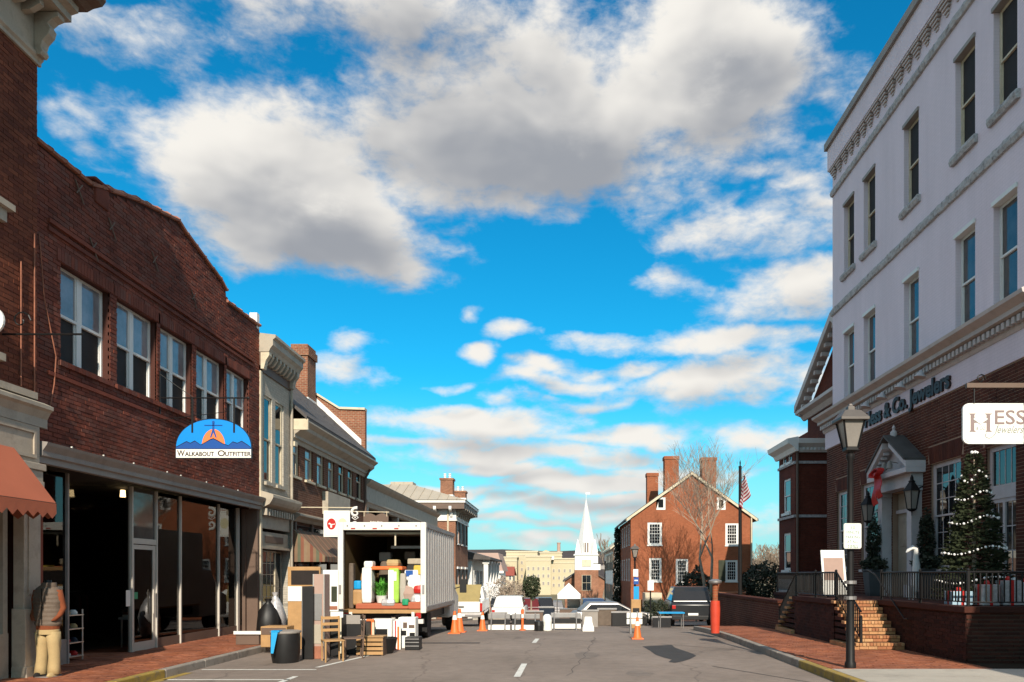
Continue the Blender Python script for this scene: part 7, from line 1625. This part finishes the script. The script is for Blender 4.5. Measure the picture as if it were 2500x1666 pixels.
# ---------------------------------------------------------------- pickup with plywood panel
M['stain'] = paint('oil_stain', (.19, .152, .126), .8, .25, 3, 60, .2)
def car_lights(r, hw, y, z, mat, n='tail_light', w=.14, h=.2):
    for s in (-1, 1): t = MB(); a = s * hw; t.box(min(a, a - s * w), max(a, a - s * w), y - .02, y + .03, z, z + h); t.M = None; t.build(n, M[mat], r, bevel=.01)
def place(r, x, y, z, rz=0.0):
    r.location = (x, y, z); r.rotation_euler = (0, 0, rz)
def pickup(lab, px, y, g, rz):
    r = thing('pickup_truck', lab, 'pickup', (0, 0, 0)); hw = .93
    t = MB(); t.box(-hw, hw, .06, 5.2, .48, .62); t.box(-hw, -hw + .08, .06, 2.0, .62, 1.12); t.box(hw - .08, hw, .06, 2.0, .62, 1.12); t.box(-hw, hw, 2.0, 2.1, .62, 1.12); t.box(-hw, hw, 3.6, 5.2, .62, 1.1); t.box(-hw, hw, 2.1, 3.6, .62, 1.12); t.build('body', M['car_white'], r, bevel=.05)
    t = MB(); t.loft([[(-hw + .03, 2.1, 1.12), (hw - .03, 2.1, 1.12), (hw - .03, 3.7, 1.12), (-hw + .03, 3.7, 1.12)], [(-hw + .16, 2.3, 1.72), (hw - .16, 2.3, 1.72), (hw - .16, 3.2, 1.72), (-hw + .16, 3.2, 1.72)]]); t.build('cab', M['car_white'], r, bevel=.05)
    t = MB(); t.face((-hw + .2, 2.12, 1.2), (hw - .2, 2.12, 1.2), (hw - .26, 2.25, 1.64), (-hw + .26, 2.25, 1.64)); t.build('rear_window', M['pane'], r)
    t = MB(); t.box(-hw + .1, hw - .1, 0, .06, .62, 1.1); tg = t.build('tailgate', M['car_white'], r, bevel=.02); t = MB(); t.box(-.12, .12, -.015, 0, .84, .9); t.build('handle', M['black_plastic'], tg)
    car_lights(r, hw, .0, .68, 'taillight', w=.11, h=.36)
    t = MB(); t.box(-hw - .02, hw + .02, -.12, .05, .42, .58); t.build('bumper', M['galv'], r, bevel=.03); t = MB(); t.box(-.16, .16, -.13, -.12, .46, .56); t.build('plate', M['sign_white'], r)
    for s in (-1, 1):
        for yy in (.95, 4.3): wheel(r, s * (hw - .12), yy, .36, .36, .24)
    t = MB(); t.prism([(-hw + .12, .25, .7), (hw - .2, .25, .7), (hw - .1, .9, 1.85), (-hw + .05, .9, 1.85)], (0, .04, 0)); pn = t.build('panel_in_bed', M['plywood'], r); pn['label'] = 'olive panel leaning in the truck bed'
    place(r, PX(px, y), y, g, rz); return r
pickup('white pickup with olive panel leaning in its bed beyond the box truck', 1126, 33.5, gz(33.5), math.radians(2))
r = thing('green_tub', 'green plastic tub standing on the pickup bumper', 'tub', (PX(1100, 33.2), 33.2, PZ(1494, 33.2))); t = MB(); t.loft([[(PX(1100, 33.2) + a * s, 33.2 + b * s, PZ(1494, 33.2) + z) for a, b in ((-.22, -.14), (.22, -.14), (.22, .14), (-.22, .14))] for s, z in ((.82, 0), (1, .22), (1.08, .23), (1.08, .26))]); t.build('tub', M['green_tub'], r)
def car(lab, px, y, g, rz, col, L=4.5, hw=.88, ht=1.45, front=True, name='parked_car', cat='car'):
    r = thing(name, lab, cat, (0, 0, 0), 'cars parked down the street'); zl = .32; zw = .62 * ht
    prof = [(0, zl), (0, zw - .12), (.12, zw - .02), (.9, zw + .02), (L - 1.2, zw - .0), (L - .15, zw - .16), (L, zw - .3), (L, zl)]
    t = MB(); rows = []
    for s, k in ((-1, 0), (-.97, 1), (.97, 1), (1, 0)): rows.append([(s * hw, yy + (.03 if (k == 0 and yy < 1) else 0), zz - (.04 if (k == 0 and zz > .5) else 0)) for yy, zz in prof])
    t.loft(rows); t.build('body', M[col], r, smooth=True, bevel=.03)
    t = MB(); b0 = [(.25, zw), (L - 1.35, zw)]; t.loft([[(-hw + .06, .25, zw), (hw - .06, .25, zw), (hw - .06, L - 1.25, zw), (-hw + .06, L - 1.25, zw)], [(-hw + .2, .75, ht), (hw - .2, .75, ht), (hw - .2, L - 2.1, ht), (-hw + .2, L - 2.1, ht)]]); t.build('cabin', M[col], r, bevel=.06)
    t = MB(); e = .012; t.face((-hw + .14, .25 + .08 - e, zw + .05), (hw - .14, .25 + .08 - e, zw + .05), (hw - .24, .7 - e, ht - .07), (-hw + .24, .7 - e, ht - .07)); t.build('rear_window', M['pane'], r)
    t = MB(); t.face((-hw + .14, L - 1.32 + e, zw + .05), (hw - .14, L - 1.32 + e, zw + .05), (hw - .24, L - 2.03 + e, ht - .07), (-hw + .24, L - 2.03 + e, ht - .07)); t.build('windscreen', M['pane'], r)
    for s in (-1, 1): t = MB(); t.face((s * (hw - .06 + e), .5, zw + .04), (s * (hw - .06 + e), L - 1.5, zw + .04), (s * (hw - .19 + e), L - 2.1, ht - .08), (s * (hw - .19 + e), .85, ht - .08)); t.build('side_window', M['pane'], r)
    car_lights(r, hw - .03, -.01, zw - .3, 'taillight', w=.16, h=.16); car_lights(r, hw - .03, L - .01, zw - .4, 'lamp_glass', 'head_light', w=.24, h=.12)
    t = MB(); t.box(-hw + .02, hw - .02, -.06, .06, .3, .48); t.box(-hw + .02, hw - .02, L - .06, L + .06, .3, .46); t.build('bumper', M['black_plastic'], r, bevel=.02); t = MB(); t.box(-.22, .22, -.075, -.06, .5, .6); t.build('plate', M['sign_white'], r)
    for s in (-1, 1):
        for yy in (.85, L - .9): wheel(r, s * (hw - .1), yy, .32, .32, .2)
    place(r, PX(px, y), y, g, rz); return r
car('white car parked beyond the barriers before the dry shrubs', 1240, 40, gz(40), 0, 'car_white')
car('silver grey estate car standing in front of the white canopy tent', 1398, 37, gz(37), math.radians(-84), 'galv', ht=1.15, L=4.2)
car('dark car in shade at the corner behind the red pillar', 1692, 33.5, gz(33.5), math.radians(-3), 'car_dark', L=4.7, hw=.95, ht=1.75)
car('dark car half hidden beside the canopy tent', 1322, 52, gz(52), 0, 'car_dark', ht=1.6)
car('silver car far down the street by the porch house', 1200, 62, gz(62), 0, 'galv')
car('dark car far down the street before the white house', 1492, 64, gz(64), 0, 'car_dark')
# ---------------------------------------------------------------- canopy tent, barriers, cones
ty_ = 44.0; xa, xb = PX(1360, ty_), PX(1418, ty_); tn = thing('canopy_tent', 'white pop up canopy tent with peaked roof over the street', 'tent', ((xa + xb) / 2, ty_ + .8, gz(44))); xm = (xa + xb) / 2; ze, zp = PZ(1452, ty_), PZ(1424, ty_)
t = MB(); C_ = [(xa, ty_, ze), (xb, ty_, ze), (xb, ty_ + 1.7, ze), (xa, ty_ + 1.7, ze)]
for a, b in zip(C_, C_[1:] + C_[:1]): t.face(a, b, (xm, ty_ + .85, zp)); t.face(a, b, (b[0], b[1], b[2] - .25), (a[0], a[1], a[2] - .25))
t.build('roof', M['sign_white'], tn)
t = MB(); t.face((xb, ty_, ze - .2), (xb, ty_ + 1.7, ze - .2), (xb, ty_ + 1.7, gz(44)), (xb, ty_, gz(44))); t.face((xa + .6, ty_ + 1.7, ze - .2), (xb, ty_ + 1.7, ze - .2), (xb, ty_ + 1.7, gz(44)), (xa + .6, ty_ + 1.7, gz(44))); t.build('side_cloth', M['sign_white'], tn)
for p in C_: t = MB(); t.tube((p[0], p[1], gz(44)), p, .03, n=6); t.build('leg', M['galv'], tn)
r = thing('tent_table', 'dark covered table under the white canopy tent', 'table', (xm, ty_ + .4, gz(44))); t = MB(); t.box(xa + .15, xb - .1, ty_ + .1, ty_ + .9, gz(44), gz(44) + .8); t.build('cloth', M['brown_trim'], r, bevel=.02); t = MB(); t.box(xa + .1, xb - .05, ty_ + .05, ty_ + .95, gz(44) + .8, gz(44) + .84); t.build('top', M['galv'], r)
def barrier(lab, px0, px1, y, ztop, mats=('galv', 'black_plastic', 'sign_white')):
    g = gz(y); x0, x1 = PX(px0, y), PX(px1, y); r = thing('barricade', lab, 'barricade', ((x0 + x1) / 2, y, g), 'white barricades across the street')
    for k, m_ in enumerate(mats):
        t = MB(); z = ztop - .2 * (k + 1); t.box(x0, x1, y - .02, y + .02, z, z + .17); t.build('plank', M[m_], r, bevel=.006)
    for x in (x0 + .12, x1 - .16):
        for s in (-1, 1): t = MB(); t.tube((x, y + s * .25, g), (x, y + s * .03, ztop), .022, n=6); t.build('leg', M['galv'], r)
    return r
yb = 27.0
barrier('white plank barricade beside the two cones near the pickup', 1192, 1245, yb, PZ(1497, yb)); barrier('white plank barricade with orange post in the street middle', 1250, 1318, yb + .2, PZ(1498, yb))
barrier('white plank barricade right in front of the canopy tent', 1345, 1418, yb + .4, PZ(1496, yb)); barrier('short white barricade near the right kerb', 1530, 1568, 24.5, PZ(1494, 24.5), ('sign_white', 'sign_white'))
r = thing('bollard', 'slim orange post between two white barricades', 'post', (PX(1276, yb), yb - .1, gz(yb))); t = MB(); t.lathe((PX(1276, yb), yb - .1, gz(yb)), [(.12, 0), (.12, .04), (.045, .06), (.045, .75), (.02, .78)], 12); t.build('post', M['orange'], r, smooth=True); t = MB(); t.lathe((PX(1276, yb), yb - .1, gz(yb)), [(.047, .45), (.047, .58)], 12); t.build('band', M['sign_white'], r)
r = thing('water_barrier', 'white plastic barrier block standing beside the right hand barricade', 'barrier', (PX(1436, 26), 26, gz(26))); t = MB(); x = PX(1436, 26); t.loft([[(x + a * s, 26 + b * s, gz(26) + z) for a, b in ((-.28, -.22), (.28, -.22), (.28, .22), (-.28, .22))] for s, z in ((.7, 0), (.7, .12), (.5, .3), (.45, .48), (.36, .5))]); t.build('block', M['sign_white'], r, bevel=.03)
r = thing('white_drum', 'white upright drum between the barricades', 'drum', (PX(1336, 26.4), 26.4, gz(26.4))); t = MB(); t.lathe((PX(1336, 26.4), 26.4, gz(26.4)), [(.15, 0), (.17, .03), (.16, .3), (.17, .32), (.15, .5), (.1, .56), (.06, .58)], 16); t.build('drum', M['sign_white'], r, smooth=True); 
t = MB(); t.lathe((PX(1336, 26.4) - .28, 26.3, gz(26.4)), [(.02, 0), (.16, .02), (.17, .2), (.15, .34), (.02, .35)], 14); t.M = None; tag(t.build('dark_pot', M['black_plastic']), 'round black pot on the road next to the white drum', 'pot')
def cone(lab, px, py, h, group='orange traffic cones'):
    x, y = at_road(px, py); g = gz(y); r = thing('traffic_cone', lab, 'traffic cone', (x, y, g), group); k = h / .7
    t = MB(); t.box(x - .19 * k, x + .19 * k, y - .19 * k, y + .19 * k, g, g + .035); t.build('base', M['orange'], r, bevel=.01)
    t = MB(); t.lathe((x, y, g), [(.15 * k, .035), (.13 * k, .06), (.035 * k, h), (.02 * k, h + .005)], 16); c_ = t.build('cone', M['orange'], r, smooth=True)
    t = MB(); f = lambda z: (.13 - .095 * (z - .06 * k) / (h - .06 * k)) * k + .004; t.lathe((x, y, g), [(f(h * .62), h * .62), (f(h * .82), h * .82)], 16); t.build('collar', M['sign_white'], c_)
cone('plain orange cone standing nearest the box truck', 1110, 1543, .72); cone('orange cone with white collar just behind the cone by the truck', 1122, 1538, .78); cone('orange cone with white collar at the barricade end', 1178, 1532, .66); cone('orange cone near the right kerb below the short barricade', 1556, 1560, .62)
# red pillar at the right kerb
M['pillar_red'] = paint('pillar_red', (.55, .06, .03), .4, .12, 5, 40, .1)
x, y = PX(1746, 22.3), 22.3; r = thing('red_pillar', 'tall red street pillar with grey cap at the right kerb', 'pillar', (x, y, .1)); t = MB(); n = 14
t.loft([[(x + .17 * s * math.cos(2 * math.pi * k / n) * (1 if True else 1), y + .17 * s * math.sin(2 * math.pi * k / n), gz(y) + .13 + z) for k in range(n)] for s, z in ((.75, 0), (.8, .3), (.88, .7), (.8, .95))]); t.build('lower_drum', M['pillar_red'], r, smooth=True)
t = MB(); t.lathe((x, y, gz(y) + 1.08), [(.08, 0), (.085, .5)], 14); t.build('column', M['house_brick'], r, smooth=True); t = MB(); t.lathe((x, y, gz(y) + 1.62), [(.15, -.05), (.2, .0), (.2, .05), (.08, .1)], 14); t.build('cap', M['galv'], r, smooth=True)
r = thing('cafe_table', 'blue topped small table by the kerb before the shrubs', 'table', (PX(1638, 30), 30, gz(30))); t = MB(); x = PX(1638, 30); t.box(x - .5, x + .5, 29.7, 30.3, gz(30) + .6, gz(30) + .65); t.build('top', M['blue_plastic'], r)
for a in (-.45, .45):
    for b in (-.25, .25): t = MB(); t.tube((x + a, 30 + b, gz(30)), (x + a, 30 + b, gz(30) + .6), .02, n=6); t.build('leg', M['galv'], r)
r = thing('utility_cabinet', 'orange brown cabinet below the far street lamp', 'cabinet', (PX(1553, 30), 30, gz(30))); t = MB(); t.box(PX(1541, 30), PX(1565, 30), 30, 30.3, gz(30), PZ(1464, 30)); t.build('body', M['wood'], r, bevel=.02); t = MB(); t.box(PX(1545, 30), PX(1561, 30), 29.985, 30, PZ(1500, 30), PZ(1485, 30)); t.build('door', M['black_plastic'], r)
# ---------------------------------------------------------------- things set down along the left kerb behind the truck
def K(px, Y): return PX(px, Y)
def boxthing(name, lab, cat, pa, pb, pt, Y, dep, mat, parts=(), z0=None, bevel=.015, group='things set down by the left kerb'):
    g = gz(Y) if z0 is None else z0; r = thing(name, lab, cat, (K((pa + pb) / 2, Y), Y + dep / 2, g), group); t = MB(); t.box(K(pa, Y), K(pb, Y), Y, Y + dep, g, PZ(pt, Y)); t.build('body', M[mat], r, bevel=bevel)
    for (nm, a, b, c, e, m_, th) in parts:
        t = MB(); t.box(K(a, Y), K(b, Y), Y - th, Y + (.0 if th < .2 else 0), max(g + .005, PZ(e, Y)), PZ(c, Y)); t.build(nm, M[m_], r, bevel=.004)
    return r
Y = 16.3
def bin_(px, Y, h, rr, lab, name='black_bin', mat='black_plastic', rim=True):
    x = K(px, Y); g = gz(Y); r = thing(name, lab, 'bin', (x, Y, g), 'bins by the left kerb'); t = MB(); t.lathe((x, Y, g), [(rr * .86, 0), (rr * .98, h * .3), (rr, h * .8), (rr * .94, h), (rr * .86, h), (rr * .8, h * .75)], 22); t.build('drum', M[mat], r, smooth=True)
    if rim: t = MB(); t.lathe((x, Y, g + h - .05), [(rr * 1.0, 0), (rr * 1.05, .02), (rr * 1.05, .05), (rr * .9, .06)], 22); t.build('rim', M['grey_trim'], r, smooth=True)
    return r
bn = bin_(697, 15.9, .66, .3, 'round black bin with a blue cloth over its rim')
t = MB(); x = K(690, 15.9); rows = [[(x - .06 + dx, 15.56 - .02 * k, gz(16) + .68 - k * .09) for dx in (-.05 * (1 - k * .12), .09 * (1 - k * .13))] for k in range(6)]
for a, b in zip(rows, rows[1:]): t.face(a[0], a[1], b[1], b[0])
r = thing('blue_cloth', 'bright blue cloth hanging over the black bin', 'cloth', (x, 15.6, .2)); t.box(x - .11, x + .06, 15.55, 15.72, .655, .69); t.build('cloth', M['blue_plastic'], r)
boxthing('tall_case', 'tall black case standing upright behind the box truck', 'case', 737, 764, 1432, 16.4, .5, 'black_plastic', [('edge', 736.5, 738.5, 1432, 1618, 'galv', .01)])
cl = boxthing('clad_column', 'tall brown grey metal clad cabinet next to the black case', 'cabinet', 765, 792, 1402, 16.5, .4, 'pink_slate', [('panel', 767, 790, 1525, 1572, 'greige_trim', .012), ('panel', 768, 790, 1578, 1614, 'terracotta', .012), ('strip', 764, 766.5, 1402, 1616, 'alu', .015), ('strip', 790, 792.5, 1402, 1616, 'alu', .015), ('dark_window', 768, 786, 1450, 1515, 'galv', .014)])
r = boxthing('framed_board', 'tan framed display board with dark panel by the striped awning', 'board', 702, 782, 1384, 18.6, .1, 'wood', [('panel', 711, 779, 1393, 1428, 'dark', .012), ('panel', 703, 737, 1432, 1468, 'sign_white', .012)])
boxthing('draped_table', 'table with white top and black skirt behind the truck', 'table', 790, 834, 1504, 17.0, .8, 'black_plastic', [('top', 787, 838, 1494, 1508, 'sign_white', .02), ('post', 827, 834, 1508, 1608, 'cream', .02)])
boxthing('draped_table', 'table with black skirt and grey top below the truck tail', 'table', 838, 893, 1520, 17.4, .9, 'black_plastic', [('top', 838, 880, 1502, 1524, 'grey_trim', .02), ('rail', 868, 893, 1577, 1580, 'galv', .012), ('rail', 868, 893, 1584, 1587, 'galv', .013)])
boxthing('white_poster', 'white notice with black marks leaning at the truck corner', 'poster', 788, 826, 1392, 19.2, .05, 'sign_white', [('mark', 792, 802, 1408, 1416, 'black', .01), ('mark', 791, 803, 1425, 1462, 'foliage_dark', .01), ('mark', 809, 823, 1432, 1470, 'foliage_dark', .01), ('band', 790, 824, 1480, 1489, 'terracotta', .01)], z0=.9)
boxthing('orange_board', 'upright orange board leaning below the truck tail', 'board', 894, 913, 1512, 17.9, .06, 'orange', [('edge', 908, 914, 1520, 1590, 'cream', .01)])
boxthing('printed_carton', 'white carton with round black print behind the orange board', 'carton', 905, 956, 1512, 18.3, .4, 'sign_white', [('mark', 918, 946, 1536, 1552, 'black', .008)])
x = K(937, 17.7); t = MB(); t.lathe((x, 17.7, gz(17.7)), [(.2, 0), (.27, .12), (.31, .34), (.32, .36), (.3, .37), (.26, .2)], 22); t.M = None; tag(t.build('black_tub', M['black_plastic'], smooth=True), 'wide black tub on the asphalt before the printed carton', 'tub')
boxthing('striped_panel', 'upright red and white striped panel under the truck tail', 'panel', 958, 978, 1516, 18.5, .06, 'sign_white', [('stripe', 964, 967, 1516, 1586, 'red', .008), ('stripe', 970, 975, 1530, 1588, 'orange', .008)])
boxthing('printed_carton', 'white carton with scattered dark print beneath the truck rear corner', 'carton', 972, 1014, 1508, 18.9, .4, 'sign_white', [('mark', 984, 994, 1520, 1534, 'brown_trim', .008), ('mark', 998, 1012, 1526, 1534, 'brown_trim', .008), ('mark', 976, 992, 1540, 1552, 'black', .008), ('mark', 1000, 1013, 1545, 1553, 'black', .008)])
boxthing('wire_crate', 'dark wire crate at the foot of the printed carton', 'crate', 988, 1024, 1556, 18.4, .35, 'black_plastic', [('bar', 989, 1023, 1560, 1562, 'galv', .01), ('bar', 989, 1023, 1568, 1570, 'galv', .01), ('bar', 989, 1023, 1577, 1579, 'galv', .01)])
# on the pavement by the painted building
def bag(px, py_b, py_t, w, Y, lab, mat, z0=.15):
    x = K(px, Y); r = thing('bin_bag', lab, 'bag', (x, Y, z0), 'bags on the left pavement'); t = MB(); h = PZ(py_t, Y) - z0; rnd = random.Random(int(px)); rings = []
    for f, s in ((0, .7), (.15, 1), (.45, 1.02), (.7, .8), (.85, .4), (.92, .2), (1, .35)): rings.append([(x + w * s * math.cos(2 * math.pi * k / 14) * rnd.uniform(.85, 1.1), Y + w * s * math.sin(2 * math.pi * k / 14) * rnd.uniform(.85, 1.1), z0 + h * f) for k in range(14)])
    t.loft(rings); t.build('bag', M[mat], r, smooth=True, ang=1.2)
bag(655, 1590, 1462, .3, 19.5, 'full dark bin bag on the pavement before the painted building', 'black_plastic'); bag(672, 1590, 1446, .27, 20.4, 'crumpled silver bag behind the dark bin bag', 'foil')
boxthing('wooden_bench', 'low wooden bench with pale top on the pavement before the outfitter end', 'bench', 575, 632, 1546, 18.2, .35, 'brown_trim', [('seat', 572, 640, 1541, 1549, 'white', .05)], z0=.15)
boxthing('wooden_chair', 'brown wooden stall table on the pavement behind the black bin', 'table', 636, 700, 1530, 17.6, .5, 'wood', [('front', 638, 698, 1533, 1550, 'brown_trim', .01)], z0=.15)
# more of the crowded street beyond the barricades
M['maroon'] = paint('car_maroon', (.12, .012, .012), .3, .08, 2, 30, 0, spec=.6); M['car_blue'] = paint('car_blue', (.03, .06, .13), .3, .08, 2, 30, 0, spec=.6)
car('maroon car parked behind the white car down the street', 1285, 47, gz(47), 0, 'maroon'); car('dark blue car beyond the canopy tent', 1452, 50, gz(50), math.radians(2), 'car_blue', ht=1.5); car('black van like car near the porch house columns', 1222, 55, gz(55), 0, 'car_dark', ht=1.8); car('grey car in the middle of the far street', 1352, 62, gz(62), 0, 'galv', ht=1.5)
for (pa, pb, pt, Y, m_, lab) in ((1290, 1318, 1472, 31, 'brown_trim', 'brown stall table beyond the middle barricade'), (1322, 1344, 1462, 33, 'navy', 'dark blue stall box between barricades and tent'), (1428, 1452, 1470, 32, 'grey_trim', 'grey crate stack behind the white barrier block'), (1466, 1496, 1466, 36, 'vest', 'brown stall counter before the white house'), (1500, 1530, 1474, 34, 'black_plastic', 'black stall counter left of the far street lamp'), (1600, 1630, 1486, 32, 'car_dark', 'dark crate stack beside the blue topped table'), (1205, 1228, 1476, 30, 'greige_trim', 'grey box near the first barricade')):
    pt += 22; pa -= 6; pb += 8
    boxthing('stall_box', lab, 'stall', pa, pb, pt, Y, .6, m_, [('top', pa - 2, pb + 2, pt - 3, pt + 1, 'galv' if m_ != 'galv' else 'wood', .03)], group='stalls beyond the barricades')
for k, (px_, Y, hgt, m_, lab) in enumerate(((1586, 38, 1.0, 'foliage_dark', 'dark potted shrub before the cream annex'), (1612, 34.5, .9, 'foliage_dark', 'dark potted shrub beside the dark crates'), (1745, 36, 1.3, 'foliage_dark', 'dark shrub behind the red pillar'))):
    shrub(lab, px_, HY + (H - gz(Y)) / Y * F, Y, .9, hgt + .3, m_, 60 + k, 700, .08)
# more goods in the truck
rnd = random.Random(31)
for (a, b, c, e, dy, m_, nm, lab) in ((861, 884, 1478, 1440, .3, 'wood', 'carton', 'brown carton at the truck tail beside the white bag'), (862, 880, 1440, 1418, .35, 'blue_plastic', 'parcel', 'small blue parcel on the brown carton'), (884, 905, 1386, 1370, .5, 'sign_white', 'parcel', 'white folded cloth on top of the plain white bag'), (940, 968, 1383, 1366, .5, 'khaki', 'parcel', 'tan bundle on top of the orange tray'), (1006, 1030, 1404, 1380, .5, 'yellow', 'parcel', 'yellow parcel wedged by the truck side'), (968, 996, 1366, 1344, 1.35, 'vest', 'carton', 'dark brown carton high inside the truck'), (900, 930, 1370, 1345, 1.5, 'grey_trim', 'carton', 'grey carton high at the back of the truck'), (935, 966, 1480, 1462, .12, 'foil', 'parcel', 'silver packet on the red crate edge'), (985, 1000, 1478, 1462, .1, 'green_tub', 'tub', 'small green tub at the truck tail'), (1010, 1030, 1450, 1428, .3, 'red', 'parcel', 'red parcel against the truck side wall')):
    goods(nm, lab, nm, X(a), X(b), ry + dy, ry + dy + .35, max(fz + .005, Z(c)), Z(e), m_, rnd.uniform(0, .12), .03)
# wooden furniture set out behind the truck
def chair(lab, px, Y, rz, mat='wood'):
    r = thing('wooden_chair', lab, 'chair', (0, 0, 0), 'wooden chairs by the left kerb')
    t = MB(); t.box(-.21, .21, -.21, .21, .43, .46); t.build('seat', M[mat], r, bevel=.008)
    for a in (-.18, .18):
        t = MB(); t.tube((a, -.18, 0), (a, -.18, .43), .018, .022, 6); t.build('leg', M[mat], r); t = MB(); t.tube((a, .18, 0), (a, .23, .95), .018, .02, 6); t.build('leg', M[mat], r)
    for z in (.62, .75, .88): t = MB(); t.box(-.18, .18, .2, .225, z, z + .06); t.build('back_slat', M[mat], r)
    place(r, K(px, Y), Y, gz(Y), rz)
chair('brown wooden chair facing the street beside the metal clad cabinet', 812, 16.1, .5); chair('brown wooden chair turned sideways before the black skirted table', 862, 16.7, -1.2, 'brown_trim')
r = thing('wooden_stand', 'low brown wooden crate stand at the foot of the orange board', 'stand', (K(905, 17.2), 17.2, gz(17))); x = K(905, 17.2)
for k in range(4): t = MB(); t.box(x - .3, x + .3, 17.1, 17.12, .03 + k * .1, .1 + k * .1); t.build('slat', M['wood'], r)
for a in (-.3, .26): t = MB(); t.box(x + a, x + a + .04, 17.12, 17.5, 0, .42); t.build('upright', M['brown_trim'], r)
t = MB(); t.box(x - .31, x + .31, 17.09, 17.52, .42, .445); t.build('top', M['wood'], r)
# ironwork and wear in the road
for (px_, py_, w_, h_) in ((1430, 1600, .35, .9), (1560, 1645, .3, .5)):
    x, y = at_road(px_, py_); rnd = random.Random(int(px_)); decal('oil_stain', [(x + w_ * rnd.uniform(.6, 1) * math.cos(k * .45), y + h_ * rnd.uniform(.6, 1) * math.sin(k * .45)) for k in range(14)], M['stain'], .003)
def crack(pts, w=.012):
    P_ = [at_road(*p) for p in pts]; m_ = MB()
    for (xa, ya), (xb, yb) in zip(P_, P_[1:]):
        n = 6
        for k in range(n):
            f0, f1 = k / n, (k + 1) / n; j0, j1 = .05 * math.sin(ya * 9 + k * 2.1), .05 * math.sin(ya * 9 + (k + 1) * 2.1)
            m_.face((xa + (xb - xa) * f0 + j0, ya + (yb - ya) * f0, .0035), (xa + (xb - xa) * f0 + j0 + w, ya + (yb - ya) * f0, .0035), (xa + (xb - xa) * f1 + j1 + w, ya + (yb - ya) * f1, .0035), (xa + (xb - xa) * f1 + j1, ya + (yb - ya) * f1, .0035))
    m_.build('crack', M['patch'], road)
crack([(1452, 1556), (1440, 1580), (1420, 1610), (1385, 1650)], .012)
index_children()
SC.cycles.use_denoising = True
SC.cycles.max_bounces = 5; SC.cycles.diffuse_bounces = 1; SC.cycles.glossy_bounces = 3; SC.cycles.transparent_max_bounces = 6
